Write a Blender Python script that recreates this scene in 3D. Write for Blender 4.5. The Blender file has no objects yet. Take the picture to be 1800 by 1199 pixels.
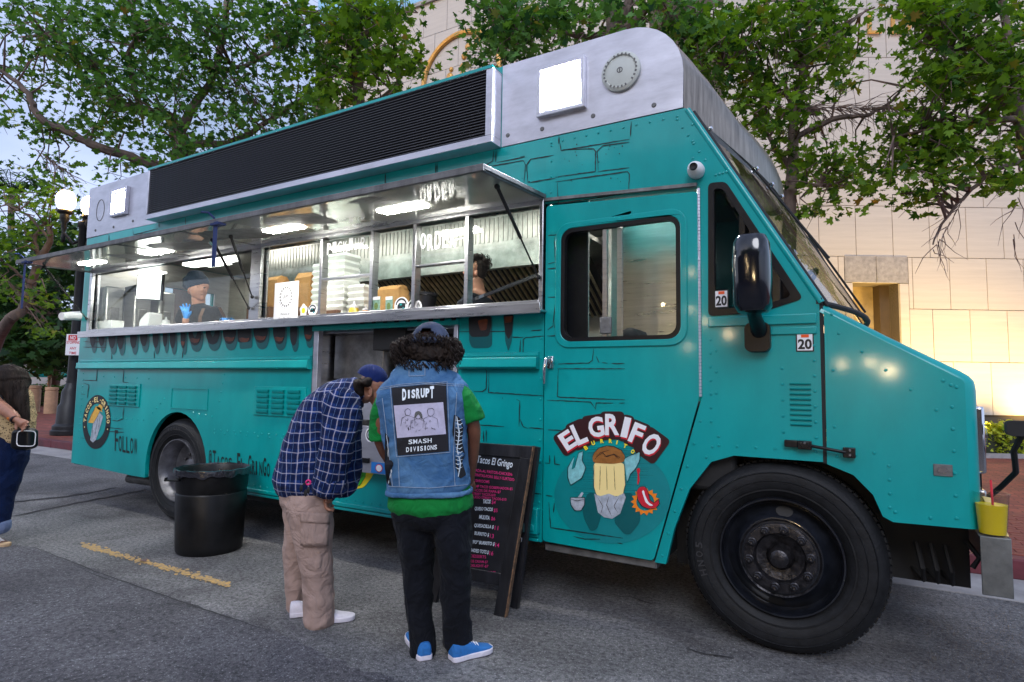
import bpy, bmesh, math, random
import numpy as np
from mathutils import Vector, Matrix, noise
from mathutils.geometry import tessellate_polygon
random.seed(7); np.random.seed(7)
PI = math.pi
scene = bpy.context.scene
COL = scene.collection

# ---------------------------------------------------------------- camera
F_PX, YAW, PITCH, ROLL = 1032.2, 0.5193, 0.0764, 0.0155
CAM = Vector((0.334, -3.4575, 1.383))
_r = Vector((math.cos(YAW), math.sin(YAW), 0))
_f = Vector((-math.sin(YAW)*math.cos(PITCH), math.cos(YAW)*math.cos(PITCH), math.sin(PITCH)))
_u = _r.cross(_f)
CR = _r*math.cos(ROLL) + _u*math.sin(ROLL)
CU = -_r*math.sin(ROLL) + _u*math.cos(ROLL)
CF = _f
cd = bpy.data.cameras.new('camera'); cam = bpy.data.objects.new('camera', cd); COL.objects.link(cam)
m = Matrix((CR, CU, -CF)).transposed().to_4x4(); m.translation = CAM
cam.matrix_world = m
cd.sensor_width = 36; cd.lens = F_PX/1800*36; cd.clip_start = .05; cd.clip_end = 600
scene.camera = cam
def ray(px, py): return CR*((px-900)/F_PX) + CU*(-(py-599.5)/F_PX) + CF
def at(px, py, Y=0.0):
    d = ray(px, py); return CAM + d*((Y-CAM.y)/d.y)
def atz(px, py, Z=0.0):
    d = ray(px, py); return CAM + d*((Z-CAM.z)/d.z)
def atd(px, py, D): return CAM + ray(px, py)*D
def S(px, py):
    p = at(px, py, 0); return (p.x, p.z)

# ---------------------------------------------------------------- world, sun, exposure
world = bpy.data.worlds.new('World'); scene.world = world; world.use_nodes = True
wn = world.node_tree.nodes; wl = world.node_tree.links
for n in list(wn): wn.remove(n)
out = wn.new('ShaderNodeOutputWorld'); bg = wn.new('ShaderNodeBackground')
sky = wn.new('ShaderNodeTexSky'); sky.sky_type = 'NISHITA'; sky.sun_disc = False
SUN_EL, SUN_ROT = math.radians(9), math.radians(200)
sky.sun_elevation = SUN_EL; sky.sun_rotation = SUN_ROT; sky.air_density = 1.0; sky.dust_density = 2.0; sky.ozone_density = 2.0
tc = wn.new('ShaderNodeTexCoord'); mp = wn.new('ShaderNodeMapping'); mp.inputs['Scale'].default_value = (1, 1, 2.4)
nz = wn.new('ShaderNodeTexNoise'); nz.inputs['Scale'].default_value = 2.2; nz.inputs['Detail'].default_value = 7; nz.inputs['Roughness'].default_value = .55
cr = wn.new('ShaderNodeValToRGB'); cr.color_ramp.elements[0].position = .38; cr.color_ramp.elements[1].position = .72
cr.color_ramp.elements[0].color = (.35, .35, .35, 1); cr.color_ramp.elements[1].color = (.9, .9, .9, 1)
mx = wn.new('ShaderNodeMixRGB'); mx.inputs[2].default_value = (4.0, 4.6, 6.8, 1)
wl.new(tc.outputs['Generated'], mp.inputs[0]); wl.new(mp.outputs[0], nz.inputs[0]); wl.new(nz.outputs[0], cr.inputs[0])
wl.new(cr.outputs[0], mx.inputs[0]); wl.new(sky.outputs[0], mx.inputs[1]); wl.new(mx.outputs[0], bg.inputs[0])
bg.inputs[1].default_value = 0.085
wl.new(bg.outputs[0], out.inputs[0])
sl = bpy.data.lights.new('sun', 'SUN'); sl.energy = 0.6; sl.angle = math.radians(25); sl.color = (.92, .93, 1)
sun = bpy.data.objects.new('sun', sl); COL.objects.link(sun)
sun.rotation_euler = (math.radians(90-38), 0, math.radians(20))
scene.view_settings.view_transform = 'Standard'; scene.view_settings.look = 'None'
scene.view_settings.exposure = 1.4; scene.view_settings.gamma = 1; scene.view_settings.use_curve_mapping = False
scene.render.engine = 'CYCLES'

# ---------------------------------------------------------------- materials
def srgb(r, g, b):
    f = lambda c: (c/255/12.92) if c/255 <= .04045 else ((c/255+.055)/1.055)**2.4
    return (f(r), f(g), f(b))
def M(name, col, rough=.5, metal=0., var=.12, vs=6., bump=0., bs=40., coat=0., emit=None, es=1., aniso=None, spec=.5, island=0., vcol=None, sss=0.):
    mt = bpy.data.materials.new(name); mt.use_nodes = True
    nt = mt.node_tree; N = nt.nodes; L = nt.links; p = N['Principled BSDF']
    p.inputs['Roughness'].default_value = rough; p.inputs['Metallic'].default_value = metal
    p.inputs['Specular IOR Level'].default_value = spec
    if coat: p.inputs['Coat Weight'].default_value = coat; p.inputs['Coat Roughness'].default_value = .08
    tcn = N.new('ShaderNodeTexCoord'); src = tcn.outputs['Object']
    if aniso:
        mm = N.new('ShaderNodeMapping'); mm.inputs['Scale'].default_value = aniso; L.new(src, mm.inputs[0]); src = mm.outputs[0]
    c4 = (*col, 1)
    if var or vcol:
        n = N.new('ShaderNodeTexNoise'); n.inputs['Scale'].default_value = vs; n.inputs['Detail'].default_value = 8; n.inputs['Roughness'].default_value = .65
        L.new(src, n.inputs[0])
        r = N.new('ShaderNodeValToRGB'); r.color_ramp.elements[0].position = .3; r.color_ramp.elements[1].position = .7
        lo = tuple(c*(1-var*1.6) for c in col) if not vcol else vcol
        hi = tuple(min(1, c*(1+var*1.3)) for c in col) if not vcol else col
        r.color_ramp.elements[0].color = (*lo, 1); r.color_ramp.elements[1].color = (*hi, 1)
        L.new(n.outputs[0], r.inputs[0]); csrc = r.outputs[0]
        if island:
            g = N.new('ShaderNodeNewGeometry'); h = N.new('ShaderNodeHueSaturation')
            a = N.new('ShaderNodeMapRange'); a.inputs[3].default_value = 1-island; a.inputs[4].default_value = 1+island
            L.new(g.outputs['Random Per Island'], a.inputs[0]); L.new(a.outputs[0], h.inputs['Value']); L.new(csrc, h.inputs['Color']); csrc = h.outputs[0]
        L.new(csrc, p.inputs['Base Color'])
        rr = N.new('ShaderNodeMapRange'); rr.inputs[3].default_value = max(0, rough*.8); rr.inputs[4].default_value = min(1, rough*1.25)
        L.new(n.outputs[0], rr.inputs[0]); L.new(rr.outputs[0], p.inputs['Roughness'])
    else: p.inputs['Base Color'].default_value = c4
    if sss:
        p.inputs['Subsurface Weight'].default_value = sss; p.inputs['Subsurface Radius'].default_value = (.02, .008, .004)
    if bump:
        b = N.new('ShaderNodeBump'); b.inputs['Strength'].default_value = bump; b.inputs['Distance'].default_value = .01
        n2 = N.new('ShaderNodeTexNoise'); n2.inputs['Scale'].default_value = bs; n2.inputs['Detail'].default_value = 5
        L.new(src, n2.inputs[0]); L.new(n2.outputs[0], b.inputs['Height']); L.new(b.outputs[0], p.inputs['Normal'])
    if emit: p.inputs['Emission Color'].default_value = (*emit, 1); p.inputs['Emission Strength'].default_value = es
    return mt
def glass(name, tint=(1, 1, 1), refl=.08, rough=.02, ior=1.45):
    mt = bpy.data.materials.new(name); mt.use_nodes = True; nt = mt.node_tree; N = nt.nodes; L = nt.links
    for n in list(N): N.remove(n)
    o = N.new('ShaderNodeOutputMaterial'); t = N.new('ShaderNodeBsdfTransparent'); g = N.new('ShaderNodeBsdfGlossy')
    t.inputs[0].default_value = (*tint, 1); g.inputs['Roughness'].default_value = rough
    lw = N.new('ShaderNodeLayerWeight'); lw.inputs[0].default_value = .5; pw = N.new('ShaderNodeMath'); pw.operation = 'POWER'; pw.inputs[1].default_value = 4.2; L.new(lw.outputs['Facing'], pw.inputs[0])
    a = N.new('ShaderNodeMath'); a.operation = 'MULTIPLY_ADD'; a.inputs[1].default_value = .5; a.inputs[2].default_value = refl; a.use_clamp = True
    mxx = N.new('ShaderNodeMixShader'); L.new(pw.outputs[0], a.inputs[0]); L.new(a.outputs[0], mxx.inputs[0]); L.new(t.outputs[0], mxx.inputs[1]); L.new(g.outputs[0], mxx.inputs[2]); L.new(mxx.outputs[0], o.inputs[0])
    return mt
def emission(name, col, s):
    mt = bpy.data.materials.new(name); mt.use_nodes = True; nt = mt.node_tree; N = nt.nodes
    p = N['Principled BSDF']; p.inputs['Base Color'].default_value = (.8, .8, .8, 1)
    p.inputs['Emission Color'].default_value = (*col, 1); p.inputs['Emission Strength'].default_value = s
    return mt
def cloth(name, col, weave=300., fold=.5, var=.2, rough=.9, vcol=None, vs=9.):
    """woven fabric: tone variation, weave and soft crumples in relief"""
    mt = M(name, col, rough, 0, var, vs, 0, vcol=vcol, spec=.2)
    N = mt.node_tree.nodes; L = mt.node_tree.links; p = N['Principled BSDF']; tcn = [n for n in N if n.type == 'TEX_COORD'][0]
    p.inputs['Sheen Weight'].default_value = .03
    n1 = N.new('ShaderNodeTexNoise'); n1.inputs['Scale'].default_value = weave; n2 = N.new('ShaderNodeTexNoise'); n2.inputs['Scale'].default_value = 9; n2.inputs['Detail'].default_value = 3; n2.inputs['Distortion'].default_value = 1.2
    L.new(tcn.outputs['Object'], n1.inputs[0]); L.new(tcn.outputs['Object'], n2.inputs[0])
    b2 = N.new('ShaderNodeBump'); b2.inputs['Strength'].default_value = fold; b2.inputs['Distance'].default_value = .05
    b1 = N.new('ShaderNodeBump'); b1.inputs['Strength'].default_value = .35; b1.inputs['Distance'].default_value = .002
    L.new(n2.outputs[0], b2.inputs['Height']); L.new(n1.outputs[0], b1.inputs['Height']); L.new(b2.outputs[0], b1.inputs['Normal']); L.new(b1.outputs[0], p.inputs['Normal'])
    return mt

MT = {}
TEAL = srgb(0, 152, 152)
MT['teal'] = M('teal paint', TEAL, .30, 0, .13, 1.6, .14, 1.8, coat=.3, spec=.35, aniso=(1, 1, .45))
MT['dteal'] = M('dark teal print', srgb(4, 88, 92), .35, 0, .08)
MT['steel'] = M('brushed steel', (.56, .56, .58), .28, 1, .12, 3, .05, 60, aniso=(1, 1, 12))
MT['alu'] = M('dull aluminium skin', (.56, .56, .62), .42, .85, .14, 2.5, .05, 20, aniso=(1, 1, 3))
MT['visor'] = M('brushed metal visor', (.34, .285, .225), .3, .95, .25, 5, .08, 50, aniso=(9, 9, .8))  # brown base carries the warm wall's reflection
MT['chrome'] = M('chrome', (.75, .75, .77), .12, 1, 0)
MT['mirror'] = M('polished canopy lining', (.80, .81, .73), .10, .6, .06, 2, .015, 3)
MT['galv'] = M('worn grey metal', (.18, .18, .18), .6, .6, .3, 9, .3, 40)
MT['black'] = M('black print', (.006, .008, .01), .45, 0, 0)
MT['blackpl'] = M('black plastic', (.007, .007, .009), .32, 0, .2, 20, .05, 60, spec=.35); MT['glossblk'] = M('gloss black mirror shell', (.005, .006, .010), .14, 0, 0, coat=.6, spec=.5)
MT['blackmt'] = M('matt black', (.01, .01, .011), .7, 0, .3, 12)
MT['rubber'] = M('tyre rubber', (.009, .0095, .011), .62, 0, .35, 14, .25, 60, spec=.3)
MT['rimdark'] = M('black painted wheel', (.012, .014, .02), .3, .3, .4, 12, .1, 30, coat=.4)
MT['hubdirt'] = M('greasy hub', (.04, .038, .042), .33, .7, .5, 26, .5, 40)
MT['rimgrey'] = M('grey steel wheel', (.2, .2, .22), .35, .7, .3, 10)
MT['white'] = M('white', (.8, .8, .8), .5, 0, .03)
MT['whitepr'] = M('white print', (.82, .82, .85), .5, 0, 0)
MT['cream'] = M('cream print', srgb(246, 222, 150), .5, 0, 0)
MT['yellowpr'] = M('yellow print', srgb(245, 225, 40), .5, 0, 0)
MT['redpr'] = M('red print', srgb(200, 30, 50), .45, 0, 0)
MT['maroon'] = M('dark maroon print', srgb(50, 14, 20), .45, 0, 0)
MT['orangepr'] = M('orange print', srgb(235, 130, 30), .45, 0, 0)
MT['greenpr'] = M('green print', srgb(70, 190, 50), .45, 0, 0)
MT['brownpr'] = M('brown print', srgb(150, 95, 40), .5, 0, .2, 30)
MT['greypr'] = M('grey print', srgb(170, 178, 190), .45, 0, .25, 25)
MT['pinkpr'] = M('pink chalk', srgb(240, 50, 130), .8, 0, .15, 90)
MT['chalk'] = M('white chalk', srgb(230, 238, 245), .8, 0, .1, 90)
MT['glass'] = glass('window glass', (.96, .98, .97), .03)
MT['glassws'] = glass('windscreen glass', (.82, .84, .76), .22)
MT['glassdk'] = glass('tinted glass', (.22, .23, .24), .05)
MT['flood'] = emission('floodlight', (.84, .90, 1), 330)
MT['led'] = emission('led panel', (1, .98, .92), 40); MT['tube'] = emission('ceiling light', (1, .97, .9), 4.6)
MT['brightsteel'] = M('bright kitchen steel', (.46, .45, .43), .3, .8, .12, 3, .05, 30, aniso=(1, 1, 6))
MT['skin'] = M('skin', srgb(164, 116, 94), .5, 0, .12, 14, .1, 90, sss=.1)
MT['skind'] = M('brown skin', srgb(128, 82, 60), .5, 0, .12, 14, .1, 90, sss=.1)
MT['hair'] = M('dark hair', (.020, .013, .010), .72, 0, .5, 60, .6, 120, aniso=(1, 1, .15), spec=.25)
MT['foam'] = M('white foam', (.85, .86, .82), .7, 0, .03, 20, .1, 100)
MT['paper'] = M('brown paper', srgb(190, 140, 85), .85, 0, .12, 14, .3, 20)
MT['bark'] = M('sycamore bark', srgb(126, 108, 98), .85, 0, .4, 5, .6, 14, aniso=(1, 1, .5), vcol=srgb(74, 62, 58))
MT['twig'] = M('dead twigs', srgb(110, 90, 84), .9, 0, .3, 8)

# ---------------------------------------------------------------- object helpers
def tag(o, label=None, cat=None, group=None, kind=None):
    if label: o['label'] = label
    if cat: o['category'] = cat
    if group: o['group'] = group
    if kind: o['kind'] = kind
    return o
def empty(name, loc, label, cat, group=None):
    o = bpy.data.objects.new(name, None); COL.objects.link(o); o.location = loc; o.empty_display_size = .2
    return tag(o, label, cat, group)
def wloc(o):
    v = Vector((0, 0, 0))
    while o is not None: v += o.location; o = o.parent
    return v
def link(name, me, mat, parent=None, label=None):
    """me is in world coordinates; the object gets its own origin at its bounds' base and a parent"""
    o = bpy.data.objects.new(name, me); COL.objects.link(o)
    n = len(me.vertices)
    co = np.empty(n*3, np.float32); me.vertices.foreach_get('co', co); co = co.reshape(-1, 3)
    c = Vector((float((co[:, 0].min()+co[:, 0].max())/2), float((co[:, 1].min()+co[:, 1].max())/2), float(co[:, 2].min()))) if n else Vector((0, 0, 0))
    co -= np.array(c, np.float32); me.vertices.foreach_set('co', co.ravel()); me.update()
    if parent is not None: o.parent = parent; o.location = c - wloc(parent)
    else: o.location = c
    if isinstance(mat, (list, tuple)):
        for q in mat: me.materials.append(q)
    elif mat and not me.materials: me.materials.append(mat)
    if label: o['label'] = label
    return o
class MB:
    def __init__(s): s.v = []; s.f = []; s.mi = []; s.cur = 0
    def add(s, vs, fs):
        b = len(s.v); s.v += [tuple(v) for v in vs]; s.f += [tuple(b+i for i in f) for f in fs]; s.mi += [s.cur]*len(fs); return s
    def box(s, x0, x1, y0, y1, z0, z1):
        return s.add([(x0,y0,z0),(x1,y0,z0),(x1,y1,z0),(x0,y1,z0),(x0,y0,z1),(x1,y0,z1),(x1,y1,z1),(x0,y1,z1)], [(0,3,2,1),(4,5,6,7),(0,1,5,4),(1,2,6,5),(2,3,7,6),(3,0,4,7)])
    def obox(s, c, ax, ay, az):
        c = Vector(c); ax, ay, az = Vector(ax), Vector(ay), Vector(az); vs = []
        for z in (-1, 1):
            for x, y in ((-1,-1),(1,-1),(1,1),(-1,1)): vs.append(c+ax*x+ay*y+az*z)
        return s.add(vs, [(0,3,2,1),(4,5,6,7),(0,1,5,4),(1,2,6,5),(2,3,7,6),(3,0,4,7)])
    def bar(s, a, b, w, h, up=(0, 0, 1)):
        a, b = Vector(a), Vector(b); d = b-a; L = d.length; d.normalize(); x = d.cross(Vector(up))
        if x.length < 1e-4: x = d.cross(Vector((1, 0, 0)))
        x.normalize(); y = x.cross(d); return s.obox((a+b)/2, d*(L/2), x*(w/2), y*(h/2))
    def prism(s, loops, y0, y1, axis='y'):
        """plate with holes; loops are (X,Z) lists, the first the outline, set between y0 and y1"""
        L3 = [[Vector((p[0], p[1], 0)) for p in lp] for lp in loops]
        tr = tessellate_polygon(L3); fl = [p for lp in loops for p in lp]; n = len(fl)
        conv = {'y': lambda p, y: (p[0], y, p[1]), 'x': lambda p, y: (y, p[0], p[1]), 'z': lambda p, y: (p[0], p[1], y)}[axis]
        vs = [conv(p, y0) for p in fl] + [conv(p, y1) for p in fl]; fs = []
        for t in tr: fs.append((t[0], t[1], t[2])); fs.append((t[2]+n, t[1]+n, t[0]+n))
        k = 0
        for lp in loops:
            m_ = len(lp)
            for i in range(m_): a, b = k+i, k+(i+1) % m_; fs.append((a, b, b+n, a+n))
            k += m_
        return s.add(vs, fs)
    def flat(s, loops, fn):
        L3 = [[Vector((p[0], p[1], 0)) for p in lp] for lp in loops]
        tr = tessellate_polygon(L3); fl = [p for lp in loops for p in lp]
        return s.add([fn(*p) for p in fl], [tuple(t) for t in tr])
    def tube(s, pts, r, n=8, cap=True):
        pts = [Vector(p) for p in pts]; R = r if isinstance(r, (list, tuple)) else [r]*len(pts); vs = []; fs = []
        ref = None
        for i, p in enumerate(pts):
            d = (pts[min(i+1, len(pts)-1)]-pts[max(i-1, 0)]);
            if d.length < 1e-9: d = Vector((0, 0, 1))
            d.normalize()
            if ref is None: ref = d.orthogonal().normalized()
            x = (ref - d*ref.dot(d));
            if x.length < 1e-5: x = d.orthogonal()
            x.normalize(); ref = x; y = d.cross(x)
            for k in range(n): a = 2*PI*k/n; vs.append(p + x*(math.cos(a)*R[i]) + y*(math.sin(a)*R[i]))
        for i in range(len(pts)-1):
            for k in range(n): a, b = i*n+k, i*n+(k+1) % n; fs.append((a, b, b+n, a+n))
        if cap: fs.append(tuple(range(n-1, -1, -1))); fs.append(tuple(range((len(pts)-1)*n, len(pts)*n)))
        return s.add(vs, fs)
    def rev(s, prof, c, axis='z', n=32, cap=True, a0=0, a1=2*PI, sq=1.0):
        """turned shape: prof is (radius, height) along axis"""
        c = Vector(c); vs = []; full = abs(a1-a0-2*PI) < 1e-6; m_ = n if full else n+1
        for r, h in prof:
            for k in range(m_):
                a = a0+(a1-a0)*k/n; u, w = math.cos(a)*r, math.sin(a)*r*sq
                vs.append(c + (Vector((u, w, h)) if axis == 'z' else Vector((u, h, w)) if axis == 'y' else Vector((h, u, w))))
        fs = []
        for i in range(len(prof)-1):
            for k in range(n if full else n): a, b = i*m_+k, i*m_+(k+1) % m_; fs.append((a, b, b+m_, a+m_))
        if cap and full:
            if prof[0][0] > 1e-5: fs.append(tuple(range(m_-1, -1, -1)))
            if prof[-1][0] > 1e-5: fs.append(tuple(range((len(prof)-1)*m_, len(prof)*m_)))
        return s.add(vs, fs)
    def grid(s, P):
        """P[i][j] points"""
        n, m_ = len(P), len(P[0]); vs = [q for r in P for q in r]
        return s.add(vs, [(i*m_+j, i*m_+j+1, (i+1)*m_+j+1, (i+1)*m_+j) for i in range(n-1) for j in range(m_-1)])
    def blob(s, c, rx, ry=None, rz=None, n=10):
        ry = ry or rx; rz = rz or rx; c = Vector(c); vs = []; fs = []
        for i in range(1, n):
            t = PI*i/n
            for k in range(2*n): a = PI*k/n; vs.append(c+Vector((rx*math.sin(t)*math.cos(a), ry*math.sin(t)*math.sin(a), rz*math.cos(t))))
        w = 2*n
        for i in range(n-2):
            for k in range(w): a, b = i*w+k, i*w+(k+1) % w; fs.append((a, a+w, b+w, b))
        vs.append(c+Vector((0, 0, rz))); vs.append(c-Vector((0, 0, rz))); t0 = len(vs)-2
        for k in range(w): fs.append((t0, k, (k+1) % w)); fs.append((t0+1, (n-2)*w+(k+1) % w, (n-2)*w+k))
        return s.add(vs, fs)
    def mesh(s, name, smooth=False, weld=False, fix=True):
        me = bpy.data.meshes.new(name); me.from_pydata(s.v, [], s.f)
        if fix or weld:
            bm = bmesh.new(); bm.from_mesh(me)
            if weld: bmesh.ops.remove_doubles(bm, verts=bm.verts, dist=1e-5)
            if fix: bmesh.ops.recalc_face_normals(bm, faces=bm.faces)
            bm.to_mesh(me); bm.free()
        if not weld and any(s.mi): me.polygons.foreach_set('material_index', s.mi)
        if smooth:
            me.polygons.foreach_set('use_smooth', [True]*len(me.polygons))
            try: me.set_sharp_from_angle(angle=math.radians(38))
            except Exception: pass
        return me
    def build(s, name, mat, parent=None, smooth=False, bevel=0, label=None, weld=False, seg=2):
        o = link(name, s.mesh(name, smooth, weld), mat, parent, label)
        if bevel:
            b = o.modifiers.new('bevel', 'BEVEL'); b.width = bevel; b.segments = seg; b.limit_method = 'ANGLE'; b.angle_limit = math.radians(35); b.harden_normals = False
            for p in o.data.polygons: p.use_smooth = True
            try: o.data.set_sharp_from_angle(angle=math.radians(50))
            except Exception: pass
        return o
def copy_tree(o, parent=None):
    c = o.copy(); COL.objects.link(c); c.parent = parent
    for ch in [x for x in o.children]: copy_tree(ch, c)
    return c
def rrect(x0, x1, z0, z1, r, n=5):
    P = []
    for cx, cz, a in ((x1-r, z0+r, -PI/2), (x1-r, z1-r, 0), (x0+r, z1-r, PI/2), (x0+r, z0+r, PI)):
        for k in range(n+1): t = a+PI/2*k/n; P.append((cx+r*math.cos(t), cz+r*math.sin(t)))
    return P
def ell(cx, cz, rx, rz, n=32, a0=0): return [(cx+rx*math.cos(a0+2*PI*k/n), cz+rz*math.sin(a0+2*PI*k/n)) for k in range(n)]
def rpoly(P, r, n=4):
    """round the corners of a polygon"""
    o = []; m_ = len(P)
    for i in range(m_):
        a, b, c = Vector(P[i-1]), Vector(P[i]), Vector(P[(i+1) % m_])
        rr = min(r, (a-b).length*.45, (c-b).length*.45); p, q = b+(a-b).normalized()*rr, b+(c-b).normalized()*rr
        for k in range(n+1): t = k/n; w = p*(1-t)**2+b*2*t*(1-t)+q*t*t; o.append((w.x, w.y))
    return o
# text as flat shapes: returns (verts2d, faces, width)
_tc = {}
def text2d(s, bold=0.0, shear=0.0, spacing=1.0):
    k = (s, bold, shear, spacing)
    if k in _tc: return _tc[k]
    cu = bpy.data.curves.new('t', 'FONT'); cu.body = s; cu.size = 1; cu.offset = bold; cu.shear = shear; cu.space_character = spacing; cu.resolution_u = 3; cu.fill_mode = 'FRONT'
    ob = bpy.data.objects.new('t', cu); COL.objects.link(ob)
    dg = bpy.context.evaluated_depsgraph_get(); me = bpy.data.meshes.new_from_object(ob.evaluated_get(dg))
    V = [(v.co.x, v.co.y) for v in me.vertices]; Fc = [tuple(p.vertices) for p in me.polygons]
    bpy.data.objects.remove(ob); bpy.data.meshes.remove(me)
    if V:
        x0 = min(v[0] for v in V); y0 = min(v[1] for v in V); V = [(v[0]-x0, v[1]) for v in V]
        w = max(v[0] for v in V); y1 = max(v[1] for v in V)
    else: w = y1 = 1; y0 = 0
    _tc[k] = (V, Fc, w, y0, y1); return _tc[k]
def put_text(mb, s, fn, w, h, x0=0, z0=0, bold=0, shear=0, spacing=1):
    """fit text s in a w x h box at (x0,z0) of the 2-D map fn"""
    V, Fc, tw, y0, y1 = text2d(s, bold, shear, spacing)
    mb.add([fn(x0+v[0]/tw*w, z0+(v[1]-y0)/(y1-y0)*h) for v in V], Fc)
def side(off): return lambda x, z: (x, -off, z)
# ================================================================ FOOD TRUCK
W2 = 2.2
truck = empty('food_truck', (-3.3, 1.1, 0), 'turquoise food truck with raised serving canopy and metal roof box', 'food truck')
def bow(y, a=.23): return a*(1-((y-1.1)/1.1)**2)
def pill(z): return -.47+(3.06-z)*(.684/1.21)
# --- main side skin with serving openings and rear arch
arch = [(-5.455+.515*math.cos(a), .5+.575*math.sin(a)) for a in np.linspace(PI*1.045, -PI*.07, 22)]
side_out = [(-7.48, .42), (-6.2, .385)] + [(-5.97, .385)] + arch + [(-4.945, .385), (-1.40, .385), (-1.40, 3.06), (-7.48, 3.06)]
win1 = [(-7.24, 1.95), (-4.40, 1.95), (-4.40, 2.60), (-7.24, 2.60)]
win2 = [(-4.26, 1.95), (-1.43, 1.95), (-1.43, 2.60), (-4.26, 2.60)]
alc = [(-3.56, .76), (-2.08, .76), (-2.08, 1.84), (-3.56, 1.84)]
MB().prism([side_out, win1, win2, alc], 0, .04).build('side_panel', MT['teal'], truck)
# rear corner post, rounded
P = []
for k in range(7): a = PI/2*k/6; P.append([(-7.48-.06*math.sin(a), .06-.06*math.cos(a), z) for z in (.42, 3.06)])
MB().grid(P).build('rear_corner_post', MT['teal'], truck, smooth=True)
MB().prism([[(.06, .42), (2.2, .42), (2.2, 3.06), (.06, 3.06)], [(.92, 1.75), (1.62, 1.75), (1.62, 2.62), (.92, 2.62)]], -7.54, -7.50, 'x').build('rear_panel', MT['teal'], truck)
MB().box(-7.53, -7.525, .92, 1.62, 1.75, 2.62).build('rear_window_pane', MT['glass'], truck)
MB().box(-7.48, -.5, 2.16, 2.2, .40, 1.9).box(-7.48, -.5, 2.16, 2.2, 2.65, 3.06).box(-7.48, -6.4, 2.16, 2.2, 1.9, 2.65).box(-5.0, -.5, 2.16, 2.2, 1.9, 2.65).build('far_side_panel', MT['teal'], truck)
MB().box(-7.46, -1.4, .65, 1.85, .72, .75).build('kitchen_floor', MT['galv'], truck)
MB().box(-7.46, -.5, .05, 2.15, 2.93, 2.96).build('ceiling_lining', MT['brightsteel'], truck)
# --- cab side with quarter window
cab = [(-1.40, 2.605), (-1.40, 3.06), (-.47, 3.06), (.214, 1.85), (.214, 1.017), (-.221, 1.019), (-.343, .975), (-.463, .813), (-.551, .579), (-.60, .375), (-.664, .375), (-.392, 1.33), (-.392, 2.565)]
qw = rpoly([(-.343, 2.578), (-.245, 2.571), (.14, 1.87), (-.078, 1.805), (-.35, 1.798)], .03)
MB().prism([cab, qw], 0, .04).build('cab_side_panel', MT['teal'], truck)
qi = rpoly([(-.312, 2.54), (-.262, 2.53), (.085, 1.885), (-.085, 1.842), (-.315, 1.838)], .03)
MB().prism([qw, qi], -.006, .05).build('quarter_window_frame', MT['blackpl'], truck, bevel=.003)
MB().prism([qi], .018, .022).build('quarter_window_glass', MT['glassdk'], truck)
MB().bar((-.14, .03, 1.85), (-.14, .03, 2.34), .012, .02).build('window_bar', MT['steel'], truck)
# pillar edge roll
MB().tube([(-.462, .012, 3.05), (.222, .012, 1.845)], .02, 10).build('pillar_trim', MT['teal'], truck, smooth=True)
# --- door
door = rpoly([(-1.386, .398), (-.668, .386), (-.402, 1.33), (-.402, 2.535), (-1.386, 2.585)], .025)
dw = rrect(-1.272, -.502, 1.672, 2.41, .075)
dr = empty('door_', (0, 0, 0), None, None); bpy.data.objects.remove(dr)
dp = MB().prism([door, dw], -.014, -.001).build('cab_door', MT['teal'], truck, bevel=.006)
dw2 = rrect(-1.246, -.528, 1.698, 2.384, .06)
o_ = rrect(-1.312, -.462, 1.632, 2.45, .1); MB().prism([o_, dw], -.024, -.0145).build('door_window_surround', MT['teal'], dp, bevel=.007)
MB().prism([dw, dw2], -.02, .02).build('window_gasket', MT['blackpl'], dp)
MB().prism([dw2], .002, .006).build('door_window_glass', MT['glassdk'], dp) if False else MB().prism([dw2], .002, .006).build('door_window_glass', MT['glass'], dp)
MB().box(-.99, -.962, -.006, .02, 1.70, 2.38).box(-.90, -.868, .008, .03, 1.70, 2.38).build('sliding_sash', MT['steel'], dp)
MB().box(-1.0, -.925, -.03, -.006, 1.715, 1.82).build('sash_latch', MT['galv'], dp, bevel=.006)
hg = MB()
for k in range(62): z = 1.34+k*.0196; hg.rev([(.009, 0), (.009, .0165)], (-.396, -.008, z), 'z', 8)
hg.build('piano_hinge', MT['alu'], truck, smooth=True)
h = MB(); h.box(-1.362, -1.318, -.03, -.014, 1.50, 1.58); h.tube([(-1.34, -.03, 1.57), (-1.345, -.075, 1.56), (-1.352, -.082, 1.50), (-1.36, -.07, 1.40)], [.014, .013, .012, .008], 8)
h.rev([(.017, 0), (.017, .03)], (-1.325, -.05, 1.545), 'y', 12); h.build('door_handle', MT['chrome'], dp, smooth=True, bevel=.003)
# door opening drip rail
MB().bar((-1.42, -.012, 2.63), (-.405, -.012, 2.575), .024, .02).build('drip_rail', MT['galv'], truck)
# --- hood side
ha = [(.232, 1.008), (.348, .963), (.43, .873), (.468, .773), (.51, .751), (.811, .757)]
hs = ha + [(.811, 1.43), (.80, 1.447), (.235, 1.80)]
MB().prism([hs], 0, .03).build('bonnet_side', MT['teal'], truck)
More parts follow.
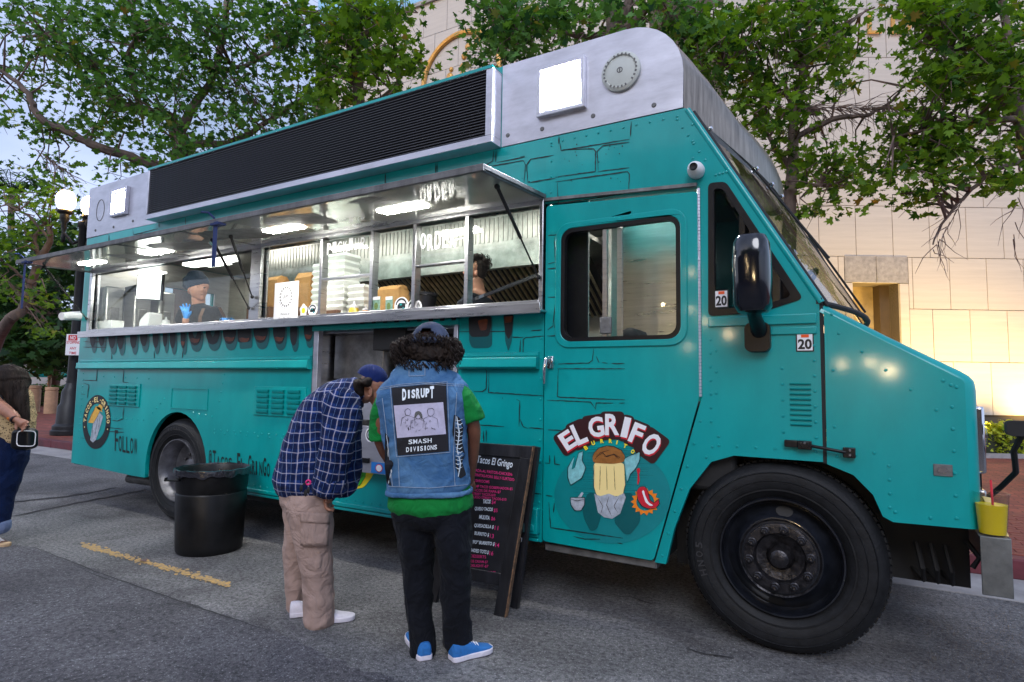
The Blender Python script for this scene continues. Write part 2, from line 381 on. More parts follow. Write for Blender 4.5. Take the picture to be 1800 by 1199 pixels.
# hood shell: profile swept across with rounded near edge and bowed nose
def hood_pt(i, y):
    prof = [(.846, .757), (.85, .95), (.85, 1.2), (.85, 1.40), (.845, 1.44), (.83, 1.462), (.80, 1.485), (.7, 1.545), (.5, 1.665), (.235, 1.835)]
    nrm = [(1, 0), (1, 0), (1, 0), (1, .1), (.92, .4), (.75, .66), (.55, .83), (.5, .86), (.5, .86), (.5, .86)]
    R = .045; e = min(y, W2-y); ins = R-(math.sqrt(max(0, R*R-(R-e)**2)) if e < R else R)
    x, z = prof[i]; nx, nz_ = nrm[i]
    return (x-nx*ins+bow(y, .1)*(1 if i < 5 else .8), y, z-nz_*ins)
ys = [0, .003, .01, .02, .032, .045, .15, .3, .5, .8, 1.1, 1.4, 1.7, 1.9, 2.05, 2.155, 2.168, 2.18, 2.19, 2.197, 2.2]
MB().grid([[hood_pt(i, y) for y in ys] for i in range(10)]).build('bonnet', MT['teal'], truck, smooth=True)
MB().box(.2135, .2305, .006, .03, 1.01, 1.85).build('bonnet_seam', MT['blackmt'], truck)
MB().box(.2, .228, -.004, .03, 1.838, 1.87).build('cowl_corner', MT['blackmt'], truck)
# hood louvers
for k in range(9):
    z = 1.197+k*.0268
    P = [[(x, -math.sin(t)*.013, z+.018*(1-math.cos(t))*.62) for x in (.066, .074, .158, .166)] for t in np.linspace(.0, PI/2, 5)]
    P.append([(x, 0.001, z+.0112) for x in (.066, .074, .158, .166)])
    MB().grid(P).build('louvre', MT['teal'], truck, smooth=True)
# hood latch
lt = MB().box(.036, .10, -.03, -.002, 1.086, 1.122); lt.box(.10, .165, -.038, -.002, 1.078, 1.122); lt.rev([(.021, 0), (.021, .03)], (.133, -.045, 1.103), 'y', 14)
lt.tube([(.15, -.03, 1.10), (.32, -.03, 1.075)], .009, 8); lt.box(.305, .36, -.036, -.002, 1.05, 1.10); lt.build('bonnet_latch', MT['blackpl'], truck, bevel=.004)
b = MB(); [b.rev([(.008, 0), (.006, -.006)], (x, y, z), 'y', 10) for x, y, z in ((.133, -.046, 1.112), (.335, -.037, 1.088), (.335, -.037, 1.064))]; b.build('latch_screw', MT['chrome'], truck, smooth=True)
# grille & headlamp bezel barely seen past the nose, bumper
g = MB(); g.box(.90, .93, .45, 1.75, .82, 1.32); g.build('grille', MT['blackpl'], truck, bevel=.01)
g = MB(); g.box(.855, .90, .12, .40, 1.0, 1.32); g.build('headlamp_bezel', MT['chrome'], truck, bevel=.012)
g = MB(); g.rev([(.0, .03), (.06, .02), (.085, 0)], (.90, .26, 1.17), 'x', 20); g.build('headlamp', MT['glass'], truck, smooth=True)
g = MB(); g.box(.85, .885, .06, .2, .86, .93); g.build('turn_signal', MT['chrome'], truck, bevel=.008)
MT['bumper'] = M('grey painted bumper', (.16, .165, .16), .45, .5, .25, 8, .15, 40)
g = MB(); g.box(.835, .945, -.06, -.048, .485, .742); g.box(.835, .945, -.048, 2.25, .73, .742); g.box(.935, .947, -.048, 2.25, .485, .742); g.build('bumper', MT['bumper'], truck, bevel=.003)
MT['creamlit'] = M('warm lit step', srgb(238, 214, 140), .5, 0, .1, 9)  # yellow light on the bumper face is put into this cream
g = MB(); g.add([(.865, .05, .905), (.90, .05, .90), (.945, -.02, .745), (.92, -.02, .745), (.865, .06, .905), (.90, .06, .90), (.945, -.01, .745), (.92, -.01, .745)], [(0, 1, 2, 3), (7, 6, 5, 4), (0, 4, 5, 1), (1, 5, 6, 2), (2, 6, 7, 3), (3, 7, 4, 0)]); g.build('bumper_step', MT['creamlit'], truck, bevel=.003)
# crossview mirror held out in front of the nose
_c1, _c2 = at(1767, 739, .02), at(1822, 768, .02); cv = MB().prism([rrect(_c1.x, _c2.x, _c2.z, _c1.z, .02)], .0, .05); cv.build('crossview_mirror', MT['blackmt'], truck, bevel=.008)
MB().tube([at(1796, 765, .03), at(1782, 792, .08), at(1786, 830, .3), Vector((1.0, .45, .9)), Vector((.92, .5, .8))], .013, 8).build('crossview_arm', MT['blackmt'], truck, smooth=True)
# --- marker lamp plate
pl_ = MB().box(.678, .752, -.006, 0, .99, 1.045).build('side_marker_plate', MT['galv'], truck, bevel=.002)
t = MB(); t.flat([ell(.715, 1.018, .022, .014, 16)], side(.008)); t.box(.695, .70, -.0085, -.006, 1.006, 1.030); t.build('side_marker_emblem', MT['chrome'], pl_)
t = MB(); put_text(t, 'MOTOR', side(.0095), .032, .009, .699, 1.014, .03); t.build('emblem_lettering', MT['blackmt'], pl_) if False else None
# --- windscreen, pillars, visor
def ws(y, z, off=0): return (pill(z)+bow(y)+off, y, z)
def wtop(y): return 3.06-.30*(1-((y-1.1)/1.1)**2)
MB().grid([[ws(y, 1.83+(wtop(y)-1.83)*t) for y in np.linspace(.03, 2.17, 17)] for t in (0, .5, 1)]).build('windscreen', MT['glassws'], truck, smooth=True)
fr = MB(); fr.tube([ws(y, 1.84, .01) for y in np.linspace(.03, 2.17, 17)], .016, 8); fr.tube([ws(.035, z, .012) for z in (1.83, 3.04)], .014, 8); fr.tube([ws(2.165, z, .012) for z in (1.83, 3.04)], .02, 8); fr.tube([ws(1.1, z, .006) for z in (1.83, 2.80)], .011, 8)
fr.build('windscreen_frame', MT['blackmt'], truck, smooth=True)
wp = MB(); wp.tube([ws(.75, 1.87, .03), ws(.55, 2.3, .045), ws(.42, 2.62, .03)], .007, 6); wp.tube([ws(.62, 2.2, .05), ws(.42, 2.75, .02)], .009, 6); wp.tube([ws(1.5, 1.87, .03), ws(1.2, 2.5, .04)], .008, 6); wp.build('wiper', MT['blackmt'], truck, smooth=True)
gm = [(-.48, 3.30)] + [(-.84+.36*math.cos(a), 3.30+.36*math.sin(a)) for a in np.linspace(0, PI/2, 9)[1:]]
def vis(y):
    f = -.48+.44*(1-((y-1.1)/1.1)**2); k_ = min(y, 2.2-y); zt_ = float(np.interp(k_, [0, .1, .2, .4, .6, .8, 1.1], [3.30, 3.25, 3.20, 3.04, 2.955, 2.905, 2.86])); wl_ = float(np.interp(k_, [0, .25], [1, .22])); A_ = float(np.interp(k_, [0, .5], [.36, .9]))
    lo, up = 3.055-.33*(1-((y-1.1)/1.1)**2), zt_
    pts = [(f, y, lo), (f, y, (lo+up)/2)] + [(f-A_*(wl_*(1-math.cos(a))+(1-wl_)*(t_**1.25)), y, up+(3.66-up)*(wl_*math.sin(a)+(1-wl_)*(t_**.85))) for t_, a in [(i/12, PI/2*i/12) for i in range(13)]] + [(-1.6, y, 3.66), (-7.48, y, 3.66)]
    return pts
MB().grid([vis(y) for y in np.linspace(.0, 2.2, 23)]).build('roof_visor', MT['visor'], truck, smooth=True)
MB().grid([[(x+.003, y, z) for x, y, z in (vis(y)[0], )]+[(vis(y)[0][0]+.012, y, vis(y)[0][2]-.012), (vis(y)[0][0]-.02, y, vis(y)[0][2]-.016)] for y in np.linspace(0, 2.2, 23)]).build('visor_lip', MT['galv'], truck, smooth=True)
for y in (.14, .52, .72, .92): x, _, z = vis(y)[0]; c = MB().blob((x+.02, y, z-.012), .016, .02, .016, 5); c.build('visor_clip', MT['chrome'], truck, smooth=True)
# metal roof box near side
MB().prism([[(-7.5, 3.061), (-6.0, 3.061), (-6.0, 3.66), (-7.48, 3.66), (-7.5, 3.64)]], -.004, .02).build('roof_box_rear_plate', MT['alu'], truck)
MB().prism([[(-1.75, 3.066), (-.484, 3.066)] + gm + [(-1.75, 3.66)]], -.004, .02).build('roof_box_front_plate', MT['alu'], truck)
MB().box(-6.0, -1.75, -.002, .02, 3.061, 3.66).build('roof_box_middle_plate', MT['teal'], truck)
MB().grid([[(-7.5, y, z) for z in (3.06, 3.66)] for y in (0, 2.2)]).build('roof_box_end', MT['alu'], truck)
# --- LED sign board
sg = MB(); X0, X1, Z0, Z1, YF = -6.02, -1.755, 3.06, 3.60, -.13
sg.box(X0, X1, YF, -.003, Z0, Z0+.05); sg.box(X0, X1, YF, -.003, Z1-.012, Z1); sg.box(X0, X0+.03, YF, -.003, Z0+.05, Z1-.012); sg.box(X1-.055, X1, YF, -.003, Z0+.05, Z1-.012)
sgo = sg.build('sign_case', MT['alu'], truck, bevel=.003)
MB().box(X0, X1, YF-.004, YF, Z1-.01, Z1+.012).box(X0, X1, YF, 0, Z1+.001, Z1+.008).build('sign_trim', MT['teal'], sgo)
MT['ledboard'] = M('unlit display', (.012, .013, .017), .5, 0, .2, 30)
MB().box(X0+.03, X1-.055, YF+.03, -.01, Z0+.05, Z1-.012).build('display_panel', MT['ledboard'], sgo)
nr = 22; ro = []
MT['ledhood'] = M('display louvre', (.03, .031, .038), .35, 0, .1)
f0 = None
zs = np.linspace(Z0+.06, Z1-.035, nr)
for z in zs:
    if f0 is None: f0 = MB().box(X0+.03, X1-.055, YF+.012, YF+.03, z, z+.006).build('display_louvre', MT['ledhood'], sgo)
    else: c = f0.copy(); COL.objects.link(c); c.location.z += z-zs[0]
nc = 150; dots = MB()
for z in zs:
    for k in range(nc):
        x = X0+.045+(X1-X0-.115)*k/nc; w = .0105; dots.add([(x, YF+.029, z+.009), (x+w, YF+.029, z+.009), (x+w*.5, YF+.018, z+.012), (x+w, YF+.029, z+.018), (x, YF+.029, z+.018)], [(0, 1, 2), (1, 3, 2), (3, 4, 2), (4, 0, 2)])
tag(dots.build('display_bulbs', MT['ledhood'], sgo), kind='stuff')
# --- floodlights, vents, plugs
def flood(x0, x1, z0, z1):
    q = MB().prism([[(x0, z0), (x1, z0), (x1, z1), (x0, z1)], [(x0+.028, z0+.028), (x1-.028, z0+.028), (x1-.028, z1-.028), (x0+.028, z1-.028)]], -.045, -.005)
    f = q.build('floodlight', MT['alu'], truck, bevel=.004)
    MB().box(x0+.028, x1-.028, -.012, -.006, z0+.028, z1-.028).build('lamp_tray', MT['galv'], f)
    MB().prism([rrect(x0+.065, x1-.065, z0+.06, z1-.06, .015)], -.018, -.0125).build('lamp_lens', MT['flood'], f)
flood(-1.455, -1.105, 3.20, 3.55); flood(-6.93, -6.60, 3.23, 3.55)
v = MB(); v.rev([(.128, 0), (.128, -.018), (.112, -.03), (.105, -.03), (.10, -.022), (.03, -.034), (.0, -.034)], (-.868, -.004, 3.383), 'y', 40)
MT['putty'] = M('off white plastic', srgb(190, 195, 190), .5, 0, .06)
vo = v.build('round_vent', MT['putty'], truck, smooth=True)
v = MB()
for k in range(26):
    if k % 13 in (3, 9): continue
    a = 2*PI*k/26; v.obox((-.868+.106*math.cos(a), -.0355, 3.383+.106*math.sin(a)), (.006*math.cos(a), 0, .006*math.sin(a)), (-.005*math.sin(a), 0, .005*math.cos(a)), (0, .002, 0))
v.flat([ell(-.868, 3.383, .02, .02, 16), ell(-.868, 3.383, .013, .013, 16)], side(.039)); v.box(-.872, -.864, -.041, -.037, 3.372, 3.394); v.build('vent_slots', MT['galv'], vo)
v = MB(); v.prism([ell(-7.22, 3.36, .09, .13, 28), ell(-7.22, 3.36, .083, .122, 28)], -.007, -.0045); v.build('round_hatch', MT['galv'], truck)
v = MB()
for x, z in ((-1.70, 3.14), (-1.43, 3.13), (-1.06, 3.14), (-.66, 3.12), (-7.3, 3.13), (-6.9, 3.12), (-6.5, 3.14), (-6.15, 3.2)): v.rev([(.016, 0), (.013, -.006), (0, -.007)], (x, -.004, z), 'y', 14)
v.build('roof_box_bolt', MT['galv'], truck, smooth=True)
# --- rivets
rv = MB(); pts = []
def rrow(x0, z0, x1, z1, n):
    for k in range(n): t = k/max(1, n-1); pts.append((x0+(x1-x0)*t, z0+(z1-z0)*t))
rrow(-7.4, 1.60, -3.6, 1.60, 34); rrow(-2.05, 1.605, -1.45, 1.605, 8); rrow(-4.85, .93, -3.6, .93, 14); rrow(-4.85, .90, -3.6, .90, 9); rrow(-6.9, .97, -6.05, .97, 9); rrow(-4.85, .47, -2.0, .47, 34)
rrow(-1.36, 3.02, -.52, 3.02, 11); rrow(-.52, 3.0, -.36, 2.72, 6); rrow(-.30, 2.62, -.22, 2.63, 5); rrow(-1.36, 2.68, -1.36, 3.0, 4); rrow(-.43, 2.64, -.43, 2.95, 4)
rrow(-1.42, .5, -1.42, 2.5, 16); rrow(-.34, 1.75, .18, 1.78, 5); rrow(-.34, 1.2, -.34, 1.74, 8); rrow(-.31, 1.36, -.31, 1.6, 3); rrow(-.37, 1.0, -.30, 1.12, 3); rrow(.03, 1.16, .03, 1.5, 5); rrow(.185, 1.14, .185, 1.62, 7); rrow(-.62, .42, -.4, 1.2, 7); rrow(-.3, 1.07, .18, 1.07, 6)
rrow(.70, 1.30, .30, 1.68, 5); rrow(.76, .80, .76, 1.42, 7); rrow(.78, 1.41, .73, 1.44, 2); rrow(.50, .82, .50, 1.02, 4); rrow(.28, 1.05, .44, 1.08, 3); rrow(.52, .80, .66, .79, 2); rrow(.27, 1.78, .27, 1.2, 3)
rrow(-6.9, 1.42, -6.0, 1.40, 5); rrow(-5.9, 1.05, -5.7, 1.2, 4); rrow(-5.2, 1.08, -4.9, 1.05, 4); rrow(-4.8, 1.2, -4.75, 1.45, 4); rrow(-7.35, .65, -7.35, 1.45, 12)
for x, z in pts: rv.rev([(.0085, 0), (.0065, -.0045), (0, -.006)], (x, 0.0, z), 'y', 7)
tag(rv.build('rivets', MT['teal'], truck, smooth=True), kind='stuff')
# --- belt rail, lower rail, steps
def rail(x0, x1, nm='belt_rail'):
    P = [(0.0, 1.612), (-.018, 1.608), (-.02, 1.585), (-.012, 1.578), (-.05, 1.572), (-.055, 1.51), (-.04, 1.498), (0, 1.496)]
    q = MB(); q.grid([[(x, y, z) for y, z in P] for x in (x0, x1)]); q.add([(x0, y, z) for y, z in P], [tuple(range(len(P)))]); q.add([(x1, y, z) for y, z in P], [tuple(range(len(P)))]); return q.build(nm, MT['teal'], truck, bevel=.003)
rail(-7.42, -3.58); rail(-2.06, -1.43)
q = MB(); q.box(-4.9, -1.42, -.02, -.001, .415, .445); q.box(-4.9, -1.42, -.012, -.001, .385, .405); q.build('rub_rail', MT['teal'], truck, bevel=.004)
q = MB(); q.box(-1.66, -1.41, -.05, -.001, .44, .60); q.box(-1.64, -1.43, -.06, -.05, .46, .50); q.build('step_box', MT['teal'], truck, bevel=.01)
q = MB(); q.box(-1.39, -.66, .03, .22, .33, .372); q.build('step_plate', MT['galv'], truck, bevel=.004)
q = MB(); q.box(-.35, .2, -.012, -.001, 1.735, 1.79); q.box(-.06, .2, -.01, -.001, 1.68, 1.72); q.build('pressed_rib', MT['teal'], truck, bevel=.005)
# --- louvre plates and hatch
def lplate(x0, x1, z0, z1, nrow, ncol):
    pl = MB().box(x0, x1, -.012, -.001, z0, z1).build('louvre_plate', MT['teal'], truck, bevel=.003)
    cw = (x1-x0-.06)/ncol; rh = (z1-z0-.03)/nrow
    for c in range(ncol):
        for r in range(nrow):
            a, z = x0+.03+c*cw+cw*.12, z0+.015+r*rh; bx = a+cw*.76
            P = [[(x, -.012-math.sin(t)*.018, z+rh*.7*(1-math.cos(t))+0.002) for x in (a, a+.012, bx-.012, bx)] for t in np.linspace(0, PI/2, 4)]
            P.append([(x, -.0125, z+rh*.72) for x in (a, a+.012, bx-.012, bx)])
            MB().grid(P).build('louvre', MT['teal'], pl, smooth=True)
lplate(-6.76, -6.14, 1.10, 1.345, 5, 3); lplate(-4.29, -3.63, 1.09, 1.345, 5, 3)
MB().prism([[(-5.575, 1.108), (-4.975, 1.108), (-4.975, 1.312), (-5.575, 1.312)], [(-5.567, 1.116), (-4.983, 1.116), (-4.983, 1.304), (-5.567, 1.304)]], -.006, -.001).build('hatch_outline', MT['teal'], truck)
# --- alcove interior: steel lined recess with drawer fronts
q = MB(); q.box(-3.56, -2.08, .55, .57, .76, 1.84); q.box(-3.575, -3.56, .0, .55, .76, 1.84); q.box(-2.08, -2.065, .041, .55, .76, 1.84); q.box(-3.56, -2.08, .041, .55, .745, .76); q.box(-3.56, -2.08, .041, .55, 1.84, 1.855)
q.build('recess_lining', MT['steel'], truck)
MT['diamond'] = M('smudged dark steel', (.32, .31, .29), .33, .85, .3, 6, .1, 30)
q = MB(); q.box(-3.53, -2.97, .2, .54, .78, 1.40); q.box(-3.53, -2.97, .2, .54, 1.42, 1.80); q.build('recess_cabinet', MT['diamond'], truck, bevel=.006)
q = MB(); q.box(-3.555, -3.50, -.012, .04, .76, 1.84); q.box(-2.12, -2.085, -.012, .04, .76, 1.84); q.build('recess_jamb', MT['alu'], truck, bevel=.003)
q = MB(); q.box(-2.95, -2.62, .05, .3, 1.65, 1.82); q.build('dark_box', MT['blackmt'], truck, bevel=.005)
q = MB(); q.box(-2.93, -2.12, .3, .5, 1.1, 1.62); q.box(-2.9, -2.5, .28, .3, 1.3, 1.36); q.box(-2.85, -2.55, .26, .28, 1.45, 1.5); q.build('steel_appliance', MT['steel'], truck, bevel=.008)
# fold-out aluminium locker fronts below the opening
q = MB().prism([rrect(-3.45, -2.12, .715, 1.06, .02)], -.10, -.02); lk = q.build('locker_door', MT['alu'], truck, bevel=.008)
q = MB().prism([rrect(-3.45, -2.12, 1.11, 1.24, .015)], -.09, -.02); q.build('locker_shelf', MT['alu'], truck, bevel=.008)
q = MB(); q.tube([(-3.1, -.11, .83), (-2.95, -.115, .83), (-2.86, -.11, .81)], .006, 6); q.box(-2.88, -2.80, -.122, -.10, .79, .825); q.build('locker_latch', MT['blackpl'], lk, smooth=True)
def sticker(cx, cz, rx, rz, cols, y=-.103, par=None, nm='round_sticker'):
    q = MB(); mats = []
    for k, c in enumerate(cols): q.cur = k; q.flat([ell(cx, cz, rx*(1-.2*k), rz*(1-.2*k), 20)], side(-y+.001*k)); mats.append(MT[c])
    return q.build(nm, mats, par)
sticker(-2.80, 1.0, .05, .055, ['whitepr', 'maroon', 'greypr', 'maroon'], par=lk); sticker(-2.68, .99, .05, .055, ['blackmt', 'brownpr', 'cream', 'orangepr'], par=lk)
MT['bluepr'] = M('blue print', srgb(30, 120, 200), .5, 0, 0)
q = MB(); q.box(-2.78, -2.62, -.105, -.1025, .72, .80); q.build('square_sticker', MT['bluepr'], lk); sticker(-2.70, .76, .035, .03, ['redpr', 'whitepr'], y=-.107, par=lk)

# --- serving window frames, sill, panes
fr = MB()
for a, b_ in ((-7.30, -7.24), (-4.40, -4.26), (-1.43, -1.40)): fr.box(a, b_, -.03, .06, 1.88, 2.64)
fr.box(-7.24, -4.40, -.028, .06, 2.60, 2.64); fr.box(-4.26, -1.43, -.028, .06, 2.60, 2.64); fro = fr.build('serving_window_frame', MT['steel'], truck, bevel=.004)
q = MB(); q.box(-7.31, -1.375, -.10, .06, 1.868, 1.882); q.box(-7.31, -1.375, -.112, -.10, 1.855, 1.925); q.box(-7.24, -4.40, -.03, .055, 1.882, 1.955); q.box(-4.26, -1.43, -.03, .055, 1.882, 1.955)
q.build('counter_sill', MT['steel'], truck, bevel=.003)
ml = MB()
for x in (-3.50, -2.93, -2.50, -2.02): ml.box(x-.016, x+.016, -.02, .05, 1.955, 2.60)
ml.box(-3.484, -2.946, -.012, .04, 2.24, 2.262); ml.box(-2.484, -2.036, -.012, .04, 2.27, 2.285); ml.build('mullions', MT['steel'], truck, bevel=.003)
for a, b_, c, d in ((-7.24, -4.40, 1.955, 2.6), (-4.26, -3.516, 1.955, 2.6), (-3.484, -2.946, 2.262, 2.6), (-2.914, -2.516, 2.0, 2.6), (-2.484, -2.036, 2.285, 2.6), (-2.004, -1.43, 1.955, 2.6)):
    MB().box(a, b_, .008, .012, c, d).build('serving_pane', MT['glass'], truck)
# lettering on the panes
q = MB()
def brush(mb, s, x0, z0, w, h, off, jit=.012):
    n = len(s); cw = w/n
    for i, c in enumerate(s):
        if c == ' ': continue
        put_text(mb, c, side(off), cw*.78, h*(1+random.uniform(-.08, .08)), x0+i*cw, z0+random.uniform(-jit, jit), .012, random.uniform(-.1, .1))
brush(q, 'PICK-UP', -3.46, 2.47, .44, .10, -.006); brush(q, 'ORDER', -2.46, 2.40, .34, .13, -.006); brush(q, 'HERE', -2.12, 2.47, .085, .055, -.006, .003)
q.flat([rpoly([(-2.2, 2.44), (-2.05, 2.455), (-2.05, 2.449), (-2.2, 2.432)], .002)], side(-.006))
q.build('pane_lettering', MT['whitepr'], truck)
# --- canopy
Ci = [(-7.37, .0, 2.645), (-1.394, .0, 2.64)]; Co = [(-7.40, -.70, 2.62), (-1.394, -.79, 2.585)]
def cpt(u, v, dz=0): # u along, v outwards
    a = Vector(Ci[0]).lerp(Vector(Ci[1]), u); b = Vector(Co[0]).lerp(Vector(Co[1]), u); p = a.lerp(b, v); p.z += dz; return p
can = empty('canopy_', (0, 0, 0), None, None); bpy.data.objects.remove(can)
q = MB(); P8 = [cpt(u, v, dz) for dz in (0, .03) for u, v in ((0, 0), (1, 0), (1, 1), (0, 1))]
q.add(P8, [(0, 3, 2, 1), (4, 5, 6, 7), (0, 1, 5, 4), (1, 2, 6, 5), (2, 3, 7, 6), (3, 0, 4, 7)]); cano = q.build('serving_canopy', MT['galv'], truck, bevel=.003)
us = [i/12 for i in range(13)]
q = MB(); q.grid([[cpt(u*.994+.003, v*.975, -.004-.002*math.sin(u*40+v*3)) for v in (.0, .33, .66, 1)] for u in [i/60 for i in range(61)]]); q.build('canopy_lining', MT['mirror'], cano, smooth=True)
q = MB()
for v_, w in ((.985, .03),): q.bar(cpt(0, v_, -.002), cpt(1, v_, -.002), .025, .022)
q.bar(cpt(.997, 0, -.004), cpt(.997, 1, -.004), .02, .02); q.bar(cpt(.003, 0, -.004), cpt(.003, 1, -.004), .02, .02)
for u in (.335, .505,): q.bar(cpt(u, .0, -.006), cpt(u, 1, -.006), .014, .008)
q.build('canopy_edge', MT['galv'], cano, bevel=.003)
q = MB(); q.tube([(-7.42, -.0, 2.665), (-1.40, -.0, 2.66)], .022, 10); q.build('canopy_hinge', MT['teal'], truck, smooth=True)
for (px, py, sw) in ((160, 462, 50), (275, 443, 56), (500, 402, 72), (710, 366, 92)):
    # find the spot on the canopy plane
    a, b_, c = cpt(0, 0), cpt(1, 0), cpt(1, 1); nn = (b_-a).cross(c-a).normalized(); d = ray(px, py); p = CAM + d*((a-CAM).dot(nn)/d.dot(nn)); u = (p.x-a.x)/(b_.x-a.x); v_ = max(.25, min(.72, p.y/-.75)); du = .032
    q = MB(); Q = [cpt(u-du, v_-.07, -.010), cpt(u+du, v_-.07, -.010), cpt(u+du, v_+.07, -.010), cpt(u-du, v_+.07, -.010)]; q.add(Q+[x+Vector((0, 0, -.004)) for x in Q], [(0, 1, 2, 3), (7, 6, 5, 4), (0, 4, 5, 1), (1, 5, 6, 2), (2, 6, 7, 3), (3, 7, 4, 0)]); q.build('canopy_light', MT['led'], cano)
# gas struts
def strut(a, b_):
    a, b_ = Vector(a), Vector(b_); mid = a.lerp(b_, .55); q = MB(); q.tube([a, mid], .012, 8); q.tube([mid, b_], .006, 8); q.blob(a, .018, n=5); q.blob(b_, .016, n=5); q.build('gas_strut', MT['blackmt'], truck, smooth=True)
strut(cpt(.985, .62, -.02), (-1.42, -.05, 2.1)); strut(cpt(.54, .55, -.02), (-4.33, -.05, 2.15)); strut(cpt(.497, .55, -.02), (-4.37, -.05, 2.05)); strut(cpt(.02, .7, -.02), (-7.26, -.05, 2.08))
MT['strap'] = M('blue strap', srgb(24, 44, 96), .7, 0, .15, 30)
for u, L_ in ((.595, .34), (.045, .50)):
    p = cpt(u, 1.0, -.01); q = MB(); q.box(p.x-.025, p.x+.025, p.y-.012, p.y-.009, p.z-L_, p.z+.01); q.box(p.x-.04, p.x+.07, p.y-.03, p.y+.03, p.z-.02, p.z-.004)
    q.tube([(p.x, p.y-.02, p.z+.03), (p.x-.02, p.y-.06, p.z+.07), (p.x-.09, p.y-.07, p.z+.08)], .008, 6); q.build('canopy_strap', MT['strap'], cano)
# --- security cameras
def dome(x, z, r):
    q = MB(); q.rev([(r*.9, 0), (r, -.02), (r*.98, -.05), (r*.8, -.08), (r*.5, -.098)], (x, 0, z), 'y', 24); o = q.build('security_camera', MT['white'], truck, smooth=True)
    q = MB(); q.rev([(r*.5, 0), (r*.42, -.012), (r*.38, -.004), (0, -.002)], (x, -.096, z), 'y', 20); q.build('camera_lens', MT['blackpl'], o, smooth=True)
dome(-.405, 2.655, .048)
q = MB(); q.tube([(-7.53, .0, 2.13), (-7.53, -.09, 2.12), (-7.5, -.2, 2.10)], [.055, .05, .045], 14); q.build('security_camera', MT['white'], truck, smooth=True)
# --- big side mirror
q = MB(); mp_ = [(.30, 0), (.5, .02), (.82, .05), (.97, .12), (1.0, .3), (.96, .7), (.86, .9), (.66, .985), (.3, 1.0)]
mc = at(1322, 480, -.27)
ring = []
prof = [(.115, -.20), (.145, -.17), (.15, -.05), (.15, .06), (.14, .15), (.115, .185), (.07, .195)]
P = []
for hw, dz in [(.0, -.205)]+prof+[(.0, .197)]:
    row = []
    for k in range(24):
        a = 2*PI*k/24; ca, sa = math.cos(a), math.sin(a); ex = abs(ca)**.6*(1 if ca > 0 else -1); ey = abs(sa)**.7*(1 if sa > 0 else -1)
        row.append((mc.x+ex*hw*.62+.0, mc.y+ey*hw*.75+(.02 if dz < 0 else 0), mc.z+dz*1.0))
    P.append(row+[row[0]])
q.grid(P); mo = q.build('side_mirror', MT['glossblk'], truck, smooth=True)
pm = at(1330, 560, -.12); pb = at(1336, 590, -.02)
q = MB(); q.tube([(mc.x+.0, mc.y+.02, mc.z-.17), (pm.x-.01, -.17, pm.z+.03), (pm.x, -.09, pm.z-.03), (pb.x, -.04, pb.z+.02)], [.035, .033, .038, .045], 12); q.prism([rrect(pb.x-.075, pb.x+.055, pb.z-.09, pb.z+.07, .035)], -.06, -.001); q.build('mirror_arm', MT['blackpl'], mo, bevel=.012)

# --- cab and kitchen interior shell
q = MB(); q.box(-1.44, -1.41, .06, .8, .75, 2.92); q.box(-1.44, -1.41, 1.3, 2.14, .75, 2.92); q.build('bulkhead', MT['brightsteel'], truck)
q = MB(); q.box(-1.35, -.95, .12, .5, .8, 2.85); q.build('cab_locker', MT['diamond'], truck, bevel=.01) if False else None
q = MB(); q.box(-1.05, -.60, .5, .9, .75, 2.62); q.build('steel_cabinet', MT['steel'], truck, bevel=.02)
MB().box(-1.40, -1.135, .10, .12, 1.3, 2.7).build('pane_darkener', MT['blackpl'], truck, bevel=.004)  # dark panel added inside to darken the left door pane
q = MB(); q.box(-.52, -.22, .06, 2.1, .8, 1.15); q.box(-.1, .75, .05, 2.15, .95, 1.42) if False else q.box(-.1, .2, .05, 2.15, 1.1, 1.62); q.build('dashboard', MT['blackmt'], truck, bevel=.03)
q = MB(); q.box(-.9, -.45, .25, .75, .9, 1.3); q.box(-.98, -.85, .25, .75, 1.3, 1.78); q.build('driver_seat', MT['blackmt'], truck, bevel=.05)
MB().box(-.5, .5, .37, 1.85, .72, .75).build('cab_floor', MT['blackmt'], truck)
MB().box(-1.42, -.5, .06, 2.14, 2.9, 2.92).build('cab_ceiling_light', MT['led'], truck) if False else MB().box(-1.15, -1.0, .5, .9, 2.89, 2.925).build('cab_lamp', MT['led'], truck)
# steering wheel and dash cover seen through the windscreen
q = MB(); c = Vector((.05, .62, 1.98)); ax = Vector((-.75, 0, .66)); e1 = Vector((0, 1, 0)); e2 = ax.cross(e1)
q.tube([c+e1*(.2*math.cos(a))+e2*(.2*math.sin(a)) for a in np.linspace(0, 2*PI, 29)], .014, 8, False); q.tube([c-e1*.19, c+e1*.19], .01, 6); q.tube([c, c+Vector((.1, 0, -.25))], .03, 8); q.build('steering_wheel', MT['blackmt'], truck, smooth=True)
q = MB(); q.box(.0, .2, .05, 2.1, 1.62, 1.80); q.build('dash_top', MT['blackmt'], truck, bevel=.02)

# kitchen fit-out
ki = MB(); ki.box(-7.44, -1.45, 2.10, 2.14, .76, 1.9); ki.box(-7.44, -6.4, 2.10, 2.14, 1.9, 2.92); ki.box(-5.0, -1.45, 2.10, 2.14, 1.9, 2.92); ki.prism([[(.06, .76), (2.14, .76), (2.14, 2.92), (.06, 2.92)], [(.92, 1.75), (1.62, 1.75), (1.62, 2.62), (.92, 2.62)]], -7.46, -7.44, 'x')
ki.build('kitchen_wall_lining', MT['brightsteel'], truck)
MB().box(-6.38, -5.02, 2.165, 2.175, 1.9, 2.65).build('far_window_pane', MT['glass'], truck)
MB().box(-7.4, -1.5, .07, .42, 1.80, 1.855).build('counter', MT['steel'], truck, bevel=.004)
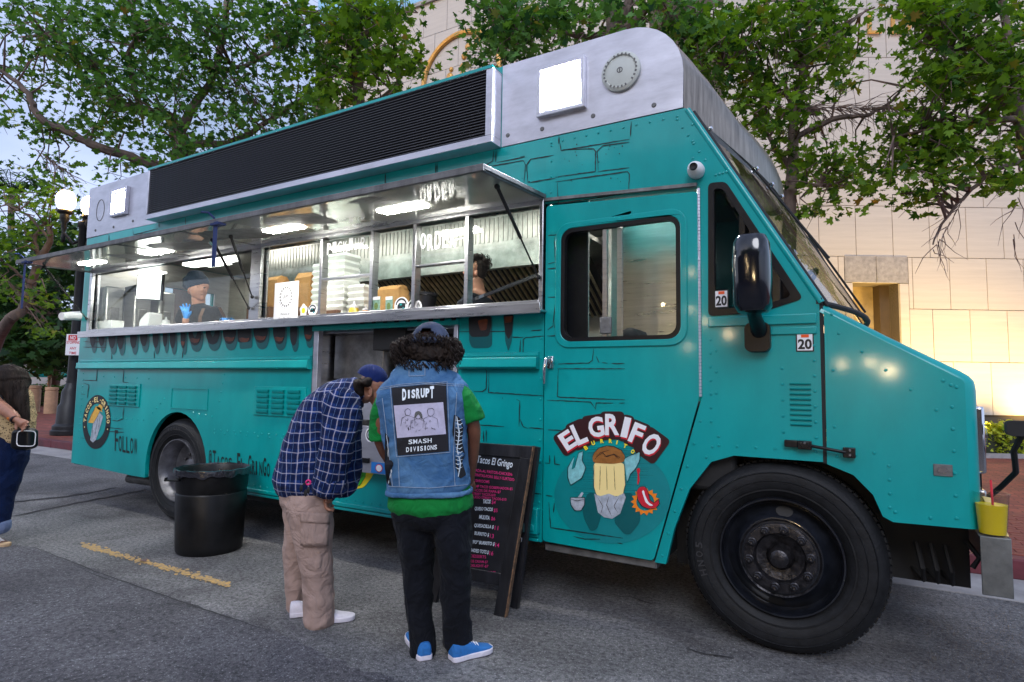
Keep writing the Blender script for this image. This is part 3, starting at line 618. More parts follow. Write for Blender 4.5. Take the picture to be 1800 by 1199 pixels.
# exhaust hood with slanted baffle filters
MB().prism([[(-4.1, 0), (-4.1, 0)]] if False else [[(0, 0), (1, 0), (0, 1)]], 0, .001) if False else None
hd = MB(); hd.box(-5.6, -1.5, .95, 2.08, 2.62, 2.66); hd.box(-5.6, -1.5, .93, .95, 2.42, 2.9); hd.box(-5.6, -1.5, .955, 1.0, 2.42, 2.44); hdo = hd.build('exhaust_hood', MT['diamond'], truck, bevel=.004)
rb = MB()
for k in range(84): x = -5.55+k*.0485; rb.box(x, x+.022, .924, .93, 2.66, 2.88)
rb.build('hood_ribs', MT['diamond'], hdo)
MT['baffle'] = M('gold lit baffle', (.55, .44, .28), .35, .7, .3, 12)  # golden kitchen light is put into the slat colour
MT['baffledk'] = M('baffle gap', (.012, .01, .008), .6, 0, 0)
MB().add([(-5.6, 1.05, 2.47), (-1.5, 1.05, 2.47), (-1.5, 1.75, 2.06), (-5.6, 1.75, 2.06)], [(0, 1, 2, 3)]).build('filter_backing', MT['baffledk'], hdo)
for k in range(68):
    x = -5.57+k*.0595; bf = MB(); bf.add([(x, 1.03, 2.466), (x+.024, 1.03, 2.466), (x+.024, 1.73, 2.056), (x, 1.73, 2.056), (x+.006, 1.02, 2.45), (x+.018, 1.02, 2.45), (x+.018, 1.72, 2.04), (x+.006, 1.72, 2.04)], [(0, 1, 2, 3), (4, 5, 6, 7), (0, 4, 7, 3), (1, 5, 6, 2), (0, 1, 5, 4), (3, 2, 6, 7)]); bf.build('baffle_slat', MT['baffle'], hdo)
# stove/back equipment, left fridge columns
eq = MB(); eq.box(-4.2, -1.9, 1.35, 2.05, .8, 1.72); eq.build('range_top', MT['steel'], truck, bevel=.01)
for x0, x1, y0 in ((-7.42, -7.30, .16), (-7.43, -7.18, .42), (-7.43, -7.12, .68)):
    o = MB().box(x0, x1, y0, y0+.2, .8, 2.5).build('steel_cabinet', MT['brightsteel'], truck, bevel=.02)
    MB().box(x1, x1+.01, y0+.05, y0+.15, 1.9, 2.25).build('cabinet_window', MT['diamond'], o, bevel=.006)
# interior fluorescents
for x, y in ((-6.6, .9), (-5.4, .6), (-4.3, .16), (-3.1, .16), (-2.0, .16)): MB().box(x-.45, x+.45, y, y+.16, 2.86, 2.925).build('ceiling_light', MT['tube'], truck, bevel=.004)

# --- wheels
MT['greyrub'] = M('raised rubber', (.03, .03, .034), .5, 0, .2)
def wheel(cx, name, dual=False, lab=None):
    w = MB(); R = .497
    w.rev([(.305, 0.055), (.32, .04), (.35, .018), (.38, .008), (.43, .004), (.455, .012), (.475, .03), (.49, .055), (R, .09), (R, .24), (.485, .285), (.43, .31), (.31, .30)], (cx, .0, .5), 'y', 72, cap=False)
    for r in (.352, .40, .443): w.rev([(r-.004, .010), (r, .002 if r > .36 else .01), (r+.004, .010)], (cx, 0, .5), 'y', 72, cap=False)
    o = empty(name, (cx, .15, 0), None, None); o.parent = truck; o.location = Vector((cx, .15, 0))-wloc(truck)
    w.build('tyre', MT['rubber'], o, smooth=True)
    tr = MB()
    for k in range(90):
        a = 2*PI*k/90
        for yy, s in ((.10, .012), (.15, -.012), (.20, .012)):
            c = Vector((cx+(R+.003)*math.cos(a+s), yy, .5+(R+.003)*math.sin(a+s))); n_ = Vector((math.cos(a), 0, math.sin(a))); tr.obox(c, n_*.005, Vector((-n_.z, 0, n_.x))*.012, Vector((0, .018, 0)))
    tag(tr.build('tread', MT['rubber'], o), kind='stuff')
    if not dual:
        r_ = MB(); r_.rev([(.312, .06), (.305, .02), (.297, .02), (.292, .05), (.285, .085), (.275, .095), (.24, .075), (.215, .035), (.205, .022), (.185, .018), (.12, .018), (.115, .05), (.0, .05)], (cx, 0, .5), 'y', 64, cap=False); r_.build('rim', MT['rimdark'], o, smooth=True)
        hb = MB(); hb.rev([(.18, .018), (.178, .0), (.165, -.004), (.13, -.004), (.122, .006), (.118, .03), (.07, .045), (.06, .03), (.05, -.0), (.045, -.02), (.028, -.03), (0, -.03)], (cx, 0, .5), 'y', 48, cap=False); hb.build('hub', MT['hubdirt'], o, smooth=True)
        for k in range(10):
            a = 2*PI*(k+.25)/10; lx, lz = cx+.15*math.cos(a), .5+.15*math.sin(a)
            nt = MB(); nt.rev([(.024, -.004), (.024, -.010), (.019, -.014)], (lx, 0, lz), 'y', 14); nt.rev([(.0175, -.012), (.0175, -.034), (.013, -.038)], (lx, 0, lz), 'y', 6); nt.rev([(.008, -.036), (.008, -.05), (0, -.052)], (lx, 0, lz), 'y', 10); nt.build('wheel_nut', MT['hubdirt'], o, smooth=True)
        ho = MB()
        for a in (PI*.47, PI*1.47):
            hx, hz = cx+.237*math.cos(a), .5+.237*math.sin(a); t_ = Vector((-math.sin(a), 0, math.cos(a))); n_ = Vector((math.cos(a), 0, math.sin(a)))
            pts = [Vector((hx, .055, hz))+t_*(.042*math.cos(b))+n_*(.025*math.sin(b))+Vector((0, .022*math.sin(b), 0)) for b in np.linspace(0, 2*PI, 20)[:-1]]
            ho.add(pts, [tuple(range(19))])
        ho.build('hand_hole', MT['baffledk'], o)
        ol = MB(); ol.rev([(.19, .017), (.2, .01), (.2, .014)], (cx, 0, .5), 'y', 40, cap=False); ol.build('hub_rim', MT['hubdirt'], o, smooth=True)
    else:
        r_ = MB(); r_.rev([(.312, .06), (.305, .015), (.297, .015), (.29, .05), (.275, .08), (.262, .13), (.255, .17), (.20, .205), (.12, .21), (.10, .16), (.07, .15), (0, .15)], (cx, 0, .5), 'y', 56, cap=False); r_.build('rim', MT['rimgrey'], o, smooth=True)
        w2 = MB(); w2.rev([(.31, .345), (.44, .34), (R, .40), (R, .56), (.3, .6)], (cx, 0, .5), 'y', 48, cap=False); w2.build('inner_tyre', MT['rubber'], o, smooth=True)
        for k in range(10):
            a = 2*PI*k/10; nt = MB(); nt.rev([(.016, .205), (.016, .17), (.01, .165)], (cx+.145*math.cos(a), 0, .5+.145*math.sin(a)), 'y', 6); nt.build('wheel_nut', MT['hubdirt'], o, smooth=True)
    # raised sidewall lettering
    t = MB()
    def arc(s, a0, r, h, sp):
        for i, c in enumerate(s):
            if c == ' ': continue
            a = a0-i*sp
            fn = lambda u, v_: (cx+(r+v_)*math.cos(a-u/r), .0015 if not dual else .0015, .5+(r+v_)*math.sin(a-u/r))
            put_text(t, c, fn, h*.8, h, 0, 0, .02)
    arc('HNO5', PI*1.12, .395, .038, .12) if not dual else arc('TOYAN', PI*.62, .395, .035, .11)
    t.build('sidewall_lettering', MT['greyrub'], o)
    return o
wheel(0, 'front_wheel'); wheel(-5.455, 'rear_wheel', True)
# wheel housings, chassis underside
q = MB(); q.box(-.62, .5, .34, .36, .3, 1.05); q.box(-.66, -.62, .05, .36, .38, 1.05); q.box(-.62, .5, .05, .34, 1.03, 1.05); q.build('front_wheel_well', MT['blackmt'], truck)
q = MB(); q.box(-6.2, -4.9, .62, .64, .3, 1.15); q.box(-6.2, -4.9, .05, .62, 1.12, 1.14); q.box(-6.24, -6.2, .05, .64, .42, 1.14); q.build('rear_wheel_well', MT['blackmt'], truck)
q = MB(); q.box(-7.4, .8, .45, .55, .38, .55); q.box(-7.4, .8, 1.65, 1.75, .38, .55); q.box(-7.46, -.55, .65, 1.85, .60, .70); q.box(-4.85, -.66, .05, .65, .60, .70); q.box(-7.46, -6.25, .05, .65, .60, .70); q.tube([(0, .3, .45), (0, 1.9, .45)], .06, 10); q.tube([(-5.455, .3, .5), (-5.455, 1.9, .5)], .08, 10)
q.box(-4.7, -3.4, .15, .7, .30, .58); q.box(.3, .85, .35, .42, .40, .75); q.build('chassis', MT['blackmt'], truck)
MB().rev([(.0, 1.0), (.3, 1.0)], (0, 0, 0), 'y', 4) if False else None
for cx in (0, -5.455):
    w = MB(); w.rev([(.31, 1.9), (.43, 1.89), (.49, 1.95), (.497, 2.0), (.497, 2.12), (.43, 2.19), (.3, 2.18), (0, 2.15)], (cx, 0, .5), 'y', 40, cap=False); w.build('far_tyre', MT['rubber'], truck, smooth=True)
e = at(228, 841, .36); q = MB(); q.tube([e, e+Vector((.9, .0, .02))], .052, 16, False); q.tube([e+Vector((.0, 0, 0)), e+Vector((.9, 0, .02))], .046, 16, False); q.build('exhaust_pipe', MT['galv'], truck, smooth=True)
q = MB(); q.box(-7.68, -7.54, .12, 2.1, .44, .52); q.box(-7.66, -7.5, .1, .16, .38, .62); q.build('rear_bumper', MT['blackmt'], truck, bevel=.01)
# hoses and tow hooks under the front
q = MB()
for k, x in enumerate((.62, .68, .74)): q.tube([(x, .25, .62), (x+.02, .22, .5), (x+.03, .3, .42), (x-.05, .4, .5)], .012, 6)
q.tube([(.82, .2, .66), (.86, .15, .60), (.83, .14, .55)], .012, 6); q.build('brake_hose', MT['blackmt'], truck, smooth=True)
# ================================================================ PRINT ON THE TRUCK
def pxs(ox, oy, sc, off): # picture-traced outlines laid on the truck's own side plane
    def fn(u, v):
        x, z = S(ox+u/sc, oy+v/sc); return (x, -off, z)
    return fn
def stroke(mb, pts, fn, w):
    """hand-inked line of uneven width"""
    pts = [Vector(p) for p in pts]; D = []
    for a, b_ in zip(pts, pts[1:]):
        n = max(1, int((b_-a).length/14))
        for k in range(n): D.append(a.lerp(b_, k/n))
    D.append(pts[-1]); L_, R_ = [], []
    for i, p in enumerate(D):
        d = (D[min(i+1, len(D)-1)]-D[max(0, i-1)]); d = d.normalized() if d.length else Vector((1, 0)); n = Vector((-d.y, d.x)); t = i/max(1, len(D)-1)
        ww = w*(.35+.65*min(1, 4*t, 4*(1-t)+.15))*random.uniform(.7, 1.3); q = p+n*random.uniform(-.8, .8)
        L_.append(q+n*ww/2); R_.append(q-n*ww/2)
    vs = [fn(*p) for p in L_+R_]; m_ = len(D); mb.add(vs, [(i, i+1, i+1+m_, i+m_) for i in range(m_-1)])
ink = MB(); fa = pxs(600, 0, 3, .0035)
A = [[(805,795),(800,850),(770,868),(710,885)],[(818,795),(815,855)],[(820,858),(970,828)],[(745,885),(960,848),(972,870),(965,960)],[(985,965),(978,870),(1000,840),(1120,820)],[(985,965),(1130,940)],[(1148,720),(1160,795),(1520,735)],[(1530,640),(1525,720)],[(1170,790),(1330,785),(1342,800),(1340,905),(1130,935)],[(1355,900),(1350,800),(1380,770),(1520,750)],[(1355,905),(1520,885)],[(1130,960),(1510,905),(1520,920),(1515,1025)],[(1140,965),(1145,1075),(1510,1020)],[(500,860),(497,918)],[(508,858),(505,912)],[(235,915),(232,975)],[(1150,720),(1145,760)],[(945,828),(968,824)]]
for l in A: stroke(ink, l, fa, 5)
fd = pxs(600, 400, 3, .0035); fdr = pxs(600, 400, 3, .0175)
B = [[(620,550),(900,548)],[(900,578),(960,580)],[(960,700),(960,590),(975,580),(1075,572)],[(945,590),(942,700)],[(755,735),(768,760),(765,850),(745,865),(700,865)],[(780,760),(778,870),(1070,888)],[(720,715),(830,718)],[(925,905),(942,915),(938,1050)],[(945,1010),(960,1050),(985,1060)],[(715,1040),(860,1050)],[(990,1055),(1070,1062)],[(750,1070),(752,1130)],[(765,1065),(765,1130)],[(850,895),(852,905)],[(1000,545),(1060,540)]]
for l in B: stroke(ink, l, fd, 4.5)
B = [[(1095,45),(1160,40)],[(1130,55),(1135,185),(1095,195)],[(1150,70),(1148,180)],[(1095,220),(1160,215)],[(1095,370),(1155,368)],[(1135,390),(1122,520),(1095,540)],[(1145,395),(1130,530)],[(1090,572),(1160,572)],[(1335,640),(1330,700),(1310,715),(1150,720)],[(1350,680),(1365,715)],[(1430,718),(1500,718)],[(1145,745),(1500,745)],[(1150,748),(1145,890),(1160,895),(1500,908)],[(1090,910),(1320,920),(1345,955)],[(1345,960),(1350,925),(1440,925)],[(1470,925),(1500,925)],[(1380,712),(1410,716)],[(1095,1065),(1180,1072)]]
dink = MB()
for l in B: stroke(dink, l, fdr, 4.5)
fe = pxs(600, 800, 3, .0175)
for l in [[(1130,0),(1132,45),(1160,50)],[(1080,40),(1105,42),(1105,0)],[(1085,210),(1120,215)],[(1100,245),(1110,380),(1490,435)],[(1130,250),(1125,300)],[(1230,425),(1290,440),(1370,440)],[(1460,460),(1490,465)],[(1150,500-5),(1160,495)]]: stroke(dink, l, fe, 5.5)
fe2 = pxs(600, 800, 3, .0035); stroke(ink, [(1000,40),(1055,42)], fe2, 5); stroke(ink, [(1000,200),(1058,206)], fe2, 5)
fr_ = pxs(0, 400, 3, .0035)
for l in [[(515,735),(510,808),(440,805)],[(440,820),(470,830),(462,900)],[(655,750),(650,815),(680,820)],[(655,945),(650,1010),(620,1020),(590,1015)],[(440,630),(560,632)],[(470,605),(560,602)],[(540,725),(640,728)],[(660,735),(780,725)],[(560,1055),(650,1062)],[(570,1075),(655,1080)],[(430,1110),(450,1112)],[(440,600),(475,603)],[(690,605),(715,600)],[(590,660),(592,715)],[(815,650),(817,705)],[(965,650),(963,700)],[(430,880),(450,880)]]: stroke(ink, l, fr_, 4)
fh = pxs(140, 380, 5, .0035)
for l in [[(470,110),(475,165),(690,110)],[(700,60),(702,100)],[(60,200),(240,155),(255,160)],[(935,10),(932,75)],[(260,170),(258,230)],[(480,160),(560,150)]]: stroke(ink, l, fh, 6)
for k in range(40):
    u, v_ = random.uniform(700, 1500), random.uniform(760, 960); r = random.uniform(1.5, 4); 
    if v_ > 985-(u-700)*.25 or u > 1100: ink.flat([[(u+r*math.cos(a), v_+r*1.2*math.sin(a)) for a in np.linspace(0, 2*PI, 7)[:-1]]], fa)
tag(ink.build('painted_brick_lines', MT['black'], truck), kind='stuff'); tag(dink.build('painted_brick_lines', MT['black'], dp), kind='stuff')
# lower ends of the big lettering under the counter sill
L1, L2, L3_ = MB(), MB(), MB(); f1, f2, f3 = pxs(0, 400, 3, .0030), pxs(0, 400, 3, .0045), pxs(0, 400, 3, .0058)
def drip(cx, w, bot, kind='v', orange=False, hole=0, ox=0, oy=0):
    top = 578-(cx-480)*.043 - 14
    def shp(dx, dy, s=1):
        ww = w*s/2
        if kind == 'v': P = [(cx-ww+dx, top), (cx+ww+dx, top), (cx+ww*.95+dx, bot-35+dy), (cx+ww*.55+dx, bot-10+dy), (cx+dx, bot+dy), (cx-ww*.55+dx, bot-10+dy), (cx-ww*.95+dx, bot-35+dy)]
        elif kind == 'u': P = [(cx-ww+dx, top), (cx+ww+dx, top), (cx+ww*.95+dx, bot-50+dy), (cx+ww*.6+dx, bot-12+dy), (cx+dx, bot+dy), (cx-ww*.6+dx, bot-12+dy), (cx-ww*.95+dx, bot-50+dy)]
        else: P = [(cx-ww+dx, top), (cx+ww+dx, top), (cx+ww*.92+dx, bot-6+dy), (cx-ww*.92+dx, bot+dy)]
        return rpoly(P, 14, 3)
    loops = [shp(8, 34)]; L1.flat(loops, f1)
    loops = [shp(0, 0)]
    if hole: loops.append([(cx-hole/2, top+4), (cx+hole/2, top+4), (cx+hole*.3, bot-55), (cx, bot-42), (cx-hole*.3, bot-55)])
    L2.flat(loops, f2)
    if orange:
        ww = w/2; yb = bot-(22 if kind != 'b' else 8); L3_.flat([rpoly([(cx-ww*.8, yb-16), (cx-ww*.3, yb-20), (cx+ww*.3, yb-14), (cx+ww*.8, yb-19), (cx+ww*.5, yb+2), (cx, yb+6), (cx-ww*.5, yb+1)], 5, 2)], f3)
for a in [(490,30,632),(537,32,628),(592,36,640),(637,34,645),(705,34,640),(760,40,628),(822,30,638),(872,24,632),(912,30,640),(967,26,640,'v',True),(1030,70,625,'u',True,28),(1124,76,620,'u',False,26),(1212,72,618,'u',True),(1290,72,608,'b',True),(1376,78,612,'u',True),(1474,66,618,'u',True),(1550,38,625,'v'),(1628,50,605,'u',True)]: drip(*a)
f1b, f2b = pxs(600, 400, 3, .0030), pxs(600, 400, 3, .0045)
L1.flat([rpoly([(672,470),(798,466),(796,622),(780,635),(690,636),(675,600)], 16, 3)], f1b); L2.flat([rpoly([(672,470),(790,466),(794,510),(780,575),(690,578),(676,560)], 16, 3)], f2b)
L1.flat([rpoly([(860,460),(912,458),(900,600),(882,655),(865,600)], 14, 3)], f1b); L2.flat([rpoly([(855,460),(910,458),(900,560),(884,592),(866,560)], 12, 3)], f2b)
L3_.flat([rpoly([(720,490),(775,480),(768,540),(735,545)], 12, 3)], pxs(600, 400, 3, .0058)); L3_.flat([rpoly([(862,470),(905,466),(900,500),(864,505)], 6, 3)], pxs(600, 400, 3, .0058))
for k in range(9):
    x = 110+k*60; y = 486+(x-110)*-.035; L2.flat([[(x, y-6), (x+32, y-7), (x+26, y+22), (x+4, y+24)]], pxs(600, 400, 3, .0300)); 
L1.build('letter_shadow', MT['dteal'], truck, label='dark teal shadow of the big lettering')
L2.build('letter_body', MT['black'], truck, label='black lower ends of the big lettering under the counter')
MT['rust'] = M('rust orange fade', srgb(150, 74, 36), .4, 0, .35, 14, vcol=srgb(34, 18, 14)); L3_.build('letter_glow', MT['rust'], truck)
q = MB(); q.box(-3.56, -2.07, -.028, -.002, 1.815, 1.853); q.build('opening_header', MT['teal'], truck)
# round taco logo
cx, cz, R_ = -6.985, .911, .300
q = MB(); q.flat([ell(cx, cz, R_, R_, 48), ell(cx, cz, R_*.68, R_*.68, 48)], side(.0035)); lg = q.build('round_logo', MT['black'], truck)
q = MB(); w_ = 'TACOS\u00b7EL\u00b7GRINGO'; n = len(w_)
for i, c in enumerate(w_):
    a = PI*1.02-(i+.5)/n*PI*1.04; rr = R_*.735
    fn = lambda u, v_: (cx+(rr+v_)*math.cos(a-(u-.02)/rr), -.0045, cz+(rr+v_)*math.sin(a-(u-.02)/rr))
    if c == '\u00b7': q.flat([ell(cx+(rr+.028)*math.cos(a), cz+(rr+.028)*math.sin(a), .008, .008, 8)], side(.0045))
    else: put_text(q, c, fn, .036 if c != 'I' else .014, .058, 0 if c != 'I' else .012, 0, .03)
for sg_ in (-1, 1): q.flat([ell(cx+sg_*R_*.83, cz-.07, .01, .01, 8)], side(.0045))
q.build('logo_lettering', MT['cream'], lg)
q = MB(); q.flat([ell(cx, cz, R_*.67, R_*.67, 40)], side(.0032)); q.build('logo_field', MT['teal'], lg)
ft = pxs(120, 660, 1800/340, .0050); ft2 = pxs(120, 660, 1800/340, .0062)
MT['taco'] = M('taco yellow print', srgb(222, 170, 70), .5, 0, .15, 40)
q = MB(); q.flat([[(190,438),(215,370),(262,285),(300,300),(325,345),(300,330),(240,445)]], ft); q.flat([rpoly([(265,300),(300,265),(325,290),(318,330),(290,320)], 10)], ft); q.build('logo_taco', MT['taco'], lg)
q = MB(); q.flat([[(235,450),(298,340),(330,380),(305,470),(262,600),(235,625),(210,600),(225,500)]], ft2); q.build('logo_wrap', MT['greypr'], lg)
q = MB(); [stroke(q, l, pxs(120, 660, 1800/340, .0072), 3) for l in ([(190,438),(262,285)], [(240,450),(300,340),(330,385)], [(235,440),(225,600)], [(280,400),(255,560)], [(300,380),(290,500)])]; q.build('logo_outline', MT['black'], lg)
# Follow @Tacos_El_Gringo
ff = pxs(120, 660, 1800/340, .0038); q = MB()
def word(mb, s, x0, y0, x1, y1, h, fn, bold=.02, cap=1.35):
    n = len(s); d = Vector((x1-x0, y1-y0)); cwx = d/n
    for i, c in enumerate(s):
        if c == ' ': continue
        o = Vector((x0, y0))+cwx*i; hh = h*(cap if c.isupper() and i == 0 or c in 'TEG@' else 1); w = cwx.length*.8*(.45 if c in 'Il' else 1)
        if c == '_': mb.flat([[(o.x, o.y+4), (o.x+w, o.y+6), (o.x+w, o.y+14), (o.x, o.y+12)]], fn); continue
        put_text(mb, c, lambda u, v_: fn(o.x+u, o.y-v_+u*d.y/d.x), w, hh, 0, 0, bold)
word(q, 'FOLLOW', 436, 700, 650, 740, 150, ff, .01, 1.3); q.build('follow_lettering', MT['black'], truck)
q = MB(); word(q, '@TACOS_', 1310, 850, 1570, 890, 115, ff, .01, 1.4); word(q, 'EL_GRINGO', 1575, 895, 1885, 948, 130, ff, .02, 1.35); q.build('account_lettering', MT['black'], truck)
# burrito emblem on the door
s6 = 1107/240
def fb(k): return pxs(960, 700, s6, .0150+.0011*k)
q = MB(); q.flat([ell(545, 790, 470, 385, 48)], fb(1)); bd = q.build('emblem_backdrop', M('deep teal print', srgb(4, 128, 132), .35, 0, .05, coat=.4), dp)
q = MB()
for k in range(26): y = 400+k*17+random.uniform(-5, 5); x0 = 380-random.uniform(0, 170); x1 = 690+random.uniform(0, 190); stroke(q, [(x0, y), (x1, y+8)], fb(2), 2.5)
q.build('speed_lines', MT['dteal'], bd)
letters = [('E', 186, 338, -33, 105, 150), ('L', 278, 285, -24, 95, 175), ('G', 415, 232, -8, 125, 165), ('R', 545, 212, 0, 115, 172), ('I', 655, 235, 13, 55, 165), ('F', 745, 285, 22, 100, 165), ('O', 862, 372, 36, 125, 185)]
for col, off, sh, dx, dy, k in (('maroon', .14, 0, 0, 8, 3), ('redpr', .03, 0, 4, 14, 4), ('whitepr', .035, 0, 0, 0, 5)):
    q = MB()
    for c, x, y, an, w, h in letters:
        g_ = 1.34 if col == 'maroon' else 1.0; a = math.radians(an)
        def fn(u, v_, x=x, y=y, a=a, w=w, h=h, g_=g_):
            U, V_ = (u-w*g_/2), (v_-h*g_/2); return fb(k)(x+dx+U*math.cos(a)+V_*math.sin(a), y+dy+U*math.sin(a)-V_*math.cos(a))
        if col == 'maroon': q.flat([rpoly([(x+(U*math.cos(a)-V_*math.sin(a)), y+dy+(U*math.sin(a)+V_*math.cos(a))) for U, V_ in ((-w*.78-8, -h*.66), (w*.78+8, -h*.66), (w*.78+8, h*.66), (-w*.78-8, h*.66))], 40)], fb(k+c.__hash__() % 1))
        else: put_text(q, c, fn, w*g_, h*g_, 0, 0, off)
    if col == 'maroon':
        for i in range(len(q.v)): p = q.v[i]; q.v[i] = (p[0], p[1]-.00001*(i % 97), p[2])
    q.build('emblem_lettering', MT[col], bd, label={'maroon': 'dark maroon outline of the lettering', 'redpr': 'red edge of the lettering', 'whitepr': 'white EL GRIFO lettering'}[col])
q = MB()
for c, x, y, an in (('B', 333, 400, -30), ('U', 392, 362, -18), ('R', 463, 345, -7), ('R', 532, 345, 2), ('I', 593, 358, 12), ('T', 650, 385, 22), ('O', 712, 430, 32)):
    a = math.radians(an); put_text(q, c, lambda u, v_: fb(6)(x+(u-14)*math.cos(a)+(v_-17)*math.sin(a), y+(u-14)*math.sin(a)-(v_-17)*math.cos(a)), 28 if c != 'I' else 10, 34, 0, 0, .05)
q.build('burrito_lettering', MT['yellowpr'], bd)
q = MB(); q.flat([rpoly([(395,520),(640,520),(652,700),(630,790),(420,790),(395,700)], 30)], fb(5)); q.build('printed_tortilla', MT['cream'], bd)
q = MB(); q.flat([rpoly([(385,480),(400,440),(440,400),(500,385),(560,390),(620,420),(650,470),(640,515),(560,530),(450,525),(395,520)], 25)], fb(6)); q.build('printed_filling', MT['brownpr'], bd)
q = MB(); q.flat([[(400,770),(450,790),(520,770),(580,795),(640,765),(655,800),(610,930),(545,972),(480,960),(430,920)]], fb(6)); q.build('printed_foil', MT['greypr'], bd)
q = MB()
for l in ([(430,800),(470,870),(455,930)],[(520,790),(500,860),(540,950)],[(600,800),(560,870),(590,920)],[(400,530),(398,720),(420,785)],[(645,530),(652,700),(630,785)],[(400,500),(450,440),(520,420)],[(480,470),(560,455),(600,490)],[(500,545),(505,740)],[(560,545),(570,740)],[(450,545),(445,740)]): stroke(q, l, fb(7), 4)
q.build('printed_fold_lines', MT['maroon'], bd)
q = MB(); pt = []
for k in range(30): a = 2*PI*k/30; r = 118 if k % 2 else 92; pt.append((812+r*math.cos(a), 835+r*math.sin(a)*.95))
q.flat([pt, [(812+72*math.cos(a), 835+72*math.sin(a)) for a in np.linspace(0, 2*PI, 25)[:-1]]], fb(5)); q.build('printed_starburst', MT['orangepr'], bd)
q = MB(); q.flat([rpoly([(745,745),(770,715),(810,712),(835,760),(850,820),(885,845),(920,815),(925,850),(895,885),(840,890),(790,870),(755,820)], 18)], fb(6)); q.flat([rpoly([(742,570),(765,560),(772,585),(762,610),(768,660),(755,700),(748,690),(752,620)], 8)], fb(6)); q.build('printed_chilli', MT['redpr'], bd)
q = MB()
for l in ([(745,745),(770,712),(812,710),(838,760),(852,820),(885,843),(922,812),(928,850),(897,888),(840,893),(788,873),(752,822),(743,745)],[(208,800),(325,800),(322,860),(295,907),(245,907),(213,862),(208,800)],[(215,815),(265,828),(318,815)],[(640,490),(700,458),(772,430),(768,500),(733,572),(692,612),(667,682)],[(245,560),(275,440),(312,425),(303,500),(333,560),(303,642),(212,702),(188,642),(188,560),(240,468)],[(385,480),(400,440),(440,400),(500,383),(560,388),(622,420),(652,470)],[(420,470),(470,440),(500,470),(560,450),(610,480)]): stroke(q, l, fb(8), 5)
q.build('printed_outline', MT['black'], bd)
q = MB(); q.flat([rpoly([(785,750),(800,740),(815,790),(840,840),(880,865),(850,868),(815,840)], 10)], fb(7)); q.build('chilli_highlight', MT['whitepr'], bd)
q = MB(); q.flat([rpoly([(208,800),(325,800),(322,860),(295,905),(245,905),(215,860)], 16)], fb(5)); q.flat([rpoly([(265,805),(300,755),(315,765),(290,810)], 6)], fb(6)); q.build('printed_mortar', MT['greypr'], bd)
MT['smoke'] = M('pale smoke print', srgb(130, 195, 200), .45, 0, .2, 30)
q = MB(); q.flat([rpoly([(640,490),(700,460),(770,430),(765,500),(730,570),(690,610),(665,680),(655,600)], 25)], fb(4)); q.flat([rpoly([(245,560),(275,440),(310,425),(300,500),(330,560),(300,640),(210,700),(190,640),(190,560),(240,470),(215,580)], 14)], fb(5)); q.build('printed_smoke', MT['smoke'], bd)
q = MB(); q.flat([rpoly([(350,760),(420,770),(460,940),(420,1060),(370,1075),(320,980),(300,880)], 30)], fb(4)); q.flat([rpoly([(620,770),(700,760),(770,900),(770,1000),(690,1100),(640,1095),(560,1000),(570,940)], 30)], fb(4)); q.build('printed_shadow', MT['dteal'], bd)
# taco picture under the locker: lettuce and yellow rim
fx = pxs(440, 680, 1439/240, .0040); fx2 = pxs(440, 680, 1439/240, .0052); fx3 = pxs(440, 680, 1439/240, .0064); fx4 = pxs(440, 680, 1439/240, .0076)
q = MB(); q.flat([rpoly([(860,1010),(1000,850),(1330,855),(1280,960),(1200,1060),(1100,1080),(950,1060)], 40)], fx); q.build('printed_taco_shell', MT['yellowpr'], truck)
q = MB(); q.flat([rpoly([(900,950),(1060,940),(1180,850),(1240,850),(1215,950),(1160,1040),(1070,1050),(1060,1000),(940,1000)], 22)], fx2); q.build('printed_lettuce', MT['greenpr'], truck)
q = MB(); q.flat([rpoly([(1000,840),(1180,845),(1170,930),(1110,985),(1060,930)], 20)], fx3); q.build('printed_meat', MT['brownpr'], truck)
q = MB(); [stroke(q, l, fx4, 5) for l in ([(900,950),(940,1000),(1060,1005),(1075,1048),(1160,1040),(1225,940)], [(1185,860),(1160,930),(1070,970)], [(1090,1010),(1150,990),(1190,930)])]; q.build('printed_lettuce_outline', MT['black'], truck)
# number decals
def decal(x0, x1, z0, z1, off, par):
    q = MB(); q.box(x0, x1, -off, -off+.002, z0, z1); o = q.build('number_decal', MT['black'], par)
    q = MB(); q.box(x0+.006, x1-.006, -off-.001, -off, z0+.006, z1-.006); q.build('decal_face', MT['whitepr'], o)
    q = MB(); put_text(q, '20', side(off+.002), (x1-x0)*.78, (z1-z0)*.56, x0+(x1-x0)*.11, z0+(z1-z0)*.12, .035); q.build('decal_digits', MT['black'], o)
    q = MB(); q.box(x0+(x1-x0)*.3, x1-(x1-x0)*.27, -off-.0022, -off-.001, z0+(z1-z0)*.76, z1-.008); q.build('orange_tab', M('orange tab', srgb(235, 90, 30), .5, 0, 0), o)
decal(.1, .185, 1.588, 1.686, .004, truck); decal(-.315, -.238, 1.842, 1.945, .006, truck)
q = MB(); q.box(-1.50, -1.44, -.004, -.001, .792, .805); q.build('white_reflector', MT['whitepr'], truck)

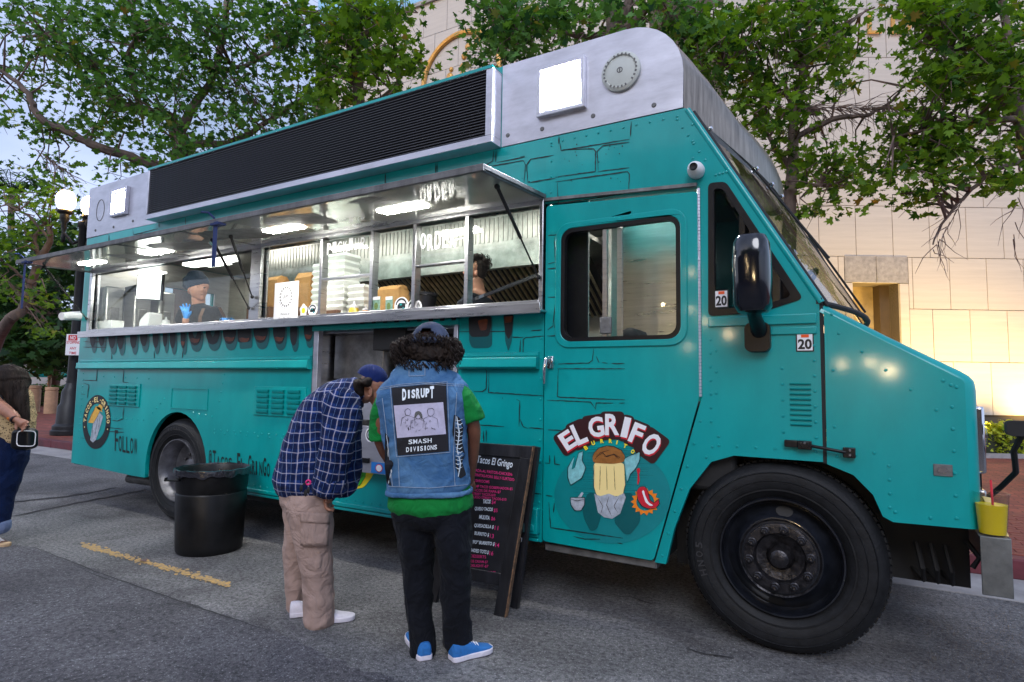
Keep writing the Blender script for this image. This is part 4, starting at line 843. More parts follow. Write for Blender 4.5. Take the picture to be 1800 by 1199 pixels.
# ================================================================ THINGS ON THE COUNTER
def thing_mesh(mb, name, mat, label, cat, group=None, **k): o = mb.build(name, mat, None, **k); return tag(o, label, cat, group)
CY = .22
def clam(x0, x1, y0, z, lab):
    q = MB(); a, b_ = x0+.012, x1-.012
    for (s0, s1, zz0, zz1) in ((0.012, 0, z, z+.028), (0, .012, z+.030, z+.056)):
        vs = [(a+s0 if k in (0, 3) else b_-s0, y0+s0 if k < 2 else y0+.2-s0, zz0) for k in range(4)]+[(a+s1-.006 if k in (0, 3) else b_-s1+.006, y0+s1 if k < 2 else y0+.2-s1, zz1) for k in range(4)]
        q.add(vs, [(0, 3, 2, 1), (4, 5, 6, 7), (0, 1, 5, 4), (1, 2, 6, 5), (2, 3, 7, 6), (3, 0, 4, 7)])
    thing_mesh(q, 'foam_box', MT['foam'], lab, 'takeaway box', 'white foam takeaway boxes stacked on the counter')
for nm, x0, x1, y0, zb, n in (('left stack', -3.98, -3.74, .30, 2.03, 8), ('middle stack', -3.74, -3.46, .22, 1.965, 10), ('right stack', -3.46, -3.24, .24, 1.90, 6)):
    for k in range(n):
        z = zb+.057*k
        if z > 2.55: break
        clam(x0+random.uniform(-.006, .006), x1+random.uniform(-.006, .006), y0, z, ('white foam box, %s in the %s beside the PICK-UP pane' % ('lowest' if k == 0 else 'topmost' if k == n-1 or z+.057 > 2.55 else ['', 'second', 'third', 'fourth', 'fifth', 'sixth', 'seventh', 'eighth', 'ninth'][k]+' from the bottom', nm)))
MT['cardboard'] = M('brown cardboard', srgb(112, 80, 62), .8, 0, .15, 10)
for x0, x1, y0, z1, lb in ((-4.75, -4.42, .2, 2.10, 'brown cardboard box behind the left pane beside the folded paper'), (-4.22, -3.99, .24, 2.08, 'brown cardboard box behind the white poster'), (-3.98, -3.5, .18, 2.02, 'long brown cardboard box under the foam boxes')):
    thing_mesh(MB().box(x0, x1, y0, y0+.22, 1.857, z1), 'cardboard_box', MT['cardboard'], lb, 'box', 'cardboard boxes along the counter', bevel=.004)
def bag(x, y, w, h, lab, z=1.857):
    q = MB(); P = []
    for t, s in ((0, 1), (.3, 1.04), (.6, .98), (.85, .9), (1, .93)):
        P.append([(x+sx*w/2*s+random.uniform(-.008, .008), y+sy*w*.3*s*(1 if t < .9 else .4), z+h*t+random.uniform(-.006, .006)) for sx, sy in ((-1, -1), (0, -1.1), (1, -1), (1.05, 0), (1, 1), (0, 1.08), (-1, 1), (-1.05, 0), (-1, -1))])
    q.grid(P); thing_mesh(q, 'paper_bag', MT['paper'], lab, 'bag', 'brown paper bags on the counter', smooth=False)
bag(-4.52, .34, .26, .30, 'folded brown paper bag standing on a cardboard box in the left window', 2.11); bag(-4.13, .40, .24, .34, 'tall brown paper bag behind the white poster', 2.09); bag(-3.08, .42, .26, .26, 'brown paper bag right of the foam boxes under the PICK-UP pane', 1.97)
def bottle(x, y, h, mat, lab, grp='squeeze bottles on the counter'):
    r = h*.20; o = empty('squeeze_bottle', (x, y, 1.883 if y < .07 else 1.857), lab, 'bottle', grp); z = o.location.z
    MB().rev([(0, 0), (r, 0), (r, h*.66), (r*.8, h*.74), (r*.8, h*.76)], (x, y, z), 'z', 20).build('bottle_body', mat, o, smooth=True)
    MB().rev([(r*.86, h*.74), (r*.86, h*.82), (r*.3, h*.86), (r*.13, h), (0, h)], (x, y, z), 'z', 16).build('bottle_cap', MT['white'], o, smooth=True)
MT['mustard'] = M('yellow green sauce', srgb(205, 180, 40), .3, 0, .1, 10, coat=.5); MT['salsa'] = M('orange sauce', srgb(230, 150, 40), .3, 0, .1, 10, coat=.5)
p = at(610, 535, .03); bottle(p.x, .11, .21, MT['mustard'], 'yellow green sauce bottle with white cap under the PICK-UP pane'); p = at(639, 535, .1); bottle(p.x+.02, .11, .17, MT['salsa'], 'orange sauce bottle beside the second mullion')
p = at(292, 560, .2); bottle(p.x, .2, .22, MT['foam'], 'white squeeze bottle in the left serving window')
# black bucket with sticker, window stickers, poster, seed packets
bk = at(741, 532, .12); o = empty('black_bucket', (bk.x, .14, 1.857), 'black plastic bucket with a round food truck sticker by the ORDER pane', 'bucket')
MB().rev([(.0, 0), (.085, 0), (.105, .21), (.112, .215), (.112, .235), (.1, .235), (.09, .02), (0, .02)], (bk.x, .14, 1.857), 'z', 28).build('bucket_body', MT['blackpl'], o, smooth=True)
def truck_sticker(cx, cz, r, y, par, z_=1):
    q = MB(); q.flat([ell(cx, cz, r, r*.95, 24)], side(-y)); s_ = q.build('truck_sticker', MT['whitepr'], par)
    q = MB(); q.flat([rpoly([(cx-r*.55, cz-r*.35), (cx+r*.6, cz-r*.3), (cx+r*.55, cz+r*.25), (cx-r*.3, cz+r*.3), (cx-r*.55, cz)], r*.1)], side(-y+.001)); q.build('sticker_truck', MT['black'], s_)
    q = MB(); q.flat([[(cx-r*.2, cz+r*.02), (cx+r*.1, cz+r*.02), (cx+r*.1, cz+r*.2), (cx-r*.2, cz+r*.2)]], side(-y+.002)); q.flat([ell(cx+r*.3, cz-r*.35, r*.16, r*.16, 10)], side(-y+.002)); q.build('sticker_colour', MT['teal'], s_)
    q = MB()
    for k in range(13): a = PI*.92-k*PI*.84/12; q.flat([ell(cx+r*.72*math.cos(a), cz+r*.72*math.sin(a), r*.09, r*.14, 6)], side(-y+.002))
    q.build('sticker_rim_print', MT['black'], s_)
    return s_
truck_sticker(bk.x, 1.965, .075, .14-.108, o)
for px, py, r in ((705, 537, .07), (549, 545, .055)): p = at(px, py, 0); truck_sticker(p.x, p.z, r, .003, truck)
p = at(533, 546, 0); q = MB(); q.flat([[(p.x+(.045+.006*math.sin(5*a))*math.cos(a), p.z+(.055+.006*math.sin(5*a))*math.sin(a)) for a in np.linspace(0, 2*PI, 25)[:-1]]], side(-.003)); eg = q.build('egg_sticker', MT['whitepr'], truck); q = MB(); q.flat([ell(p.x, p.z, .022, .026, 14)], side(-.002)); q.build('egg_yolk', MT['yellowpr'], eg)
for px in (662, 684):
    p = at(px, 536, .0); o = tag(MB().box(p.x-.034, p.x+.034, -.004, .004, p.z-.065, p.z+.065).build('seed_packet', M('packet', srgb(120, 155, 140), .5, 0, .25, 40), None), 'small printed packet with a %s picture, propped in the order window' % ('green avocado' if px == 662 else 'green leaf, nearer the bucket'), 'packet', 'printed packets in the order window')
    q = MB(); q.flat([ell(p.x, p.z-.01, .02, .028, 14)], side(.006)); q.build('packet_picture', M('dull green print', srgb(96, 120, 60), .6, 0, .3, 60), o); q = MB(); q.box(p.x-.034, p.x+.034, -.0052, -.004, p.z+.04, p.z+.065); q.build('packet_header', MT['whitepr'], o)
a, b_ = at(484, 498, -.04), at(523, 560, -.04); po = tag(MB().box(a.x, b_.x, -.043, -.040, b_.z+.0, a.z).build('poster', MT['whitepr'], None), 'white paper poster with a dotted ring leaning in the serving window', 'poster')
cx, cz = (a.x+b_.x)/2, a.z-.13; q = MB()
for k in range(18): t = 2*PI*k/18; q.flat([ell(cx+.072*math.cos(t), cz+.082*math.sin(t), .008, .008, 8)], side(.045))
for k in range(26): t = 2*PI*k/26; q.flat([ell(cx+.09*math.cos(t), cz+.1*math.sin(t), .003, .003, 6)], side(.045))
put_text(q, 'JUPS', side(.045), .07, .03, cx-.035, cz-.015, 0, .3); put_text(q, 'Presents by', side(.045), .12, .024, cx-.06, cz-.165, 0, .4); put_text(q, 'Queso Mania Baking', side(.045), .17, .026, cx-.085, cz-.205, 0, .4)
q.build('poster_print', MT['greypr'] if 0 else M('grey ink', (.12, .12, .12), .7, 0, 0), po)
# things in the left window: napkin stacks, tray, screen
thing_mesh(MB().box(-7.38, -7.02, .10, .24, 1.857, 2.07), 'napkin_box', MT['foam'], 'wide white box at the left end of the left serving window', 'box', bevel=.006)
q = MB(); q.prism([rpoly([(-6.50, 1.857), (-6.30, 1.857), (-6.28, 2.13), (-6.36, 2.12), (-6.47, 2.05)], .03)], .12, .26); thing_mesh(q, 'napkin_holder', MT['white'], 'white curved napkin holder left of the white bottle', 'napkin holder', bevel=.006)
q = MB(); q.prism([[(-6.15, 1.857), (-5.0, 1.857), (-4.96, 1.99), (-6.2, 1.99)]], .27, .29); q.prism([[(-6.15, 1.857), (-5.0, 1.857), (-4.96, 1.99), (-6.2, 1.99)]], .40, .415); thing_mesh(q, 'steel_tray', MT['steel'], 'shallow steel tray behind the napkin holder', 'tray')
c = at(265, 505, .3); sc_ = empty('order_screen', (c.x, .3, c.z), 'white order screen on a black arm inside the left window', 'screen')
q = MB(); hx, hz = .26, .17; cs = [(-hx, hz*.95), (hx, hz*.75), (hx*.95, -hz), (-hx*1.02, -hz*.72)]
q.prism([[(c.x+u, c.z+v) for u, v in cs]], .28, .31); q.build('screen_case', MT['blackmt'], sc_)
q = MB(); q.flat([[(c.x+u*.94, c.z+v*.93) for u, v in cs]], side(-.278)); q.build('screen_glass', emission('screen white', (.95, 1, .97), 1.6), sc_)
MB().bar((c.x-.62, .36, c.z+.02), (c.x-.2, .33, c.z+.03), .05, .06).build('screen_arm', MT['blackmt'], sc_)
# slanted steel shelf in the right-hand window, black clipboard
q = MB(); q.bar(at(830, 528, .1), at(946, 483, .1), .02, .022); thing_mesh(q, 'steel_shelf', MT['chrome'], 'slanted polished steel shelf in the right-hand window pane', 'shelf')
q = MB(); q.box(-2.27, -2.08, .02, .1, 1.885, 1.935); thing_mesh(q, 'card_reader', MT['blackpl'], 'dark card reader lying under the ORDER pane', 'card reader', bevel=.006)
# cup of yellow drink on the bumper
cp = Vector((.889, -.005, .743)); cu = empty('drink_cup', cp, 'clear plastic cup of yellow drink with a red straw standing on the front bumper', 'cup')
MB().rev([(.0, .002), (.052, .002), (.066, .182), (.070, .184), (.070, .190), (.064, .190), (.050, .006), (0, .006)], cp, 'z', 32).build('cup_body', glass('clear plastic', (.9, .9, .88), .05, .15), cu, smooth=True)
MB().rev([(.0, .008), (.049, .008), (.059, .138), (0, .138)], cp, 'z', 32).build('yellow_drink', M('yellow lemonade', srgb(242, 214, 20), .25, 0, .05, emit=None), cu, smooth=True)
MB().tube([cp+Vector((.0, -.045, .05)), cp+Vector((.002, 0, .245))], .0045, 8).build('straw', MT['redpr'], cu, smooth=True)

# ================================================================ MENU BOARD AND BIN
BR = atz(888, 1086, 0); TR = at(937, 785, -.20); BL = atz(748, 1056, 0); TL = TR+(BL-BR)*.93
ex = (TR-TL).normalized(); ez = ((TR-BR)).normalized(); en = ex.cross(ez).normalized()
if en.y > 0: en = -en
bo = empty('menu_board', ((BL+BR)/2), 'black wooden A-frame menu board listing Tacos El Gringo prices in white and pink', 'menu board')
WB = (TR-TL).length; HB = (TR-BR).length
def bp(u, v, d=0): # u,v in metres on the board from the top left
    return TL.lerp(BL, v/HB)+(TR.lerp(BR, v/HB)-TL.lerp(BL, v/HB))*(u/WB)+en*d
MT['boardwood'] = M('black painted wood', (.014, .014, .017), .4, 0, .5, 12, .2, 40, aniso=(1, 1, .2))
MT['rawedge'] = M('worn raw wood edge', srgb(150, 112, 80), .8, 0, .4, 40, vcol=(.02, .018, .016))
MT['chalkb'] = M('chalkboard', (.012, .012, .015), .45, 0, .5, 5)
def slab(mb, u0, u1, v0, v1, d0, d1): P = [bp(u, v, d) for d in (d0, d1) for u, v in ((u0, v0), (u1, v0), (u1, v1), (u0, v1))]; mb.add(P, [(0, 3, 2, 1), (4, 5, 6, 7), (0, 1, 5, 4), (1, 2, 6, 5), (2, 3, 7, 6), (3, 0, 4, 7)])
fwd_ = .075
for nm, a in (('frame_rail', (0, WB, 0, fwd_)), ('frame_stile', (0, fwd_, fwd_, HB)), ('frame_stile', (WB-fwd_, WB, fwd_, HB)), ('frame_rail', (fwd_, WB-fwd_, HB*.76, HB*.83))):
    q = MB(); slab(q, *a, -.03, 0); q.build(nm, MT['boardwood'], bo, bevel=.003)
q = MB(); slab(q, fwd_, WB-fwd_, fwd_, HB*.76, -.02, -.012); q.build('chalk_panel', MT['chalkb'], bo)
q = MB(); slab(q, WB+.0005, WB+.002, 0, HB, -.03, -.0); slab(q, 0, WB, -.002, -.0005, -.03, 0); slab(q, WB-.004, WB+.0005, .0, HB, .0, .0012); q.build('worn_edge', MT['rawedge'], bo)
bk_ = MB(); top = TL.lerp(TR, .5)
for s0, s1 in ((TL, BL), (TR, BR)):
    b0 = s0-en*.05; e_ = Vector((s1.x-.03, s1.y+.17, 0)); bk_.bar(b0, e_, .03, .05)
bk_.bar(TL-en*.06-ez*.5, TR-en*.06-ez*.5, .03, .05); 
bb = bk_.build('rear_leg_frame', MT['boardwood'], bo)
q = MB(); q.tube([bp(WB+.004, HB*.54, -.01), bp(WB+.02, HB*.54, -.005), bp(WB+.022, HB*.56, -.005), bp(WB+.01, HB*.565, -.005)], .003, 6); q.build('wire_hook', MT['chrome'], bo)
def fbd(ox, oy, sc, d):
    P0 = bp(0, 0, d)
    def fn(u, v):
        r_ = ray(ox+u/sc, oy+v/sc); return CAM+r_*((P0-CAM).dot(en)/r_.dot(en))
    return fn
sB = 654/180; f0_ = fbd(780, 770, sB, -.0105); wt, pk = MB(), MB()
def line(mb, s, x0, y0, x1, y1, h, bold=.0, sh=0.0, fn=f0_):
    d = Vector((x1-x0, y1-y0)); L_ = d.length; d.normalize(); put_text(mb, s, lambda u, v: fn(x0+d.x*u+v*.0, y0+d.y*u-v), L_, h, 0, 0, bold, sh)
line(wt, 'Tacos El Gringo', 215, 172, 440, 205, 62, .015, .35)
for s, x0, y0, x1, y1 in (('-ASADA-AL PASTOR-CHICKEN-', 175, 212, 440, 243), ('-CARNITAS-PORK BELLY-SURTIDO', 172, 240, 450, 276), ('-MUSHROOMS', 170, 278, 292, 290), ('SHRIMP TACO GOBERNADOR-$5', 165, 315, 440, 336), ('3 TACOS DE PAPA-$7', 165, 340, 365, 356), ('3 STREET TACOS-$10', 168, 365, 330, 376), ('QUESO STREET TACOS-$10', 175, 386, 400, 404), ('DESSERTS', 172, 762, 270, 770), ('ICE CREAM-$7', 168, 796, 282, 803), ('DELIGHT-$7', 168, 824, 285, 830), ('CHURROS N CREAM-$7', 150, 860, 330, 870)): line(pk, s, x0, y0, x1, y1, 19, .01)
for s, x0, y0, x1, y1, p_, ax_, ay_ in (('TACOS', 252, 418, 300, 420, '$4', 305, 424), ('QUESO TACOS', 198, 465, 314, 472, '$5', 318, 476), ('MULITA', 225, 516, 292, 524, '$6', 302, 528), ('QUESADILLA $', 195, 572, 320, 584, '11', 324, 586), ('BURRITO $', 195, 622, 290, 634, '13', 294, 638), ('"GRIFO" BURRITO $', 150, 674, 326, 692, '14', 328, 696), ('LOADED TOTS $', 158, 728, 288, 746, '16', 290, 748)): line(wt, s, x0, y0, x1, y1, 27, .03, .3); line(pk, p_, ax_, ay_, ax_+26, ay_+3, 27, .005, .15)
wt.build('white_chalk_lettering', MT['chalk'], bo); pk.build('pink_chalk_lettering', MT['pinkpr'], bo)
# rubbish bin
_db = (atz(370, 977, 0)-CAM).dot(Vector((-math.sin(YAW), math.cos(YAW), 0)))+.19; _w = ray(371, 900); bc = CAM+_w*(_db/_w.dot(Vector((-math.sin(YAW), math.cos(YAW), 0)))); bc.z = 0
sB_ = (atz(370, 977, 0)-CAM).dot(CF)/F_PX
bn = empty('rubbish_bin', bc, 'black round plastic rubbish bin with a bin liner standing by the rear wheel', 'bin')
rb_, rt = .245, .285; hbn = .70
rt = 60*((bc-CAM).dot(CF)/F_PX); rb_ = 53*((bc-CAM).dot(CF)/F_PX); hbn = rt*2*1.18
MT['binpl'] = M('scuffed black bin plastic', (.007, .007, .0075), .38, 0, .5, 6, .08, 30, spec=.28)
q = MB(); q.rev([(0, 0), (rb_*.96, 0), (rb_, .015), (rb_*1.02, .06), (rb_+(rt-rb_)*.62, hbn*.70), (rt*.93, hbn*.72), (rt*.965, hbn*.80), (rt*.97, hbn*.93), (rt, hbn*.935), (rt*1.01, hbn*.955), (rt*1.01, hbn*.985), (rt*.98, hbn), (rt*.95, hbn*.985), (rt*.93, hbn*.8), (0, hbn*.6)], bc, 'z', 56); q.build('bin_body', MT['binpl'], bn, smooth=True)
hd_ = bc+Vector((.2, -.97, 0)).normalized()*rt*.99-_r*rt*.35; q = MB(); q.bar(hd_-_r*.06+Vector((0, 0, hbn*.895)), hd_+_r*.06+Vector((0, 0, hbn*.895)), .03, .012); q.bar(hd_-_r*.055+Vector((0, 0, hbn*.895)), hd_-_r*.05+Vector((0, 0, hbn*.93)), .03, .012); q.bar(hd_+_r*.055+Vector((0, 0, hbn*.895)), hd_+_r*.05+Vector((0, 0, hbn*.93)), .03, .012); q.build('bin_handle', MT['binpl'], bn, bevel=.003)
MT['liner'] = M('black liner film', (.02, .02, .026), .2, 0, .3, 10, .8, 25, coat=.6)
P = []
for (r, h_) in ((.93, .86), (.96, .97), (.975, 1.008), (1.018, 1.006), (1.03, .975), (1.025, .93)):
    P.append([(bc.x+rt*r*math.cos(a)*(1+.008*math.sin(a*23+h_*9)), bc.y+rt*r*math.sin(a)*(1+.008*math.sin(a*31)), hbn*(h_+(.012*math.sin(a*9)+.01*math.sin(a*17) if h_ < .95 else .004*math.sin(a*13)))) for a in np.linspace(0, 2*PI, 97)])
q = MB(); q.grid(P); P = [[(bc.x+rt*r*math.cos(a), bc.y+rt*r*math.sin(a), hbn*(.9-.25*(1-r))+.05*noise.noise((r*5*math.cos(a), r*5*math.sin(a), 3))) for a in np.linspace(0, 2*PI, 49)] for r in (.93, .75, .5, .25, .02)]; q.grid(P); q.build('bin_liner', MT['liner'], bn, smooth=True)
# ================================================================ PEOPLE
HF = Vector((-math.sin(YAW), math.cos(YAW), 0)); HR = Vector((math.cos(YAW), math.sin(YAW), 0)); UP = Vector((0, 0, 1))
def ath(px, py, D):
    d = ray(px, py); return CAM+d*(D/d.dot(HF))
class Fig:
    """a body laid out in the upright plane D metres in front of the camera; radii in photo pixels"""
    def __init__(s, D, side_=HR, fwd=HF): s.D = D; s.k = D/F_PX; s.side = side_; s.fwd = fwd
    ox = oy = 0
    def p(s, px, py, dd=0): return ath(px+s.ox, py+s.oy, s.D+dd)
def limb(mb, F, pts, n=18, ref=None, caps=True, sq=2.0):
    """pts: (px, py, depth, r_across, r_depth)"""
    P = [F.p(a[0], a[1], a[2]) for a in pts]; R = [(a[3]*F.k, a[4]*F.k) for a in pts]
    # smooth the path
    Q, S_ = [], []
    for i in range(len(P)-1):
        p0, p1, p2, p3 = P[max(0, i-1)], P[i], P[i+1], P[min(len(P)-1, i+2)]
        for t in (0, .25, .5, .75):
            c = .5*((2*p1)+(p2-p0)*t+(2*p0-5*p1+4*p2-p3)*t*t+(-p0+3*p1-3*p2+p3)*t**3); Q.append(c); e = t*t*(3-2*t); S_.append((R[i][0]+(R[i+1][0]-R[i][0])*e, R[i][1]+(R[i+1][1]-R[i][1])*e))
    Q.append(P[-1]); S_.append(R[-1]); ref = ref or F.side; rows = []
    def ring(c, d, rx, ry):
        x = ref-d*ref.dot(d)
        if x.length < .15: x = F.fwd-d*F.fwd.dot(d)
        x.normalize(); y = d.cross(x); row = []
        for k in range(n):
            a = 2*PI*k/n; ca, sa = math.cos(a), math.sin(a); e = 2/sq
            row.append(c+x*(rx*math.copysign(abs(ca)**e, ca))+y*(ry*math.copysign(abs(sa)**e, sa)))
        return row
    L = len(Q)
    for i in range(L):
        d = (Q[min(i+1, L-1)]-Q[max(i-1, 0)]).normalized()
        if i == 0 and caps:
            r = min(S_[0])
            for t in (80, 60, 35): a = math.radians(t); rows.append(ring(Q[0]-d*(r*.6*math.sin(a)), d, S_[0][0]*math.cos(a), S_[0][1]*math.cos(a)))
        rows.append(ring(Q[i], d, *S_[i]))
        if i == L-1 and caps:
            r = min(S_[-1])
            for t in (35, 60, 80): a = math.radians(t); rows.append(ring(Q[-1]+d*(r*.6*math.sin(a)), d, S_[-1][0]*math.cos(a), S_[-1][1]*math.cos(a)))
    b = len(mb.v); mb.v += [tuple(q) for r in rows for q in r]; m_ = len(rows)
    for i in range(m_-1):
        for k in range(n): k2 = (k+1) % n; mb.f.append((b+i*n+k, b+i*n+k2, b+(i+1)*n+k2, b+(i+1)*n+k))
    mb.f.append(tuple(b+k for k in range(n-1, -1, -1))); mb.f.append(tuple(b+(m_-1)*n+k for k in range(n)))
    mb.mi += [0]*(len(mb.f)-len(mb.mi)); return mb
def fuse(mb, vox, smooth=4, folds=0, fs=7., seed=0, dirn=(1, 1, 1), fine=0):
    """one continuous skin round overlapping volumes, then soft folds pressed into it"""
    me = mb.mesh('f'); ob = bpy.data.objects.new('f', me); COL.objects.link(ob)
    m1 = ob.modifiers.new('r', 'REMESH'); m1.mode = 'VOXEL'; m1.voxel_size = vox; m1.use_smooth_shade = True
    m2 = ob.modifiers.new('s', 'SMOOTH'); m2.iterations = smooth; m2.factor = .5
    dg = bpy.context.evaluated_depsgraph_get(); out = bpy.data.meshes.new_from_object(ob.evaluated_get(dg)); bpy.data.objects.remove(ob); bpy.data.meshes.remove(me)
    out.materials.clear()
    if folds:
        n = len(out.vertices); co = np.empty(n*3); out.vertices.foreach_get('co', co); co = co.reshape(-1, 3); nr_ = np.empty(n*3); out.vertices.foreach_get('normal', nr_); nr_ = nr_.reshape(-1, 3)
        dv = np.zeros(n)
        for i in range(n):
            q = Vector((co[i][0]*fs*dirn[0]+seed, co[i][1]*fs*dirn[1], co[i][2]*fs*dirn[2])); w = noise.noise(q*.5)*1.6
            a = noise.noise(Vector((q.x+w, q.y+w*.6, q.z-w))); r_ = 1-abs(a)*2.2
            dv[i] = (r_*r_*math.copysign(1, r_)*.75-.35)*folds + (fine*noise.noise(q*3.1) if fine else 0)
        co += nr_*dv[:, None]; out.vertices.foreach_set('co', co.ravel()); out.update()
    out.polygons.foreach_set('use_smooth', [True]*len(out.polygons)); return out
def part(name, me, mat, par, label=None): return link(name, me, mat, par, label)
def bvh(o):
    from mathutils.bvhtree import BVHTree
    M_ = wloc(o); return BVHTree.FromPolygons([v.co+M_ for v in o.data.vertices], [tuple(p.vertices) for p in o.data.polygons])
def drape(tree, off, D):
    """lay a flat patch, traced in the photo, on the cloth it is sewn to"""
    def fn(u, v):
        d = ray(u, v).normalized(); h = tree.ray_cast(CAM, d)
        return (h[0]-d*off) if h[0] is not None else CAM+ray(u, v)*(D/ray(u, v).dot(HF))
    return fn
def hand(F, wrist, dirp, palmn, size, mat, par, curl=.5, spread=.25, flip=1, name='hand'):
    """palm, four unequal bent fingers and a thumb; wrist a point, dirp towards the fingertips"""
    y = Vector(dirp).normalized(); z = (Vector(palmn)-y*Vector(palmn).dot(y)).normalized(); x = y.cross(z)*flip; mb = MB(); w = Vector(wrist)
    def tb(pts, rr): 
        n = 10; mb.tube(pts, rr, n)
    tb([w-y*size*.12, w+y*size*.1, w+y*size*.3, w+y*size*.46], [size*.15, size*.17, size*.2, size*.19]); 
    for sx in (-.16, -.05, .06, .16): tb([w+x*size*sx*.6+y*size*.08, w+x*size*sx*1.15+y*size*.46], [size*.085, size*.085])
    for i, (sx, L, sp) in enumerate(((-.2, .34, -1), (-.07, .44, -.35), (.06, .47, .25), (.19, .40, .9))):
        b_ = w+x*size*sx+y*size*.46; d = (y+x*sp*spread).normalized(); pts = [b_-d*size*.08, b_]; p = b_; a = curl*.35
        for s_, rr in ((.42, 1), (.32, 1), (.26, 1)):
            d = (d*math.cos(a)+z*math.sin(a)).normalized(); p = p+d*(L*size*s_); pts.append(p); a = curl
        tb(pts, [size*.07, size*.072, size*.066, size*.06, size*.048])
    b_ = w+x*size*.16+y*size*.1; d = (y*.6+x*.85+z*.25).normalized(); tb([w+y*size*.05, b_, b_+d*size*.2, b_+(d+y*.35+z*.2*curl).normalized()*size*.37], [size*.1, size*.095, size*.078, size*.055])
    return part(name, fuse(mb, size*.035, 3), mat, par)
def shoe(F, heel, toe, w, h, up_mat, sole_mat, par, nm='shoe', stripe=None):
    heel, toe = Vector(heel), Vector(toe); d = (toe-heel); L = d.length; d.normalize(); s_ = d.cross(UP).normalized()
    o_ = []
    for t, ww in ((0, .62), (.04, .78), (.15, .86), (.35, .80), (.55, .90), (.72, 1.0), (.86, .92), (.95, .68), (1.0, .25)): o_.append((t, ww*w/2))
    outl = [heel+d*(t*L)+s_*ww for t, ww in o_]+[heel+d*(t*L)-s_*ww for t, ww in reversed(o_)]
    q = MB(); n = len(outl); vs = [p+UP*.002 for p in outl]+[p*1.0+UP*.03 for p in outl]; q.add(vs, [tuple(range(n-1, -1, -1)), tuple(range(n, 2*n))]+[(i, (i+1) % n, (i+1) % n+n, i+n) for i in range(n)]); so = q.build('shoe_sole', sole_mat, par, bevel=.005)
    rows = []
    for t, ww, hh in ((.0, .5, .72), (.03, .68, .98), (.12, .8, 1.0), (.28, .78, 1.0), (.42, .76, .92), (.56, .82, .70), (.72, .9, .52), (.86, .84, .42), (.95, .6, .36), (.99, .3, .31)):
        c = heel+d*(t*L); row = []
        for k in range(13): a = PI*k/12; row.append(c+s_*(ww*w/2*math.copysign(abs(math.cos(a))**.7, math.cos(a)))+UP*(.028+(h*hh-.028)*math.sin(a)**.75))
        rows.append(row)
    q = MB(); q.grid(rows); q.add(rows[0], [tuple(range(13))]); q.build(nm, up_mat, par, smooth=True, weld=False)
    q = MB()
    for t in (.40, .47, .54, .61): z = h*(1.0-(t-.28)*1.15)+.004; c = heel+d*(t*L)+UP*z; q.tube([c-s_*.024-UP*.008, c+UP*.003, c+s_*.024-UP*.008], .0035, 6)
    q.build('shoe_laces', MT['whitepr'], par, smooth=True)
    return so
MT['denim'] = cloth('light blue denim', srgb(92, 132, 168), 420, .5, .3, .9, vcol=srgb(44, 86, 132), vs=7)
MT['green'] = cloth('green jersey', srgb(16, 122, 54), 500, .5, .1); MT['blacktr'] = cloth('black trousers', (.005, .006, .010), 400, .6, .3)
MT['khaki'] = cloth('khaki cotton', srgb(166, 142, 132), 400, .6, .12); MT['jeans'] = cloth('dark blue jeans', srgb(16, 38, 82), 420, .5, .3, vcol=srgb(8, 18, 44), vs=5)
MT['capblue'] = cloth('washed blue cap', srgb(74, 84, 108), 500, .2, .2, vcol=srgb(40, 50, 72)); MT['navy'] = cloth('navy cap', srgb(20, 38, 92), 500, .2, .15)
MT['blacktee'] = cloth('black jersey', (.012, .015, .022), 500, .5, .2); MT['glove'] = M('blue nitrile glove', srgb(50, 140, 220), .35, 0, .08, 20, .2, 50)
MT['strapbr'] = M('brown leather', srgb(96, 66, 48), .5, 0, .2, 30); MT['sneak'] = M('blue canvas', srgb(36, 108, 176), .8, 0, .12, 60, .2, 300); MT['patch'] = M('black patch cloth', (.01, .01, .014), .9, 0, .2, 60, .3, 300)
MT['stitch'] = M('pale stitching', srgb(150, 165, 185), .9, 0, .2, 60); MT['whsole'] = M('white rubber', srgb(220, 215, 225), .5, 0, .08, 30)
